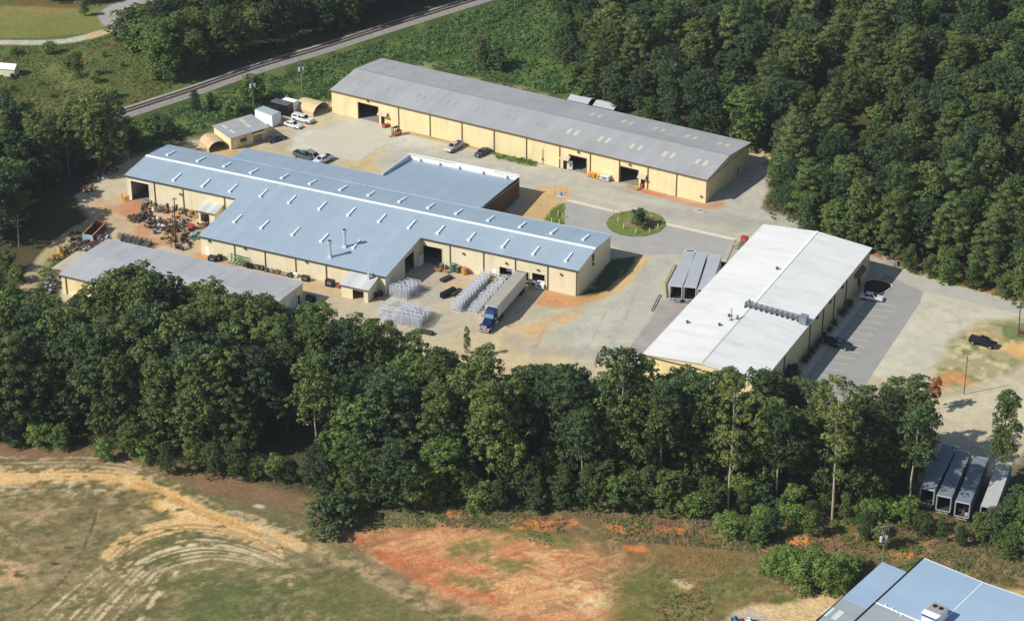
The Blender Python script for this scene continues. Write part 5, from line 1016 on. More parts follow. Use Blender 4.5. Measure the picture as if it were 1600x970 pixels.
for i in range(2):
    for j in range(4):
        q = c1-DM*(2.1*(i+1))+NM*1.4*j+DM*.2*j; rack((6, 5, 6, 5)[j] if i == 0 else (6, 6, 5, 5)[j], q.x, q.y, thM+rnd.uniform(-.03, .03), '%s of the %s high galvanised stacks by the shaded wing wall, counting towards the wall' % (['first', 'second', 'third', 'fourth'][j], ['right', 'left'][i]), 'galvanised stacks at the wing corner')
c1 = Vector(at(656, 515)); NMs = ['front', 'second', 'third', 'rear']
for i in range(5):
    for j in range(4):
        if (i, j) in ((4, 0), (4, 3), (3, 3)): continue
        q = c1-DM*(2.12*(i+1))+NM*1.5*j+DM*rnd.uniform(-.1, .1); n = (6, 6, 6, 3, 3)[i] if j < 2 else (5, 6, 5, 3, 3)[i]
        rack(n, q.x, q.y, thM+rnd.uniform(-.03, .03), '%s galvanised stack from the right in the %s row of the cluster above the trees' % (['first', 'second', 'third', 'fourth', 'fifth'][i], NMs[j]), 'galvanised stacks above the tree tops')
c1 = Vector(at(604, 478))
for j in range(2): q = c1+DM*2.2*j; rack(3, q.x, q.y, thM, ['left', 'right'][j]+' of two low galvanised stacks between the clusters, near the annex', 'low galvanised stacks near the annex')
for o in [o for n, o in RK.items() if n not in used_rk]:
    for ch in list(o.children): bpy.data.objects.remove(ch)
    bpy.data.objects.remove(o)
# ---- yard objects
def drum(u, v, m, label, r_=.32, h=.95):
    x, y = at(u, v); o = tag(empty('drum', (x, y, 0)), label, 'drum'); mb = MB(); mb.cyl((0, 0, 0), r_, h, m, 14)
    for k in (.33, .66, .97): mb.cyl((0, 0, h*k-.02), r_+.02, .04, m, 14)
    mb.build('body', None, o); mb = MB(); mb.cyl((0, 0, h), r_*.85, .03, M_STEEL, 12); mb.build('lid', None, o)
for u, v, m, lab, s in ((690.5, 421, M_GREEN, 'green tank standing left of the downspout by the big shop door', 1.5), (708, 423.5, M_GREEN, 'large green tank against the cream wall, right of the downspout', 1.9), (723, 427, M_GREEN, 'small green drum behind the orange tank', 1.2), (726, 428.5, M_ORANGE, 'orange tank in front of the cream wall', 1.7), (716, 425.5, M_RUST, 'rust-brown drum between the green and orange tanks', 1.6)):
    drum(u, v, m, lab, .36*s, .9*s)
def heap(u, v, R, H, mats_, label, n=40, name='scrap_heap', seed=0, long_=1.6, cat='scrap heap', lying=False):
    x, y = at(u, v); o = empty(name, (x, y, 0)); tag(o, label, cat); rr = random.Random(seed+int(u*7+v)); mb = MB()
    for k in range(n):
        a = rr.uniform(0, 6.28); q = R*math.sqrt(rr.random()); z = H*(1-q/R*.8)*rr.random(); L = rr.uniform(.4, long_); t = rr.uniform(0, 6.28); m = rr.choice(mats_)
        c = Vector((q*math.cos(a), q*math.sin(a), z+.08)); d = Vector((math.cos(t), math.sin(t), rr.uniform(-.25, .35) if not lying else 0))*L/2
        if rr.random() < .55: mb.bar(c-d, c+d, rr.uniform(.03, .1), m)
        elif rr.random() < .5: mb.hexa([c+Vector((sx*.35*L, sy*.3*L, -.05)) for sx, sy in ((-1, -1), (1, -1), (1, 1), (-1, 1))], [c+Vector((sx*.3*L, sy*.25*L, .12+.2*rr.random())) for sx, sy in ((-1, -1), (1, -1), (1, 1), (-1, 1))], m)
        else: mb.cyl(c, rr.uniform(.15, .35), rr.uniform(.2, .6), m, 9)
    mb.build('pieces', None, o); return o
SC = [M_RUST, M_BLACK, M_STEEL, M_RUST, mat('dull_iron', alb(84, 78, 74), .8, .2, .25, 2), M_WOOD]
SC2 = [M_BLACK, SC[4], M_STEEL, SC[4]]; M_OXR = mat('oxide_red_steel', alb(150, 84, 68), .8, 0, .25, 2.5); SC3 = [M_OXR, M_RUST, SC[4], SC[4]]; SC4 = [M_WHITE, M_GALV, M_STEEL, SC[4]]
for u, v, R, H, ms, lab in (
    (228, 323, 1.6, 1.0, SC2, 'black scrap at the upper left of the junk yard'), (236, 321, 2.0, 1.2, [M_RUST, M_WOOD, M_RUST, SC[4]], 'orange-brown scrap below the first shop door'), (247, 326, 2.0, .9, SC, 'low rusty scrap pile beside the cream wall, right of the orange one'),
    (261, 316, 1.9, 2.0, SC, 'tall tangle of rusty frames against the cream wall'), (263, 328, 1.8, 1.2, SC, 'rusty scrap between the frames and the pole'), (282, 327, 2.2, 1.8, SC4, 'grey and white metal pieces just right of the junk yard pole'), (293, 331, 2.0, 1.3, SC, 'brown scrap heap in front of the small annex'), (303, 336, 1.8, .9, [SC[4], M_WOOD, M_STEEL], 'round grey-brown heap left of the small annex'),
    (228, 333, 1.3, .8, SC, 'small brown pile left of the white barrel'), (211, 344, 2.0, 1.3, SC3, 'dark red scrap at the left tip of the junk yard'), (219, 341, 1.8, 1.1, SC2, 'dark scrap beside the red heap'), (232, 344, 2.2, 1.1, SC2, 'long dark scrap row in the middle of the junk yard'), (246, 349, 2.0, 1.1, [M_STEEL, M_WHITE, SC[4]], 'grey pipes in the middle of the junk yard'),
    (237, 352, 1.6, .9, SC2, 'black pile above the blue drum'), (261, 350, 2.2, 1.5, SC3, 'red-brown scrap left of the yard pole'), (268, 360, 2.2, 1.3, SC3, 'dark red scrap below the yard pole'), (280, 346, 2.2, 1.5, [M_STEEL, SC[4], M_GALV], 'bluish metal scrap right of the yard pole'), (287, 358, 2.4, 1.4, SC2, 'black machinery scrap between pole and red box'),
    (254, 358, 1.4, .9, SC4, 'white and grey bits right of the blue drum'), (289, 370, 1.6, 1.0, SC, 'dark pile beside the brown crate'), (262, 371, 1.5, .7, [SC[4], M_WOOD], 'low timber pile behind the crate row'), (316, 354, 1.6, .6, SC, 'low rusty pile beside the annex'), (308, 370, 1.5, .7, [M_GALV, M_GREEN, SC[4]], 'pale green and grey bits at the wing corner'),
    (118, 388, 2.4, 1.4, SC2, 'dark scrap heap left of the open skip'), (128, 392, 2.2, 1.2, [M_WHITE, M_STEEL, M_WOOD], 'pale rubble between the skip and the small warehouse'), (136, 386, 2.4, 1.3, SC3, 'red-brown rubble below the skip'), (146, 381, 2.0, 1.1, SC, 'mixed rubble by the corner of the small warehouse'), (108, 398, 2.4, 1.3, [M_RUST, M_OXR, SC[4]], 'maroon scrap beside the yellow tank'),
    (120, 396, 2.2, 1.3, [M_WOOD, M_WOOD, SC[4]], 'tan broken crates behind the lean-to'), (92, 402, 1.8, 1.3, [M_WOOD, M_RUST], 'timber debris left of the yellow tank'), (86, 440, 2.4, 1.5, SC2+[M_GALV], 'bluish grey scrap against the end of the small warehouse'), (78, 452, 2.2, 1.4, SC2+[M_GALV], 'dark scrap below the lean-to'), (158, 372, 1.8, 1.0, SC4, 'grey scrap beside the skip, on its right'),
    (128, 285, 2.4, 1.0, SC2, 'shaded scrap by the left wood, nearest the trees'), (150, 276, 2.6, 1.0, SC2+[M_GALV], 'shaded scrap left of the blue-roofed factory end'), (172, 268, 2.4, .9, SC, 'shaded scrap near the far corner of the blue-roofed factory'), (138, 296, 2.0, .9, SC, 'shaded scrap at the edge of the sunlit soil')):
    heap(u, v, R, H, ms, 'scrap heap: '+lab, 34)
for k, (u, v) in enumerate([(189+7.2*i, 373+1.7*i) for i in range(7)]+[(193+7.2*i, 380+1.7*i) for i in range(6)]):
    x, y = at(u, v); o = empty('metal_crate', (x, y, 0), Mf.t+rnd.uniform(-.15, .15)); tag(o, nth('d' if k < 7 else 'e')+' dark wire crate from the left, '+('rear' if k < 7 else 'front')+' row behind the small warehouse', 'crate', 'dark wire crates behind the small warehouse'); mb = MB()
    for z in (.08, .5, .95, 1.25):
        for yy in (-.5, 0, .5): mb.bar((-.5, yy, z), (.5, yy, z), .045, SC[4] if k % 2 else M_STEEL)
        for xx in (-.5, .5): mb.bar((xx, -.5, z), (xx, .5, z), .05, SC[4])
    for xx in (-.5, .5):
        for yy in (-.5, .5): mb.bar((xx, yy, 0), (xx, yy, 1.3), .05, M_STEEL)
    mb.build('frame', None, o); mb = MB(); mb.box(-.42, .42, -.42, .42, .1, .75, M_BLACK if k % 3 else M_STEEL); mb.build('contents', None, o)
heap(285, 383, 2.6, .5, [M_BLACK, SC[4]], 'flat dark pile of sheets right of the wire crates', 30, lying=True, name='sheet_pile', cat='sheet pile'); heap(275, 379, 2.2, .5, [M_BLACK, SC[4]], 'flat dark sheets beside the last wire crates', 24, lying=True, name='sheet_pile', cat='sheet pile')
drum(242, 365, M_BLUEP, 'bright blue drum standing alone in the junk yard', .45, .9); drum(240, 331, M_WHITE, 'white upright drum near the orange scrap', .35, 1.3); drum(94.5, 398, M_YEL, 'tall yellow tank beside the timber debris', .6, 2.0)
def machine(u, v, m, label, sx=1.2, sy=.8, h=1.2, name='machine_box', th=None, cat='box'):
    x, y = at(u, v); o = tag(empty(name, (x, y, 0), Mf.t if th is None else th), label, cat); mb = MB(); mb.box(-sx/2, sx/2, -sy/2, sy/2, .12, h, m); mb.box(-sx/2-.04, sx/2+.04, -sy/2-.04, sy/2+.04, h, h+.05, m); bevel(mb.build('body', None, o), .03)
    mb = MB(); mb.box(-sx/2, sx/2, -sy/2, -sy/2+.12, 0, .12, M_BLACK); mb.box(-sx/2, sx/2, sy/2-.12, sy/2, 0, .12, M_BLACK); mb.build('skid', None, o); mb = MB(); mb.box(-sx/4, sx/4, -sy/2-.02, -sy/2-.002, h*.4, h*.8, M_STEEL); mb.build('panel', None, o); return o
machine(299, 358, M_RED, 'red box at the right side of the junk yard scrap', 1.3, 1.0, 1.1); machine(280, 376, M_WOOD, 'brown crate standing at the foot of the yard pole', 1.0, .8, 1.2, 'wooden_crate', cat='crate')
machine(946, 282, M_GALV, 'grey cabinet against the long warehouse between two open doors', 2.2, 1.2, 1.3, 'metal_cabinet', Wf.t, 'cabinet'); machine(937, 279, M_YEL, 'pale yellow sack box left of the grey cabinet', 1.2, 1.0, 1.1, 'pallet_box', Wf.t)
machine(925, 276, M_ORANGE, 'heaped orange bin by the long warehouse, left of the grey cabinet', 1.8, 1.0, .9, 'pallet_box', Wf.t)
machine(601, 199.5, M_RED, 'red pump unit under the hood by the far open door', .9, .7, .9, 'pump_unit', Wf.t, 'pump'); machine(606, 197.5, M_ORANGE, 'orange canister right of the red pump', .6, .6, .8, 'canister', Wf.t, 'canister')
machine(1003, 293, M_RED, 'red unit under the right-hand door hood of the long warehouse', .9, .7, 1.0, 'pump_unit', Wf.t, 'pump'); machine(891.5, 266, M_WHITE, 'tall white panel beside the middle open door', .9, .2, 2.3, 'door_leaf', Wf.t+.5, 'door'); machine(995, 297, M_YEL, 'yellow block in front of the right-hand open door', .6, .5, .9, 'bollard_block', Wf.t, 'bollard')
machine(333, 407, M_BLACK, 'black two-deck cart against the cream wing wall, right of the white door', 1.9, 1.2, 1.0, 'cart', cat='cart'); machine(343, 407, M_UNDER, 'black round-topped bin next to the two-deck cart', 1.0, 1.2, 1.2, 'bin', cat='bin')
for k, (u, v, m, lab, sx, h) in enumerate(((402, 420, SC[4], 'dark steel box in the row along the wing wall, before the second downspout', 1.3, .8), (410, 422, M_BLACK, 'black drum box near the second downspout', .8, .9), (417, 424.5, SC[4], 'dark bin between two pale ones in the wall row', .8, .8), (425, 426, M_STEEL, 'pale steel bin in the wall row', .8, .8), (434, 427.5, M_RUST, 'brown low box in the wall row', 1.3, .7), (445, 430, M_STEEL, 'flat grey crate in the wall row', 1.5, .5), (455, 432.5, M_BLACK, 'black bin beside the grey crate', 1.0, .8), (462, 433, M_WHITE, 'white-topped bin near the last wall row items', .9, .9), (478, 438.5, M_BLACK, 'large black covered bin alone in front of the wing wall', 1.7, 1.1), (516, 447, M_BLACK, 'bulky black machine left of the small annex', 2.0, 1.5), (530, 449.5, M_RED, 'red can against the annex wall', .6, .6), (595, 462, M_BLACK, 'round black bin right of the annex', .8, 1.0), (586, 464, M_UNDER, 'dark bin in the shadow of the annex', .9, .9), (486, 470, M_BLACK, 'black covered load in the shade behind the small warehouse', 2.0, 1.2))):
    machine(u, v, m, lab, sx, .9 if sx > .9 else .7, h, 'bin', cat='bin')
# green steel frames by the wing wall
for u, v, lab in ((367, 411, 'pale green tube frame against the wing wall, left one'), (378, 414, 'green tube frame with dark tyres, right one')):
    x, y = at(u, v); o = tag(empty('tube_frame', (x, y, 0), Mf.t), lab, 'frame'); mb = MB(); gm = mat('pale_green_tube', alb(110, 150, 112), .6, 0, .1, 2)
    for z in (.1, .9, 1.7):
        for yy in (-.7, .7): mb.bar((-1.3, yy, z), (1.3, yy, z), .05, gm)
        for xx in (-1.3, -.4, .4, 1.3): mb.bar((xx, -.7, z), (xx, .7, z), .05, gm)
    for xx in (-1.3, -.4, .4, 1.3):
        for yy in (-.7, .7): mb.bar((xx, yy, 0), (xx, yy, 1.75), .05, gm)
    mb.build('frame', None, o)
for k, (u, v) in enumerate(((384, 416), (389, 418), (394, 419), (399, 419.5), (390, 414))):
    x, y = at(u, v); o = tag(empty('tyre_pile', (x, y, 0)), nth('f')+' pile of black tyres right of the green tube frames', 'tyre pile', 'tyre piles along the wing wall')
    for j in range(3 if k < 3 else 2):
        mb = MB(); n = 14; R_, q = .42, .14
        for s in range(n):
            t0, t1 = 6.283*s/n, 6.283*(s+1)/n; mb.bar((R_*math.cos(t0), R_*math.sin(t0), .14+j*.27), (R_*math.cos(t1), R_*math.sin(t1), .14+j*.27), q, M_TYRE, 6)
        mb.build('tyre', None, o)
# stacked dark sections and pallets in the courtyard
def bundle(u, v, L, n, label, m, th):
    x, y = at(u, v); o = tag(empty('steel_bundle', (x, y, 0), th), label, 'bundle'); mb = MB()
    for j in range(n):
        for k in range(5): mb.box(-L/2+rnd.uniform(-.1, .1), L/2, -.55+k*.22, -.4+k*.22, .12+j*.22, .28+j*.22, m)
    mb.build('sections', None, o); mb = MB()
    for q in (-L/3, L/3): mb.box(q-.06, q+.06, -.6, .6, 0, .11, M_WOOD)
    mb.build('bearer', None, o)
thB = Mf.t+math.pi/2
bundle(697, 437.5, 2.8, 3, 'small dark steel bundle nearest the cream wall', SC[4], thB-.35); bundle(700, 461, 4.0, 5, 'large dark stack of steel sections left of the galvanised row', M_BLACK, thB-.3); bundle(713, 459, 3.0, 3, 'lower dark stack right beside the large one', SC[4], thB-.25)
bundle(666, 520, 2.4, 2, 'dark bundle lying beyond the tree tops left of the sapling', M_UNDER, thM); bundle(668, 521.5, 2.4, 3, 'dark greenish bundle below the galvanised cluster', SC[4], thM)
for u, v, lab in ((684, 424, 'orange steel trolley holding the green tank'), (697, 426, 'second orange trolley beside the first')):
    x, y = at(u, v); o = tag(empty('steel_trolley', (x, y, 0), Mf.t), lab, 'trolley'); OT = mat('dull_orange_steel', alb(196, 130, 74), .7, 0, .15, 2); mb = MB(); mb.box(-.6, .6, -.4, .4, .35, .42, OT)
    for xx in (-.57, .57):
        for yy in (-.37, .37): mb.bar((xx, yy, .1), (xx, yy, 1.0), .04, OT)
    mb.box(-.6, .6, -.4, -.36, .9, .96, OT); mb.build('frame', None, o)
for u, v, lab in ((762, 437, 'tan timber pallet stack at the wall end of the left galvanised row'), (771, 441, 'tan timber stack right of the first, before the dock door')):
    x, y = at(u, v); o = tag(empty('pallet_stack', (x, y, 0), Mf.t+.3), lab, 'pallets'); mb = MB()
    for j in range(6):
        for k in range(5): mb.box(-.6, .6, -1.0+k*.45, -.75+k*.45, .12+j*.15, .16+j*.15, M_WOOD)
        for k in (-.55, 0, .5): mb.box(k, k+.08, -1.0, 1.05, .02+j*.15, .12+j*.15, M_WOOD)
    mb.build('boards', None, o)
x, y = at(778, 441); o = tag(empty('dock_ramp', (x, y, 0), Mf.t+math.pi/2), 'pale sloping dock ramp below the raised door left of the trailer', 'ramp'); mb = MB(); mb.hexa([(-2.6, -1.2, 0), (2.2, -1.2, 0), (2.2, 1.2, 0), (-2.6, 1.2, 0)], [(-2.6, -1.2, .06), (2.2, -1.2, .95), (2.2, 1.2, .95), (-2.6, 1.2, .06)], mat('ramp_plate', alb(206, 208, 204), .5, .2, .1, 1)); mb.build('deck', None, o); mb = MB(); mb.box(-2.6, 2.2, -1.26, -1.203, 0, .3, M_STEEL); mb.box(-2.6, 2.2, 1.203, 1.26, 0, .3, M_STEEL); mb.build('kerb_rail', None, o)
machine(845, 449.5, M_WHITE, 'white bonnet-like load sticking out of the dock door right of the trailer', 2.0, 1.6, 1.2, 'dock_load', cat='load')
# open skip
F = Fr.px((130, 377), (151, 356)); r = tag(F.root('open_skip'), 'long rusty open skip with orange end wall beside the dirt track', 'skip'); L_ = 6.5; mb = MB(); ym = -2.4
for a_, b_ in (((0, 0), (L_, 0)), ((0, -2.4), (L_, -2.4))):
    y = a_[1]; mb.box(0, L_, y-.05, y+.05, .1, 1.7, M_RUST); mb.box(0, L_, y-.09, y+.09, 1.7, 1.8, M_WOOD); k = .5
    while k < L_: mb.box(k, k+.08, y-.1 if y < -1 else y+.05, y-.05 if y < -1 else y+.1, .1, 1.7, M_RUST); k += .9
mb.build('side', None, r); mb = MB(); mb.box(0, L_, -2.4, 0, .1, .2, M_RUST); mb.build('floor', None, r); mb = MB(); mb.box(L_, L_+.1, -2.45, .05, .1, 2.0, mat('orange_red_steel', alb(172, 98, 72), .7, 0, .15, 1)); mb.build('end_wall', None, r); mb = MB(); mb.box(-.1, 0, -2.45, .05, .1, 1.8, mat('faded_blue_tarp', alb(170, 190, 204), .7, 0, .15, 1)); mb.build('end_wall', None, r)
# second dark skip behind
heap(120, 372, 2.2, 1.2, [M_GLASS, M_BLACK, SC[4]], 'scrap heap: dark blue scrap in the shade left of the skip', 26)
# bollards
def bollard(u, v, h, m, label, group=None, r_=.09):
    x, y = at(u, v); o = tag(empty('bollard', (x, y, .05 if 930 < u < 1045 and 330 < v < 370 else 0)), label, 'bollard', group); mb = MB(); mb.cyl((0, 0, 0), r_, h, m, 8); mb.build('post', None, o); mb = MB(); mb.cyl((0, 0, h), r_*1.0, .06, m, 8, 'Z', r_*.4); mb.build('cap', None, o)
M_POSTW = mat('weathered_white_post', alb(226, 212, 160), .7, 0, .12, 2)
for u, v in ((966, 347), (974.5, 357.5), (993.5, 364.5), (1015, 364), (968, 335), (1018, 343), (1028, 357), (958, 334)): bollard(u, v, 1.05, M_POSTW, nth('g')+' short cream post on the grass island, counted from the left rim clockwise', 'posts on the grass island', .13)
for u, v in ((862, 348), (874, 350), (858, 338), (872, 336), (879, 340)): bollard(u, v, 1.1, M_POSTW, nth('h')+' short cream post in the grass strip behind the blue roof, front first', 'posts in the grass strip', .12)
for u, v in ((192, 313), (195.5, 315), (198, 312), (190, 310)): bollard(u, v, 1.3, M_YEL, nth('i')+' yellow bollard guarding the left end door of the factory', 'yellow bollards by the end door', .15)
for u, v in ((868, 304), (877, 303), (884, 302)): bollard(u, v, .9, M_STEEL, nth('j')+' thin grey post from the left around the blue hydrant', 'posts around the hydrant', .06)
x, y = at(877, 306); o = tag(empty('hydrant', (x, y, 0)), 'blue hydrant on its small slab at the head of the sandy wedge', 'hydrant'); mb = MB(); mb.cyl((0, 0, 0), .18, .8, M_BLUEP, 10); mb.cyl((0, 0, .8), .2, .15, M_BLUEP, 10, 'Z', .05); mb.bar((-.35, 0, .5), (.35, 0, .5), .09, M_BLUEP, 8); mb.build('body', None, o); mb = MB(); mb.box(-1.1, 1.1, -.8, .8, 0, .03, mat('pale_blue_slab', alb(186, 200, 212), .8, 0, .08, 1)); mb.build('slab', None, o)
x, y = at(1094, 329.5); o = tag(empty('drain_grate', (x, y, .01), math.radians(-30)), 'square concrete drain inlet near the near corner of the long warehouse', 'drain'); mb = MB(); mb.box(-1.2, 1.2, -.9, .9, 0, .08, M_conc); mb.build('surround', None, o); mb = MB(); [mb.box(-.6+k*.2, -.52+k*.2, -.35, .35, .082, .1, M_BLACK) for k in range(7)]; mb.build('grate', None, o)
# red and green machine beside the white roof; conveyor pole
machine(1163, 379, M_RED, 'red-topped implement half hidden behind the white roof', 1.4, 1.2, 1.4, 'implement', C0.t, 'machine'); machine(1158, 389, M_GREEN, 'green implement beside the red one at the white roof edge', 1.3, 1.1, 1.1, 'implement', C0.t, 'machine'); machine(1151, 388, M_WOOD, 'tan crate left of the green implement', .9, .8, 1.2, 'wooden_crate', C0.t, 'crate'); machine(1128, 421, M_UNDER, 'dark bin against the dock side of the white-roofed building', 2.0, 1.3, 1.5, 'bin', C0.t, 'bin')
# low yellow-brown rail left of dock trailers, dark pipe on the apron edge
def rail(name, label, pts, h, m, t=.12):
    o = tag(empty(name, (*at(*pts[0]), 0)), label, 'kerb rail'); x0, y0 = at(*pts[0]); mb = MB()
    for p, q in zip(pts, pts[1:]):
        a = at(*p); b = at(*q); mb.bar((a[0]-x0, a[1]-y0, h), (b[0]-x0, b[1]-y0, h), t, m)
        n = max(1, int(math.hypot(a[0]-b[0], a[1]-b[1])/2.4))
        for k in range(n+1): x = a[0]+(b[0]-a[0])*k/n-x0; y = a[1]+(b[1]-a[1])*k/n-y0; mb.bar((x, y, 0), (x, y, h), t*.7, m)
    mb.build('rail', None, o); return o
rail('kerb_rail', 'low ochre rail along the left of the dock trailers', [(1054, 415), (1038, 445), (1040, 466)], .45, mat('ochre_rail', alb(206, 168, 104), .8, 0, .15, 1), .16)
rail('dark_rail', 'short dark rail at the edge of the dock apron', [(1031, 462), (1018, 487)], .35, M_TRIMD, .12)
rail('pipe_rail', 'pale thin pipe rail running down to the white roof edge', [(1146, 377), (1130, 414)], .5, mat('pale_pipe', alb(216, 206, 180), .7, 0, .1, 1), .07)
# pipe gate at the wood edge
a = at(1378, 412); b = at(1400, 420); th = math.atan2(b[1]-a[1], b[0]-a[0]); L_ = math.hypot(b[0]-a[0], b[1]-a[1]); o = tag(empty('pipe_gate', (*a, 0), th), 'pale grey pipe gate closing the track behind the white-roofed building', 'gate'); mb = MB()
for x in (0, L_): mb = MB(); mb.bar((x, 0, 0), (x, 0, 1.9), .09, M_GALV, 6); mb.build('post', None, o)
mb = MB()
for z in (.5, .95, 1.4, 1.75): mb.bar((.1, 0, z), (L_-.1, 0, z), .05, M_GALV, 6)
for k in range(1, 4): mb.bar((L_*k/4, 0, .5), (L_*k/4, 0, 1.75), .04, M_GALV)
mb.build('leaf', None, o)
# ---- utility poles
M_POLE = mat('grey_pole_wood', alb(150, 140, 126), .85, 0, .15, 2); M_CAN = mat('transformer_can', alb(206, 212, 216), .5, .1, .05, 1)
def pole(base, top, label, arms=(), cans=0, r_=.15, m=None, th=.4, lean=None, guy=None):
    x, y = at(*base); hs = np.linspace(3, 20, 171); vv = np.array([pr(x, y, h)[1] for h in hs]); h = float(hs[np.argmin(abs(vv-top[1]))]); dx = 0.0
    o = tag(empty('utility_pole', (x, y, 0), 0), label, 'pole'); m = m or M_POLE; s = (FPX/((y*cp-(h-CH)*sp))); dx = (top[0]-pr(x, y, h)[0])/s
    mb = MB(); mb.bar((0, 0, -.2), (dx, 0, h), r_, m, 9, r_*.7); mb.build('post', None, o); c, sn = math.cos(th), math.sin(th)
    for dz, L in arms:
        mb = MB(); X = dx*(h-dz)/h; mb.bar((X-L/2*c, -L/2*sn, h-dz), (X+L/2*c, L/2*sn, h-dz), .07, m)
        for k in (-.45, -.2, .2, .45): mb.cyl((X+k*L*c, k*L*sn, h-dz+.05), .05, .18, M_CAN, 6)
        mb.build('crossarm', None, o)
    for k in range(cans):
        s_ = (-1) ** k; mb = MB(); X = dx*(h-2)/h; mb.cyl((X+s_*.5*c, s_*.5*sn, h-2.9), .29, .95, M_CAN, 12); mb.cyl((X+s_*.5*c, s_*.5*sn, h-1.95), .1, .2, M_CAN, 6); mb.bar((X, 0, h-2.4), (X+s_*.3*c, s_*.3*sn, h-2.4), .04, M_STEEL); mb.build('transformer', None, o)
    if guy:
        g = at(*guy); mb = MB(); mb.bar((dx*.9, 0, h*.9), (g[0]-x, g[1]-y, 0), .02, M_STEEL); mb.build('guy_wire', None, o)
    return h
pole((472.5, 152), (470, 94), 'utility pole with two transformers above the tan arched shelter', [(.1, 2.0), (.9, 1.6)], 2)
pole((396, 168), (394, 120), 'utility pole with transformer in the vines behind the yellow office shed', [(.1, 1.6)], 2)
pole((29.5, 386), (27, 336), 'utility pole with double crossarm at the far left edge', [(1.4, 2.6), (2.8, 1.6)], 0)
pole((108, 278), (104, 224), 'thin utility pole in front of the dark left wood', [(.5, 1.0)], 0, .12)
pole((274, 377), (272, 309), 'tall dark utility pole with transformers standing in the junk yard', [(.4, 1.2)], 3, .17, mat('dark_pole', alb(104, 88, 74), .85, 0, .15, 2))
pole((178, 240), (177, 178), 'bare pole at the railway end of the left wood', [], 0, .12)
pole((1506, 616), (1512, 556), 'thin leaning pole with ground wires on the weedy gravel lot', [], 0, .1, mat('dark_pole2', alb(90, 88, 72), .85, 0, .15, 2), guy=(1570, 606))
pole((1591, 526), (1597, 440), 'dark pole at the right edge beside the road', [], 0, .13, mat('dark_pole2', alb(90, 88, 72), .85, 0, .15, 2))
pole((1379, 890), (1382, 822), 'utility pole with two transformers behind the blue-roofed building', [(.1, 1.5), (.7, 2.2)], 2, .13)
# small yard marks: a red marker post by the right pole
machine(1594, 521, M_RED, 'small red box at the foot of the right-hand pole', .6, .5, .8, 'marker_box', 0, 'box')
# quad bikes beside the blue-roofed building
for k, (u, v, m, lab) in enumerate(((1150, 972, M_BLUEP, 'dark blue and white quad bike, left of the parked group'), (1162, 976, M_RED, 'red quad bike in the middle of the parked group'), (1174, 974, M_WHITE, 'white quad bike, right of the red one'), (1186, 977, M_BLACK, 'black quad bike at the right end of the group'))):
    x, y = at(u, v); o = tag(empty('quad_bike', (x, y, 0), 2.0+.25*k), lab, 'quad bike')
    mb = MB(); mb.taper(-.8, .8, -.25, .25, .4, .75, .2, .05, m); bevel(mb.build('body', None, o), .04); mb = MB(); mb.box(-.5, .2, -.17, .17, .76, .9, M_BLACK); mb.build('seat', None, o); mb = MB(); mb.bar((.45, 0, .7), (.3, 0, 1.1), .03, M_BLACK); mb.bar((.3, -.38, 1.1), (.3, .38, 1.1), .03, M_BLACK); mb.build('handlebar', None, o)
    mb = MB(); mb.box(.4, 1.0, -.55, -.25, .62, .68, m); mb.box(.4, 1.0, .25, .55, .62, .68, m); mb.box(-1.0, -.4, -.55, -.25, .62, .68, m); mb.box(-1.0, -.4, .25, .55, .62, .68, m); mb.build('fender', None, o)
    for a_ in (-.68, .68):
        for b_ in (-.42, .42): wheel(o, a_, b_, .3, .25, 12)


# ---- the air: a very thin summer haze in a closed box round the camera and the site
mb = MB(); mb.box(-700, 700, -60, 1400, -1.5, 262)
hm = bpy.data.materials.new('haze'); hz = mb.build('haze', hm); hz['kind'] = 'stuff'; hz['label'] = 'thin summer haze over the whole site'; hz.display_type = 'WIRE'
hm.use_nodes = True; hn = hm.node_tree; hn.nodes.remove(hn.nodes["Principled BSDF"])
pv = hn.nodes.new("ShaderNodeVolumePrincipled"); pv.inputs["Color"].default_value = (.82, .9, 1, 1); pv.inputs["Density"].default_value = .00006; pv.inputs["Anisotropy"].default_value = .2
hn.links.new(pv.outputs[0], hn.nodes["Material Output"].inputs["Volume"])
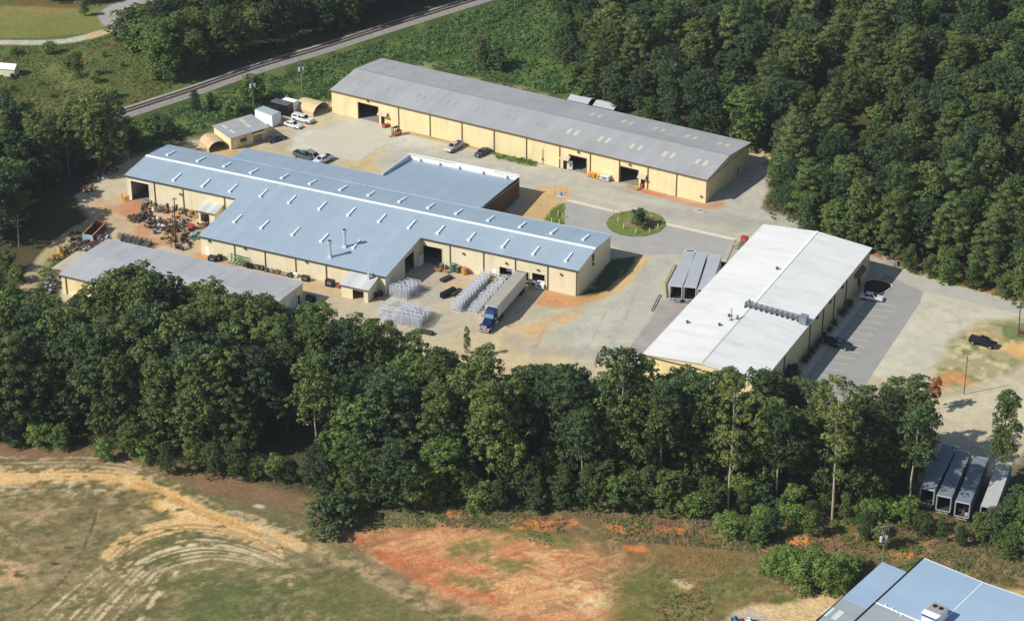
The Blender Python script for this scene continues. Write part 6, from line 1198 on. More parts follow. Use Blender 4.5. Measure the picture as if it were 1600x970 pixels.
# ------------------------------------------------------------------ foliage
def leaf_material(name, col, rnd=.18, col2=None):
    m = bpy.data.materials.new(name); m.use_nodes = True; N = m.node_tree.nodes; Lk = m.node_tree.links; p = N["Principled BSDF"]
    p.inputs["Roughness"].default_value = .6; p.inputs["Specular IOR Level"].default_value = .25
    at_ = N.new("ShaderNodeAttribute"); at_.attribute_name = 'tint'
    oi = N.new("ShaderNodeObjectInfo"); mx = N.new("ShaderNodeMix"); mx.data_type = 'RGBA'
    mx.inputs[6].default_value = alb(*col); mx.inputs[7].default_value = alb(*(col2 or col)); Lk.new(oi.outputs["Random"], mx.inputs[0])
    sx = N.new("ShaderNodeSeparateColor"); Lk.new(at_.outputs["Color"], sx.inputs[0])
    m2 = N.new("ShaderNodeMath"); m2.operation = 'MULTIPLY'; m2.inputs[1].default_value = 7.31; Lk.new(oi.outputs["Random"], m2.inputs[0])
    fr = N.new("ShaderNodeMath"); fr.operation = 'FRACT'; Lk.new(m2.outputs[0], fr.inputs[0])
    mr = N.new("ShaderNodeMapRange"); mr.inputs[3].default_value = 1-rnd; mr.inputs[4].default_value = 1+rnd; Lk.new(fr.outputs[0], mr.inputs[0])
    mm = N.new("ShaderNodeMath"); mm.operation = 'MULTIPLY'; Lk.new(sx.outputs[0], mm.inputs[0]); Lk.new(mr.outputs[0], mm.inputs[1])
    s2 = N.new("ShaderNodeVectorMath"); s2.operation = 'SCALE'; Lk.new(mx.outputs[2], s2.inputs[0]); Lk.new(mm.outputs[0], s2.inputs["Scale"])
    # yellowing leaves carry the green channel of the tint
    yl = N.new("ShaderNodeMix"); yl.data_type = 'RGBA'; Lk.new(sx.outputs[1], yl.inputs[0]); Lk.new(s2.outputs[0], yl.inputs[6]); yl.inputs[7].default_value = alb(150, 140, 50)
    Lk.new(yl.outputs[2], p.inputs["Base Color"])
    tr = N.new("ShaderNodeBsdfTranslucent"); Lk.new(yl.outputs[2], tr.inputs[0]); ms = N.new("ShaderNodeMixShader"); ms.inputs[0].default_value = .22
    Lk.new(p.outputs[0], ms.inputs[1]); Lk.new(tr.outputs[0], ms.inputs[2]); Lk.new(ms.outputs[0], N["Material Output"].inputs[0])
    return m
def leaf_arrays(cent, rad, n, size, rng, flat=.8, up=.3, jitter=.42, yellow=0.0, hemi=-.35, ctint=.28):
    """leaf faces spread over each clump's surface"""
    cent = np.asarray(cent, float); k = len(cent); rad = np.broadcast_to(np.asarray(rad, float), (k,)); idx = np.repeat(np.arange(k), n); M = len(idx)
    d = rng.normal(size=(M, 3)); d /= np.linalg.norm(d, axis=1)[:, None]; lo = d[:, 2] < hemi; d[lo, 2] *= -1
    r = rad[idx]*(.72+.33*rng.rand(M)); P = cent[idx]+d*r[:, None]*np.array([1, 1, flat])
    nrm = d+rng.normal(size=(M, 3))*jitter+np.array([0, 0, up]); nrm /= np.linalg.norm(nrm, axis=1)[:, None]
    t = np.cross(nrm, rng.normal(size=(M, 3))); t /= np.linalg.norm(t, axis=1)[:, None]+1e-9; b = np.cross(nrm, t)
    s = size*(.6+.8*rng.rand(M)); a = (t*s[:, None])*.5; c = (b*s[:, None]*(.6+.4*rng.rand(M))[:, None])*.5
    V = np.stack([P-a-c*.5, P+a*.2-c, P+a+c*.4, P-a*.3+c], 1).reshape(-1, 3)
    ct = 1+(rng.rand(k)-.5)*2*ctint; tint = np.clip(ct[idx]*(1+(rng.rand(M)-.5)*.5), .3, 2)
    yel = (rng.rand(k) < yellow)[idx]*rng.rand(M)*.8 if yellow else np.zeros(M)
    return V, tint, yel
def leaf_mesh(name, parts, mats_):
    V = np.concatenate([p[0] for p in parts]); T = np.concatenate([p[1] for p in parts]); Yl = np.concatenate([p[2] for p in parts])
    me = bpy.data.meshes.new(name); nv = len(V); nf = nv//4
    me.vertices.add(nv); me.vertices.foreach_set('co', V.astype(np.float32).ravel()); me.loops.add(nv); me.loops.foreach_set('vertex_index', np.arange(nv, dtype=np.int32))
    me.polygons.add(nf); me.polygons.foreach_set('loop_start', np.arange(0, nv, 4, dtype=np.int32)); me.polygons.foreach_set('loop_total', np.full(nf, 4, np.int32)); me.update(calc_edges=True)
    ca = me.color_attributes.new('tint', 'FLOAT_COLOR', 'POINT'); c = np.zeros((nv, 4), np.float32); c[:, 0] = np.repeat(T, 4); c[:, 1] = np.repeat(Yl, 4); c[:, 3] = 1
    ca.data.foreach_set('color', c.ravel())
    for m in mats_: me.materials.append(m)
    return me
L_OAK = leaf_material('broadleaf_foliage', (84, 106, 54), .24, (112, 124, 64))
L_DARK = leaf_material('dark_foliage', (66, 88, 56), .2, (86, 106, 60))
L_PINE = leaf_material('pine_foliage', (88, 108, 54), .14, (104, 118, 64))
L_LIME = leaf_material('pale_foliage', (112, 126, 62), .12, (122, 132, 72))
L_SHRUB = leaf_material('shrub_foliage', (98, 124, 60), .16, (114, 134, 68))
L_BUSH = leaf_material('bright_bush_foliage', (116, 142, 66), .12, (126, 148, 74))
L_KUDZU = leaf_material('vine_foliage', (92, 126, 66), .05)
L_MEADOW = leaf_material('meadow_foliage', (116, 130, 66), .05)
L_SCRUB = leaf_material('dry_scrub', (150, 132, 104), .1)
L_WEED = leaf_material('bank_weed_foliage', (112, 124, 66), .1)
L_RUST = leaf_material('rusty_foliage', (190, 122, 78), .1)
M_BARK = mat('bark', alb(108, 94, 78), .9, 0, .25, 1.5, .5, rnd=.2)
M_BARKP = mat('pale_bark', alb(176, 166, 146), .9, 0, .22, 1.5, .4)

def crown_points(kind, h, R, base, rng, n):
    """clump centres of a crown: tiers for pines, irregular lobes for broadleaf trees"""
    C = []; Rr = []
    if kind == 'pine':
        z = base*h
        while z < h-.8:
            f = (z-base*h)/(h*(1-base)); rr = R*(1-.8*f**2.4)*(.72+.42*rng.rand()); k = max(3, int(rr*2.3)); a0 = rng.rand()*6.28
            for j in range(k):
                a = a0+6.28*j/k+rng.normal()*.25; q = rr*(.62+.42*rng.rand()); C.append((q*math.cos(a), q*math.sin(a), z+rng.normal()*.35)); Rr.append(.75+.5*rng.rand())
            if rr > 1.6:
                for j in range(2): a = rng.rand()*6.28; q = rr*.35; C.append((q*math.cos(a), q*math.sin(a), z+.4)); Rr.append(.8)
            z += .75+.5*rng.rand()
        C.append((0, 0, h-.6)); Rr.append(.55); C.append((0, 0, h-1.4)); Rr.append(.8)
    else:
        zb = base*h; zc = (h+zb)/2; Hh = (h-zb)/2; lobes = []
        nl = rng.randint(12, 17)
        for j in range(nl):
            a = j*2.4+rng.rand()*.8; t = (j+.5)/nl; zz = zb+(h-zb)*(.1+.82*t)+rng.normal()*.5; env = R*math.sqrt(max(.12, 1-((t-.5)/.62)**2)); q = env*(.45+.35*rng.rand()); lr = R*(.3+.2*rng.rand()); lobes.append((q*math.cos(a), q*math.sin(a), min(zz, h-lr), lr))
        lobes.append((0, 0, h-R*.5, R*.5)); lobes.append((0, 0, zc+Hh*.3, R*.55)); lobes.append((0, 0, zc-Hh*.3, R*.55))
        vol = np.array([l[3]**2 for l in lobes]); vol /= vol.sum()
        for j in range(n):
            l = lobes[rng.choice(len(lobes), p=vol)]; d = rng.normal(size=3); d /= np.linalg.norm(d); d[2] = abs(d[2]) if d[2] < -.5 else d[2]; q = l[3]*(.8+.28*rng.rand())
            C.append((l[0]+d[0]*q, l[1]+d[1]*q, max(zb, l[2]+d[2]*q*1.15))); Rr.append(.3+.42*rng.rand())
    return np.array(C), np.array(Rr)
def trunk_mesh(h, R, base, rng, r0, pts, m, limbs=9, fork=False, top=.82):
    mb = MB(); x = y = 0; z = -.3; seg = 5; P = [(0, 0, -.3)]
    for k in range(1, seg+1):
        x += rng.normal()*.12; y += rng.normal()*.12; P.append((x, y, h*top*k/seg))
    for k in range(seg): mb.bar(P[k], P[k+1], r0*(1-.75*k/seg), m, 7, r0*(1-.75*(k+1)/seg))
    idx = rng.permutation(len(pts))[:limbs]
    for i in idx:
        c = pts[i]; t = max(.3, min(.95, (c[2]-1.5-abs(c[0])*.3)/(h*top))); k = min(seg-1, int(t*seg)); a = Vector(P[k]).lerp(Vector(P[k+1]), t*seg-k)
        if a.z > c[2]: a = Vector(P[max(1, k-1)])
        mid = a.lerp(Vector(c), .55)+Vector((0, 0, .3)); mb.bar(a, mid, r0*.32, m, 5, r0*.2); mb.bar(mid, c, r0*.2, m, 4, r0*.08)
    me = mb.build('trunk'); d = me.data; bpy.data.objects.remove(me); return d
class Proto: pass
PROT = {}
def proto(key, kind, h, R, base, n, lf, size, mat_, seed, r0=.24, bark=None, limbs=9, yellow=0.0, flat=.75, **k):
    rng = np.random.RandomState(seed); C, Rr = crown_points(kind, h, R, base, rng, n)
    if kind == 'pine': a = leaf_arrays(C, Rr, lf, size, rng, flat=.5, up=.5, yellow=yellow)
    else: a = leaf_arrays(C, Rr, lf, size, rng, flat=flat, yellow=yellow)
    p = Proto(); p.h = h; p.crown = leaf_mesh('crown', [a], [mat_]); p.trunk = trunk_mesh(h, R, base, rng, r0, C, bark or M_BARK, limbs, **k); PROT.setdefault(key, []).append(p)
for i in range(8): proto('oak', 'broad', 14.5, 4.9, .12, 620, 26, .30, L_OAK if i % 2 else L_DARK, 100+i, .28)
for i in range(3): proto('low', 'broad', 13, 4.1, .02, 520, 25, .29, [L_OAK, L_DARK, L_SHRUB][i], 120+i, .25)
for i in range(5): proto('pine', 'pine', 19, 4.0, .2, 0, 110, .30, L_PINE, 140+i, .24)
for i in range(3): proto('slim', 'broad', 17, 3.3, .12, 430, 25, .29, [L_OAK, L_PINE, L_DARK][i], 160+i, .22)
for i in range(2): proto('lime', 'broad', 22, 2.8, .3, 120, 24, .30, L_LIME, 180+i, .2, M_BARKP, 22, yellow=.12)
for i in range(4): proto('bush', 'broad', 3.2, 1.9, .0, 70, 44, .24, [L_SHRUB, L_DARK, L_OAK, L_SHRUB][i], 200+i, .08)
for i in range(3): proto('lbush', 'broad', 3.2, 1.9, .0, 120, 34, .2, L_BUSH, 210+i, .08)
for i in range(2): proto('sap', 'broad', 6.5, 1.6, .1, 60, 40, .26, [L_SHRUB, L_LIME][i], 220+i, .1)
for i in range(3): proto('tallt', 'broad', 20, 2.9, .42, 210, 24, .29, [L_OAK, L_DARK, L_SHRUB][i], 240+i, .2, M_BARKP, 14)
proto('rust', 'broad', 7, 1.9, .3, 50, 26, .4, L_RUST, 230, .12)
proto('bare', 'broad', 20, 3.2, .35, 40, 14, .45, L_OAK, 231, .22, M_BARKP, 34)
COUNT = {}
AUTO = []
def auto(o, kinds, place): AUTO.append((o, kinds, place)); return o
WORDS = 'first second third fourth fifth sixth seventh eighth ninth tenth eleventh twelfth thirteenth fourteenth fifteenth sixteenth seventeenth eighteenth nineteenth twentieth'.split()
def finish_labels():
    cells = {}
    for o, k, p in AUTO: cells.setdefault((k, p), []).append(o)
    for (k, p), L in cells.items():
        L.sort(key=lambda o: pr(o.location.x, o.location.y, 0)[0])
        for i, o in enumerate(L):
            kk = k[:-2]+'h' if k.endswith('shes') else k[:-1]
            nth_ = WORDS[i] if i < 20 else '%dth' % (i+1)
            o['label'] = ('single %s, %s' % (kk, p)) if len(L) == 1 else ('leftmost of %d %s, %s' % (len(L), k, p)) if i == 0 else ('rightmost of %d %s, %s' % (len(L), k, p)) if i == len(L)-1 else '%s from left of %d %s, %s' % (nth_, len(L), k, p)
            o['label'] = o['label'].replace('of 2 ', 'of two ').replace('of 3 ', 'of three ')
def tree(key, x, y, h, label, name='tree', cat='tree', group=None, sxy=None, i=None, rz=None, z=None):
    ps = PROT[key]; rr = random.Random(int(x*131+y*17)); p = ps[(rr.randrange(len(ps)) if i is None else i) % len(ps)]
    s = h/p.h; r = empty(name, (x, y, float(hgt(x, y)) if z is None else z), rr.uniform(0, 6.28) if rz is None else rz); k = (sxy if sxy else rr.uniform(.92, 1.25)*(.6+.4/s if s > 1 else 1))
    r.scale = (s*k, s*k, s); tag(r, label, cat, group)
    for nm, me in (('trunk', p.trunk), ('crown', p.crown)):
        o = bpy.data.objects.new(nm, me); COL.objects.link(o); o.parent = r
    COUNT[name] = COUNT.get(name, 0)+1; LAST[0] = r
    return r
LAST = [None]
def scatter(P, sp, seed, minv=None, edgej=0):
    """poisson-like points in a site polygon given by bearings"""
    W_ = wpts(P); rr = random.Random(seed); (x0, y0), (x1, y1) = W_.min(0), W_.max(0); out = []
    for _ in range(int((x1-x0)*(y1-y0)/sp/sp*9)):
        x = rr.uniform(x0, x1); y = rr.uniform(y0, y1)
        if not inpoly(np.array([x]), np.array([y]), W_)[0]: continue
        if all((x-a)**2+(y-b)**2 > sp*sp for a, b in out): out.append((x, y))
    return out
def clip_h(x, y, h, sky):
    """keep a tree below the measured canopy outline"""
    u, v = pr(x, y, h); lim = np.interp(u, [p[0] for p in sky], [p[1] for p in sky])
    while v < lim and h > 3: h -= .5; u, v = pr(x, y, h)
    return h
# ---- 1 the great wood on the right
rr = random.Random(11)
EDGE = [(872, -60), (862, 60), (868, 110), (895, 150), (945, 172), (1000, 186), (1060, 203), (1120, 212), (1180, 222), (1212, 236), (1218, 262), (1206, 300), (1212, 335), (1270, 372), (1352, 394), (1440, 424), (1540, 452), (1660, 488)]
WOOD = [(856, 40), (868, 95), (890, 138), (925, 166), (965, 180), (1000, 194), (1060, 212), (1120, 222), (1180, 240), (1235, 258), (1225, 305), (1230, 335), (1290, 375), (1365, 398), (1440, 426), (1540, 455), (1680, 492), (1750, 200), (1700, -60), (1500, -110), (1200, -120), (860, -110), (850, -30)]
WCOL = [(1060, 'behind the long warehouse'), (1190, 'past the warehouse corner'), (1300, 'above the white roof'), (1420, 'above the pipe gate'), (1520, 'above the right road'), (9999, 'by the right edge')]
WROW = [(-40, 'topmost rows'), (40, 'upper rows'), (120, 'upper middle rows'), (200, 'middle rows'), (280, 'lower middle rows'), (360, 'lower rows'), (9999, 'front rows')]
pick = lambda T_, q: next(n for a, n in T_ if q < a)
def wplace(u, v): return 'great wood %s, %s' % (pick(WROW, v), pick(WCOL, u))
BCOL = [(90, 'at the left edge'), (220, 'left of the round roof tree'), (330, 'below the small warehouse'), (440, 'below its right half'), (540, 'above the bare orange patch'), (620, 'below the galvanised stacks'), (700, 'left of the lone sapling'), (790, 'below the blue truck'), (880, 'below the gravel yard'), (980, 'left of the white roof'), (1070, 'below the white roof corner'), (1170, 'below the white roof'), (1260, 'right of the tall pale tree'), (1360, 'below the parking lot'), (9999, 'at the right end')]
def bplace(u, v): return 'belt %s %s' % ('back row' if v < 640 else 'middle row' if v < 710 else 'front row', pick(BCOL, u))
def zone_label(u, v):
    if u < 1080: return 'in the wood beyond the far end of the long grey-roofed warehouse', 'trees of the wood behind the long warehouse'
    if v < 60: return 'in the far part of the great wood, towards the top right', 'trees in the far part of the great wood'
    if u < 1290: return 'in the wood between the long warehouse and the white-roofed building', 'trees of the wood between the warehouses'
    if v > 300: return 'along the near edge of the great wood above the right-hand road', 'trees at the near edge of the great wood'
    return 'deep in the great wood on the right side', 'trees deep in the great wood'
for x, y in sorted(scatter(WOOD, 6.6, 5), key=lambda p: p[1]):
    u, v = pr(x, y); L_, g = zone_label(u, v); t = rr.random(); h = rr.uniform(12, 18.5)
    if u < 950: h *= .8
    if y < 455 and rr.random() < .4: h += 2
    if t < .24: auto(tree('pine', x, y, h+1.5, '', 'pine_tree', 'pine tree', 'pine '+g), 'layered pines', wplace(u, v))
    elif t < .42: auto(tree('slim', x, y, h, '', 'slender_tree', 'tree', 'slender '+g), 'narrow trees', wplace(u, v))
    elif t < .88: auto(tree('oak', x, y, h-1.5, '', 'broadleaf_tree', 'tree', 'broadleaf '+g), 'round trees', wplace(u, v))
    else: auto(tree('low', x, y, h-2, '', 'leafy_tree', 'tree', 'leafy '+g), 'leafy trees', wplace(u, v))
# low fringe of the wood
for k, (u, v, h) in enumerate([(900, 140, 7), (925, 158, 5), (960, 176, 5), (985, 168, 8), (1015, 190, 6), (1050, 205, 8), (1085, 214, 6), (1118, 220, 9), (1150, 226, 8), (1178, 232, 10), (1222, 250, 10), (1214, 290, 7), (1212, 318, 8), (1232, 340, 9), (1262, 366, 9), (1300, 380, 10), (1335, 392, 8), (1420, 424, 6), (1452, 433, 5), (1478, 442, 7), (1520, 452, 6), (1570, 466, 6), (1600, 475, 13), (1590, 440, 15)]):
    x, y = at(u, v); auto(tree('low', x, y, h, '', 'edge_tree', 'tree', 'low trees fringing the great wood'), 'low fringe trees', 'great wood edge '+pick(WCOL, u))
# ---- 2 the belt across the middle
SKY = [(-50, 470), (0, 468), (60, 462), (130, 460), (165, 442), (190, 424), (220, 422), (245, 436), (280, 468), (300, 455), (330, 446), (365, 455), (395, 450), (440, 468), (480, 480), (520, 478), (560, 498), (600, 498), (640, 520), (690, 548), (730, 545), (780, 545), (815, 570), (850, 566), (885, 578), (920, 560), (955, 552), (1000, 570), (1060, 572), (1110, 578), (1150, 562), (1200, 570), (1240, 590), (1300, 588), (1340, 575), (1380, 570), (1410, 568), (1440, 580), (1462, 600), (1472, 650), (1480, 690), (1500, 700)]
BELT = [(-60, 560), (60, 545), (180, 545), (280, 560), (400, 575), (500, 600), (580, 620), (660, 650), (760, 670), (860, 690), (960, 685), (1080, 690), (1200, 700), (1320, 705), (1420, 700), (1445, 740), (1420, 775), (1340, 790), (1240, 775), (1160, 760), (1050, 770), (900, 770), (760, 768), (640, 765), (520, 748), (440, 735), (350, 722), (250, 705), (150, 690), (60, 680), (-60, 685)]
def zb(u):
    if u < 300: return 'in the left end of the tree belt above the cleared field', 'of the belt, left end'
    if u < 600: return 'in the tree belt in front of the small grey warehouse', 'of the belt before the small warehouse'
    if u < 900: return 'in the middle of the tree belt below the lorry yard', 'of the belt below the lorry yard'
    if u < 1200: return 'in the tree belt in front of the white-roofed building', 'of the belt before the white roof'
    return 'in the right end of the tree belt below the parking lot', 'of the belt, right end'
HOLE = wpts([(430, 690), (520, 690), (560, 740), (520, 755), (440, 742)])
for x, y in sorted(scatter(BELT, 4.9, 8), key=lambda p: p[1]):
    if inpoly(np.array([x]), np.array([y]), HOLE)[0]: continue
    u, v = pr(x, y); L_, g = zb(u); h = clip_h(x, y, rr.uniform(18, 24) if v < 700 else rr.uniform(14, 22), [(a, b+rr.uniform(-3, 16)) for a, b in SKY]); t = rr.random()
    if h < 5: continue
    if u < 560 and t < .3: auto(tree('pine', x, y, h, '', 'pine_tree', 'pine tree', 'pines '+g), 'layered pines', bplace(u, v))
    elif t < .45: auto(tree('slim', x, y, h, '', 'slender_tree', 'tree', 'slender trees '+g), 'narrow trees', bplace(u, v))
    elif t < .72: auto(tree('low', x, y, h, '', 'leafy_tree', 'tree', 'leafy trees '+g), 'leafy trees', bplace(u, v))
    else: auto(tree('oak', x, y, h, '', 'broadleaf_tree', 'tree', 'broadleaf trees '+g), 'round trees', bplace(u, v))
# named individuals of the belt
def T(key, u, v, top, lab, name='tree', **k):
    x, y = at(u, v); hs = np.linspace(2, 34, 129); vv = np.array([pr(x, y, h)[1] for h in hs]); h = float(hs[np.argmin(abs(vv-top))]); return tree(key, x, y, h, lab, name, **k)
T('lime', 1138, 797, 586, 'tall pale yellow-green tree with a bare forked trunk, in front of the belt', 'tall_thin_tree', i=0, sxy=1.0)
T('lime', 1300, 812, 590, 'tall pale tree with leaning bare trunk below the parking lot', 'tall_thin_tree', i=1, sxy=.95)
T('lime', 1285, 770, 588, 'tall pale tree with several whitish limbs, left of the leaning one', 'tall_thin_tree', i=1, sxy=1.15)
T('bare', 1340, 770, 600, 'half-bare tree with whitish branches at the right end of the belt', 'sparse_tree', i=0, sxy=.9)
T('bare', 965, 770, 556, 'tall sparse tree showing its pale trunk in front of the white-roofed building', 'sparse_tree', i=0, sxy=.9)
T('slim', 968, 745, 551, 'tallest dark tree left of the white-roofed building, its top above the belt', 'slender_tree', i=2)
T('oak', 212, 570, 422, 'large round tree overlapping the small grey warehouse roof', 'broadleaf_tree', i=1, sxy=1.15)
T('slim', 730, 560, 512, 'lone thin sapling standing against the yard beside the blue lorry', 'sapling', sxy=.55)
T('rust', 1458, 640, 590, 'small tree with orange dying leaves at the edge of the gravel lot', 'dying_tree', sxy=.8)
T('slim', 1562, 748, 612, 'green tree standing alone in front of the gravel lot, beside the parked trailers', 'slender_tree', i=0, sxy=.8)
T('lime', 1568, 775, 640, 'pale loose tree beside the last parked trailer', 'slender_tree', i=0, sxy=.55)
T('low', 1590, 830, 760, 'dark leafy tree at the right edge behind the blue-roofed building', 'leafy_tree')
for u, v, top in ((1530, 845, 800), (1560, 850, 790), (1600, 855, 780), (1630, 850, 760), (1500, 850, 820), (1580, 870, 825), (1620, 880, 815)):
    T('low', u, v, top, '', 'bush', cat='bush', group='thicket below the parked trailers'); auto(LAST[0], 'rounded bushes', 'thicket between parked trailers and blue roof')
T('bush', 522, 822, 782, 'dense dark green bush standing alone at the corner of the red clay', 'bush', cat='bush', i=1, sxy=1.5)
for u, v, top, lab in ((526, 742, 590, 'tall tree with bare pale trunk standing right of the orange patch gap'), (494, 738, 560, 'tall tree with a dark bare trunk in the gap with the orange patch'), (763, 768, 600, 'tall thin-trunked tree in front of the belt below the blue truck'), (792, 756, 600, 'leaning thin-trunked tree just right of the one below the blue truck'), (908, 786, 640, 'short-crowned tree with whitish trunk left of the white roof'), (1030, 778, 600, 'bare-trunked tree below the near corner of the white roof'), (1212, 790, 640, 'bare-trunked tree right of the tall pale yellow-green tree'), (1420, 800, 640, 'bare-trunked tree left of the parked box trailers')):
    T('tallt', u, v, top, lab, 'bare_trunk_tree')
# understorey in front of the belt
FR = [(20, 692, 660), (60, 694, 664), (95, 698, 670), (165, 718, 690), (205, 712, 662), (230, 716, 684), (262, 738, 690), (300, 735, 690), (335, 742, 695), (370, 750, 690), (400, 748, 712), (430, 755, 710), (455, 752, 716), (480, 757, 718), (505, 765, 690), (530, 770, 680), (560, 785, 690), (590, 790, 705), (618, 794, 700), (650, 800, 725), (690, 780, 690), (720, 775, 720), (735, 792, 740), (756, 795, 752), (775, 796, 755), (800, 780, 700), (830, 785, 720), (855, 770, 700), (880, 790, 735), (915, 795, 730), (935, 790, 720), (960, 800, 745), (985, 795, 740), (1010, 795, 730), (1040, 797, 735), (1090, 805, 770), (1110, 800, 745), (1160, 802, 755), (1205, 835, 795), (1235, 800, 755), (1270, 835, 795), (1320, 812, 770), (1350, 840, 800), (1375, 855, 818), (1060, 790, 740), (1140, 836, 805), (1180, 842, 812), (1415, 830, 780), (1440, 835, 800), (1470, 845, 805)]
for k, (u, v, top) in enumerate(FR):
    T(['low', 'slim', 'low', 'sap'][k % 4] if v-top > 34 else 'lbush' if k % 2 else 'bush', u, v, top, '', 'shrub', cat='shrub', group='undergrowth along the foot of the belt'); auto(LAST[0], 'shrubs', 'belt foot '+pick(BCOL, u))
for u, v, top in ((1235, 900, 862), (1270, 905, 865), (1300, 905, 870), (1210, 895, 868), (1255, 920, 880), (1290, 918, 880), (1325, 900, 872), (1310, 925, 892), (1340, 885, 868)):
    T('lbush', u, v, top, '', 'bush', cat='bush', group='bushes beside the blue-roofed building'); auto(LAST[0], 'round bushes', 'left of the blue-roofed building')
ru = random.Random(77)
for x, y in scatter([(1000, 775), (1200, 768), (1440, 772), (1450, 812), (1240, 822), (1060, 800), (1000, 795)], 3.6, 51):
    u, v = pr(x, y); q = ru.random(); auto(tree('lbush' if q < .4 else 'low' if q < .75 else 'bush', x, y, ru.uniform(1.8, 4.8), '', 'shrub', 'shrub', 'undergrowth at the right foot of the belt'), 'undergrowth shrubs', 'bank '+('rear' if v < 785 else 'middle' if v < 800 else 'front')+' row, '+pick(BCOL, u))
for x, y in scatter([(540, 775), (760, 775), (1000, 775), (1000, 798), (760, 798), (640, 800), (545, 795)], 4.2, 52):
    u, v = pr(x, y); q = ru.random(); auto(tree('lbush' if q < .4 else 'low' if q < .75 else 'bush', x, y, ru.uniform(1.6, 4.2), '', 'shrub', 'shrub', 'undergrowth at the left foot of the belt'), 'undergrowth shrubs', 'bank '+('rear' if v < 787 else 'front')+' row, '+pick(BCOL, u))
for x, y in scatter([(-20, 85), (130, 78), (240, 95), (262, 130), (200, 160), (172, 180), (60, 150), (-20, 160)], 7.5, 53):
    u, v = pr(x, y); auto(tree('lbush' if ru.random() < .6 else 'bush', x, y, ru.uniform(1.2, 2.8), '', 'bush', 'bush', 'bushes dotted over the meadow'), 'meadow bushes', 'upper left, '+('upper' if v < 115 else 'lower')+' part, '+('left half' if u < 120 else 'right half'))
# ---- 3 dark wood on the left
LEFTW = [(-160, 250), (40, 225), (120, 235), (165, 232), (195, 240), (150, 275), (118, 300), (120, 330), (90, 362), (40, 405), (0, 455), (-160, 480)]
SKL = [(-60, 158), (0, 158), (30, 168), (60, 190), (100, 175), (120, 158), (150, 150), (165, 170), (176, 200), (190, 222), (210, 235), (230, 260)]
for x, y in scatter(LEFTW, 5.2, 3):
    u, v = pr(x, y); h = clip_h(x, y, rr.uniform(13, 20), SKL); t = rr.random()
    if u > 20 and u < 130 and v > 330: continue
    if abs(u-108) < 34 and v > 276: continue
    if v > 384: h = min(h, 3.2)
    if h < 4: continue
    if v > 405: h = min(h, 6)
    key = 'low' if t < .5 else 'oak'; auto(tree(key, x, y, h, '', 'broadleaf_tree', 'tree', 'trees of the dark left wood'), 'shaded trees', 'left wood '+pick([(260, 'rear row by the railway'), (300, 'upper row'), (340, 'middle row'), (380, 'lower row'), (9999, 'front row')], v)+pick([(0, ', far left'), (60, ', left part'), (9999, ', right part')], u))
for u, v, top, key in ((12, 425, 396, 'bush'), (26, 440, 418, 'bush'), (-5, 470, 420, 'low'), (-10, 545, 450, 'oak'), (25, 560, 450, 'low'), (200, 222, 185, 'low'), (212, 232, 200, 'low'), (245, 208, 182, 'bush'), (262, 214, 190, 'bush'), (232, 205, 186, 'bush'), (10, 172, 140, 'low')):
    T(key, u, v, top, '', 'leafy_tree', group='dark bushy trees by the left edge'); auto(LAST[0], 'bushy trees', 'scattered in weeds, '+('near the crossarm pole' if u < 100 else 'beside the railway end'))
# ---- 4 woods above the railway and beyond the lawn
UPW = [(262, 128), (300, 118), (350, 100), (420, 78), (500, 56), (600, 22), (700, -12), (760, -60), (500, -80), (300, -60), (215, 20), (215, 50), (235, 95)]
SKU = [(180, 20), (240, 5), (300, -200), (900, -200)]
for x, y in scatter(UPW, 6.0, 13):
    u, v = pr(x, y); h = clip_h(x, y, rr.uniform(10, 16), SKU)
    auto(tree('oak' if rr.random() < .6 else 'low', x, y, h, '', 'broadleaf_tree', 'tree', 'trees of the wood above the railway'), 'dark trees', 'above the railway, '+pick([(-20, 'at the top edge'), (20, 'third row'), (60, 'second row'), (9999, 'nearest row')], v)+pick([(330, ', left part'), (450, ', middle part'), (9999, ', right part')], u))
for x, y in scatter([(-60, -5), (60, 6), (150, 14), (185, -5), (180, -60), (-60, -60)], 6, 14):
    auto(tree('low', x, y, rr.uniform(8, 12), '', 'broadleaf_tree', 'tree', 'trees behind the lawn'), 'trees', 'behind the mown lawn, '+pick([(-15, 'farther row'), (9999, 'nearer row')], pr(x, y)[1]))
for u, v, top, key, sx, lab in ((133, 25, 2, 'low', 1, 'dark round tree at the far corner of the lawn'), (206, 62, 22, 'bush', 1.6, 'grey-green spreading tree beside the bend of the loop drive'), (232, 75, 35, 'bush', 1.6, 'grey-green bushy tree right of the drive bend'), (255, 125, 55, 'low', 1.2, 'bright green tree at the railway end of the wood'), (272, 128, 78, 'low', 1, 'dark tree leaning over the railway cutting'),
        (122, 120, 82, 'low', .9, 'dark rounded tree standing alone in the weedy meadow'), (752, 106, 56, 'low', 1.0, 'lone dark tree in the vine-covered slope behind the long warehouse'), (778, 108, 84, 'bush', 1.3, 'dark bush just right of the lone tree on the vine slope'),
        (306, 178, 142, 'low', .8, 'small tree among vines below the railway, left one'), (330, 172, 146, 'low', .7, 'small tree among vines below the railway, right one'), (365, 180, 155, 'bush', 1.2, 'low dark bush behind the yellow office'), (395, 160, 120, 'bush', .9, 'vine-covered shrub by the pole above the yard'), (896, 140, 118, 'bush', 1.2, 'dark bush at the corner of the big wood'), (912, 160, 138, 'bush', 1.2, 'dark bush by the wood edge, above the two white canopies')):
    T(key, u, v, top, lab, 'leafy_tree' if key == 'low' else 'bush', cat='tree' if key == 'low' else 'bush', sxy=sx)
T('bush', 999, 353, 330, 'round clipped dark bush in the middle of the grass island', 'bush', cat='bush', i=1, sxy=1.0)
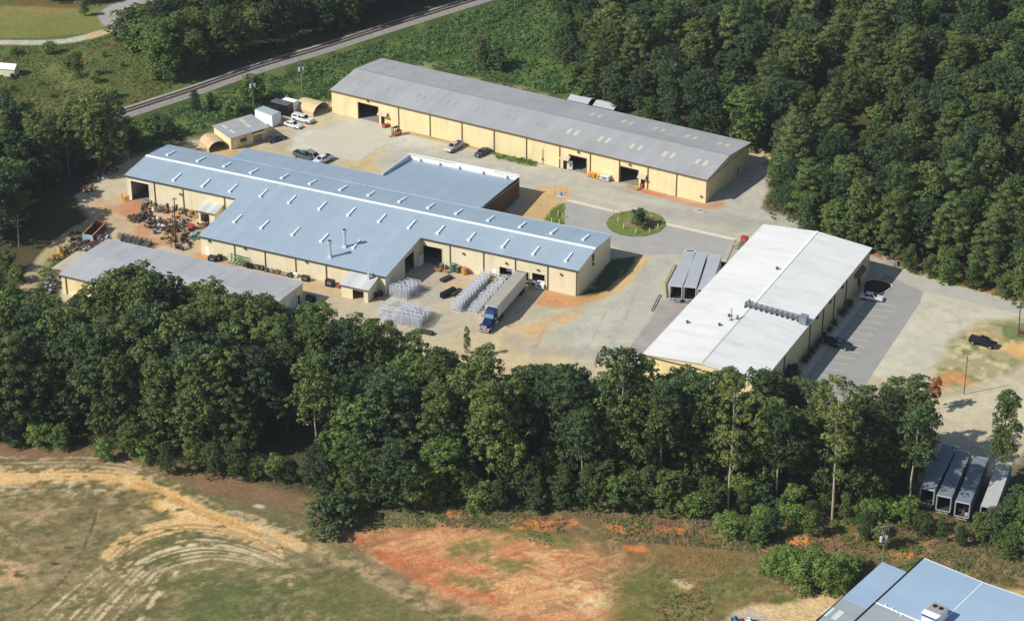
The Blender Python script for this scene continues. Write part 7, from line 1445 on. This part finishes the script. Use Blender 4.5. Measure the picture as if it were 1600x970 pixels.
# hedge along the white-roofed building
for k, (a, b, h) in enumerate(((25.2, 8, 2.2), (25.3, 11, 1.8), (25.2, 13.5, 2.5), (25.2, 15.5, 2.6), (25.2, 22, 1.2), (25.2, 24, 1.1), (25.2, 26, 1.2), (25.2, 28.2, 1.1), (25.2, 30.5, 1.1), (25.2, 33, 1.2), (25.2, 36, 1.1), (25.2, 39, 1.2), (25.2, 44, 1.6), (25.2, 48, 1.5), (25.2, 3, 2.4), (25.3, 5.5, 2.0))):
    p = C0.W(a, b); auto(tree('bush', p.x, p.y, h, '', 'hedge_bush', 'bush', 'hedge bushes by the parking lot', sxy=1.0, i=1), 'dark hedge bushes', 'against the parking-lot wall')
# ---- 5 ground cover that nobody could count
def cover(name, label, cat, zones, m, seed):
    rng = np.random.RandomState(seed); parts = []
    for P, dens, r0, r1, size, lf, flat, yel, cut in zones:
        W_ = wpts(P); (x0, y0), (x1, y1) = W_.min(0), W_.max(0); n = int((x1-x0)*(y1-y0)*dens); X = rng.uniform(x0, x1, n); Y = rng.uniform(y0, y1, n); k = inpoly(X, Y, W_)
        if cut: k &= fbm(X, Y, 7, 3, seed) > cut
        X = X[k]; Y = Y[k]
        if len(X) == 0: continue
        f = fbm(X, Y, 9, 3, 4); R_ = r0+(r1-r0)*np.clip((f-.3)*2.2, 0, 1)*rng.uniform(.6, 1.2, len(X)); C = np.stack([X, Y, hgt(X, Y)+R_*.1], 1)
        parts.append(leaf_arrays(C, R_, lf, size, rng, flat=flat, up=.5, hemi=0.0, yellow=yel, ctint=.35))
    o = bpy.data.objects.new(name, leaf_mesh(name, parts, [m])); COL.objects.link(o); tag(o, label, cat, None, 'stuff'); return o
Z = lambda P, d=.5, r0=.4, r1=1.5, s=.42, lf=22, fl=.8, y=0, cut=0: (P, d, r0, r1, s, lf, fl, y, cut)
cover('vine_cover', 'dense green vines covering the slope between the railway and the buildings', 'vines', [
    Z([(195, 198), (300, 160), (420, 122), (540, 82), (640, 52), (780, 5), (800, -20), (930, -40), (935, 100), (945, 165), (900, 155), (760, 122), (640, 98), (600, 88), (560, 100), (515, 138), (512, 158), (458, 152), (400, 172), (330, 192), (296, 212), (236, 232), (205, 235)], .42, .5, 1.7)], L_KUDZU, 31)
cover('meadow_weeds', 'tall yellow-green weeds filling the meadow at the upper left', 'weeds', [
    Z([(-60, 72), (60, 74), (130, 68), (185, 52), (235, 80), (262, 125), (270, 138), (200, 165), (172, 185), (60, 215), (-60, 200)], 1.6, .15, .9, .24, 16, .8, .2, .30),
    Z([(780, 130), (850, 148), (940, 172), (1040, 198), (1165, 224), (1168, 232), (1000, 200), (850, 168)], .5, .2, .8, .3, 14, .8, .3),
    Z([(770, 240), (840, 252), (836, 260), (776, 249)], 2, .2, .6, .25, 14, .9), Z([(850, 345), (866, 322), (884, 318), (882, 350)], 1, .1, .4, .22, 10, .8, .2),
    Z([(1170, 228), (1215, 240), (1222, 262), (1195, 258)], .7, .3, .9, .35, 14, .8, .3), Z([(1196, 305), (1215, 310), (1212, 345), (1196, 330)], .8, .3, .9, .35, 14, .8, .1),
    Z([(1398, 408), (1450, 424), (1540, 450), (1640, 480), (1640, 488), (1540, 458), (1440, 432), (1398, 414)], 1.2, .3, 1.0, .34, 14, .8, .1),
    Z([(60, 428), (78, 398), (92, 398), (88, 425), (80, 470), (60, 480)], .9, .3, .9, .3, 14, .8)], L_MEADOW, 32)
BK = [(470, 775), (520, 800), (560, 800), (640, 798), (700, 800), (780, 796), (900, 800), (1060, 800), (1240, 812), (1440, 800), (1520, 800), (1640, 870), (1640, 905), (1500, 885), (1440, 872), (1340, 878), (1200, 862), (1060, 848), (940, 842), (820, 826), (700, 826), (560, 826), (530, 815)]
cover('tangle', 'green vines and brambles trailing along the foot of the tree belt', 'brambles', [
    Z([(470, 765), (540, 790), (640, 802), (760, 796), (900, 798), (1060, 806), (1240, 822), (1440, 812), (1440, 800), (1240, 796), (1060, 782), (900, 778), (760, 774), (640, 780), (540, 765), (480, 752)], .9, .3, 1.3, .24, 30, 1.0, .05, .40),
    Z([(-60, 680), (60, 684), (180, 700), (300, 730), (470, 768), (470, 755), (300, 716), (180, 690), (60, 674), (-60, 670)], .5, .2, .9, .22, 24, 1.0, .05, .45)], L_SHRUB, 35)
cover('bank_scrub', 'dry brownish scrub along the cut bank below the tree belt', 'scrub', [
    Z(BK, 3.2, .15, .6, .17, 12, 1.0, .05, .40), Z([(1000, 870), (1200, 850), (1210, 905), (1150, 935), (1080, 950), (1040, 985), (980, 985), (990, 930)], 1.6, .1, .35, .15, 9, .8, .1, .48),
    Z([(500, 815), (560, 822), (700, 826), (830, 824), (1000, 846), (900, 850), (800, 838), (620, 834), (540, 834)], 1.6, .1, .35, .15, 9, .9, .05, .46)], L_SCRUB, 33)
cover('bank_weeds', 'green weeds scattered along the cut bank and clay flat', 'weeds', [
    Z(BK, 2.2, .15, .75, .2, 14, 1.0, .05, .5), Z([(800, 832), (850, 832), (880, 845), (860, 852), (800, 850)], 3, .15, .4, .16, 10, .9, 0, .42), Z([(1180, 890), (1230, 860), (1340, 870), (1360, 900), (1300, 925), (1200, 905)], 2, .3, .9, .24, 18),
    Z([(1040, 930), (1100, 920), (1120, 955), (1060, 985), (1020, 985)], 1.6, .15, .55, .2, 12, .9, 0, .46),
    Z([(1380, 878), (1500, 885), (1600, 905), (1600, 915), (1500, 900), (1400, 885)], 2, .2, .6, .2, 12, .9, .2)], L_WEED, 34)
finish_labels()
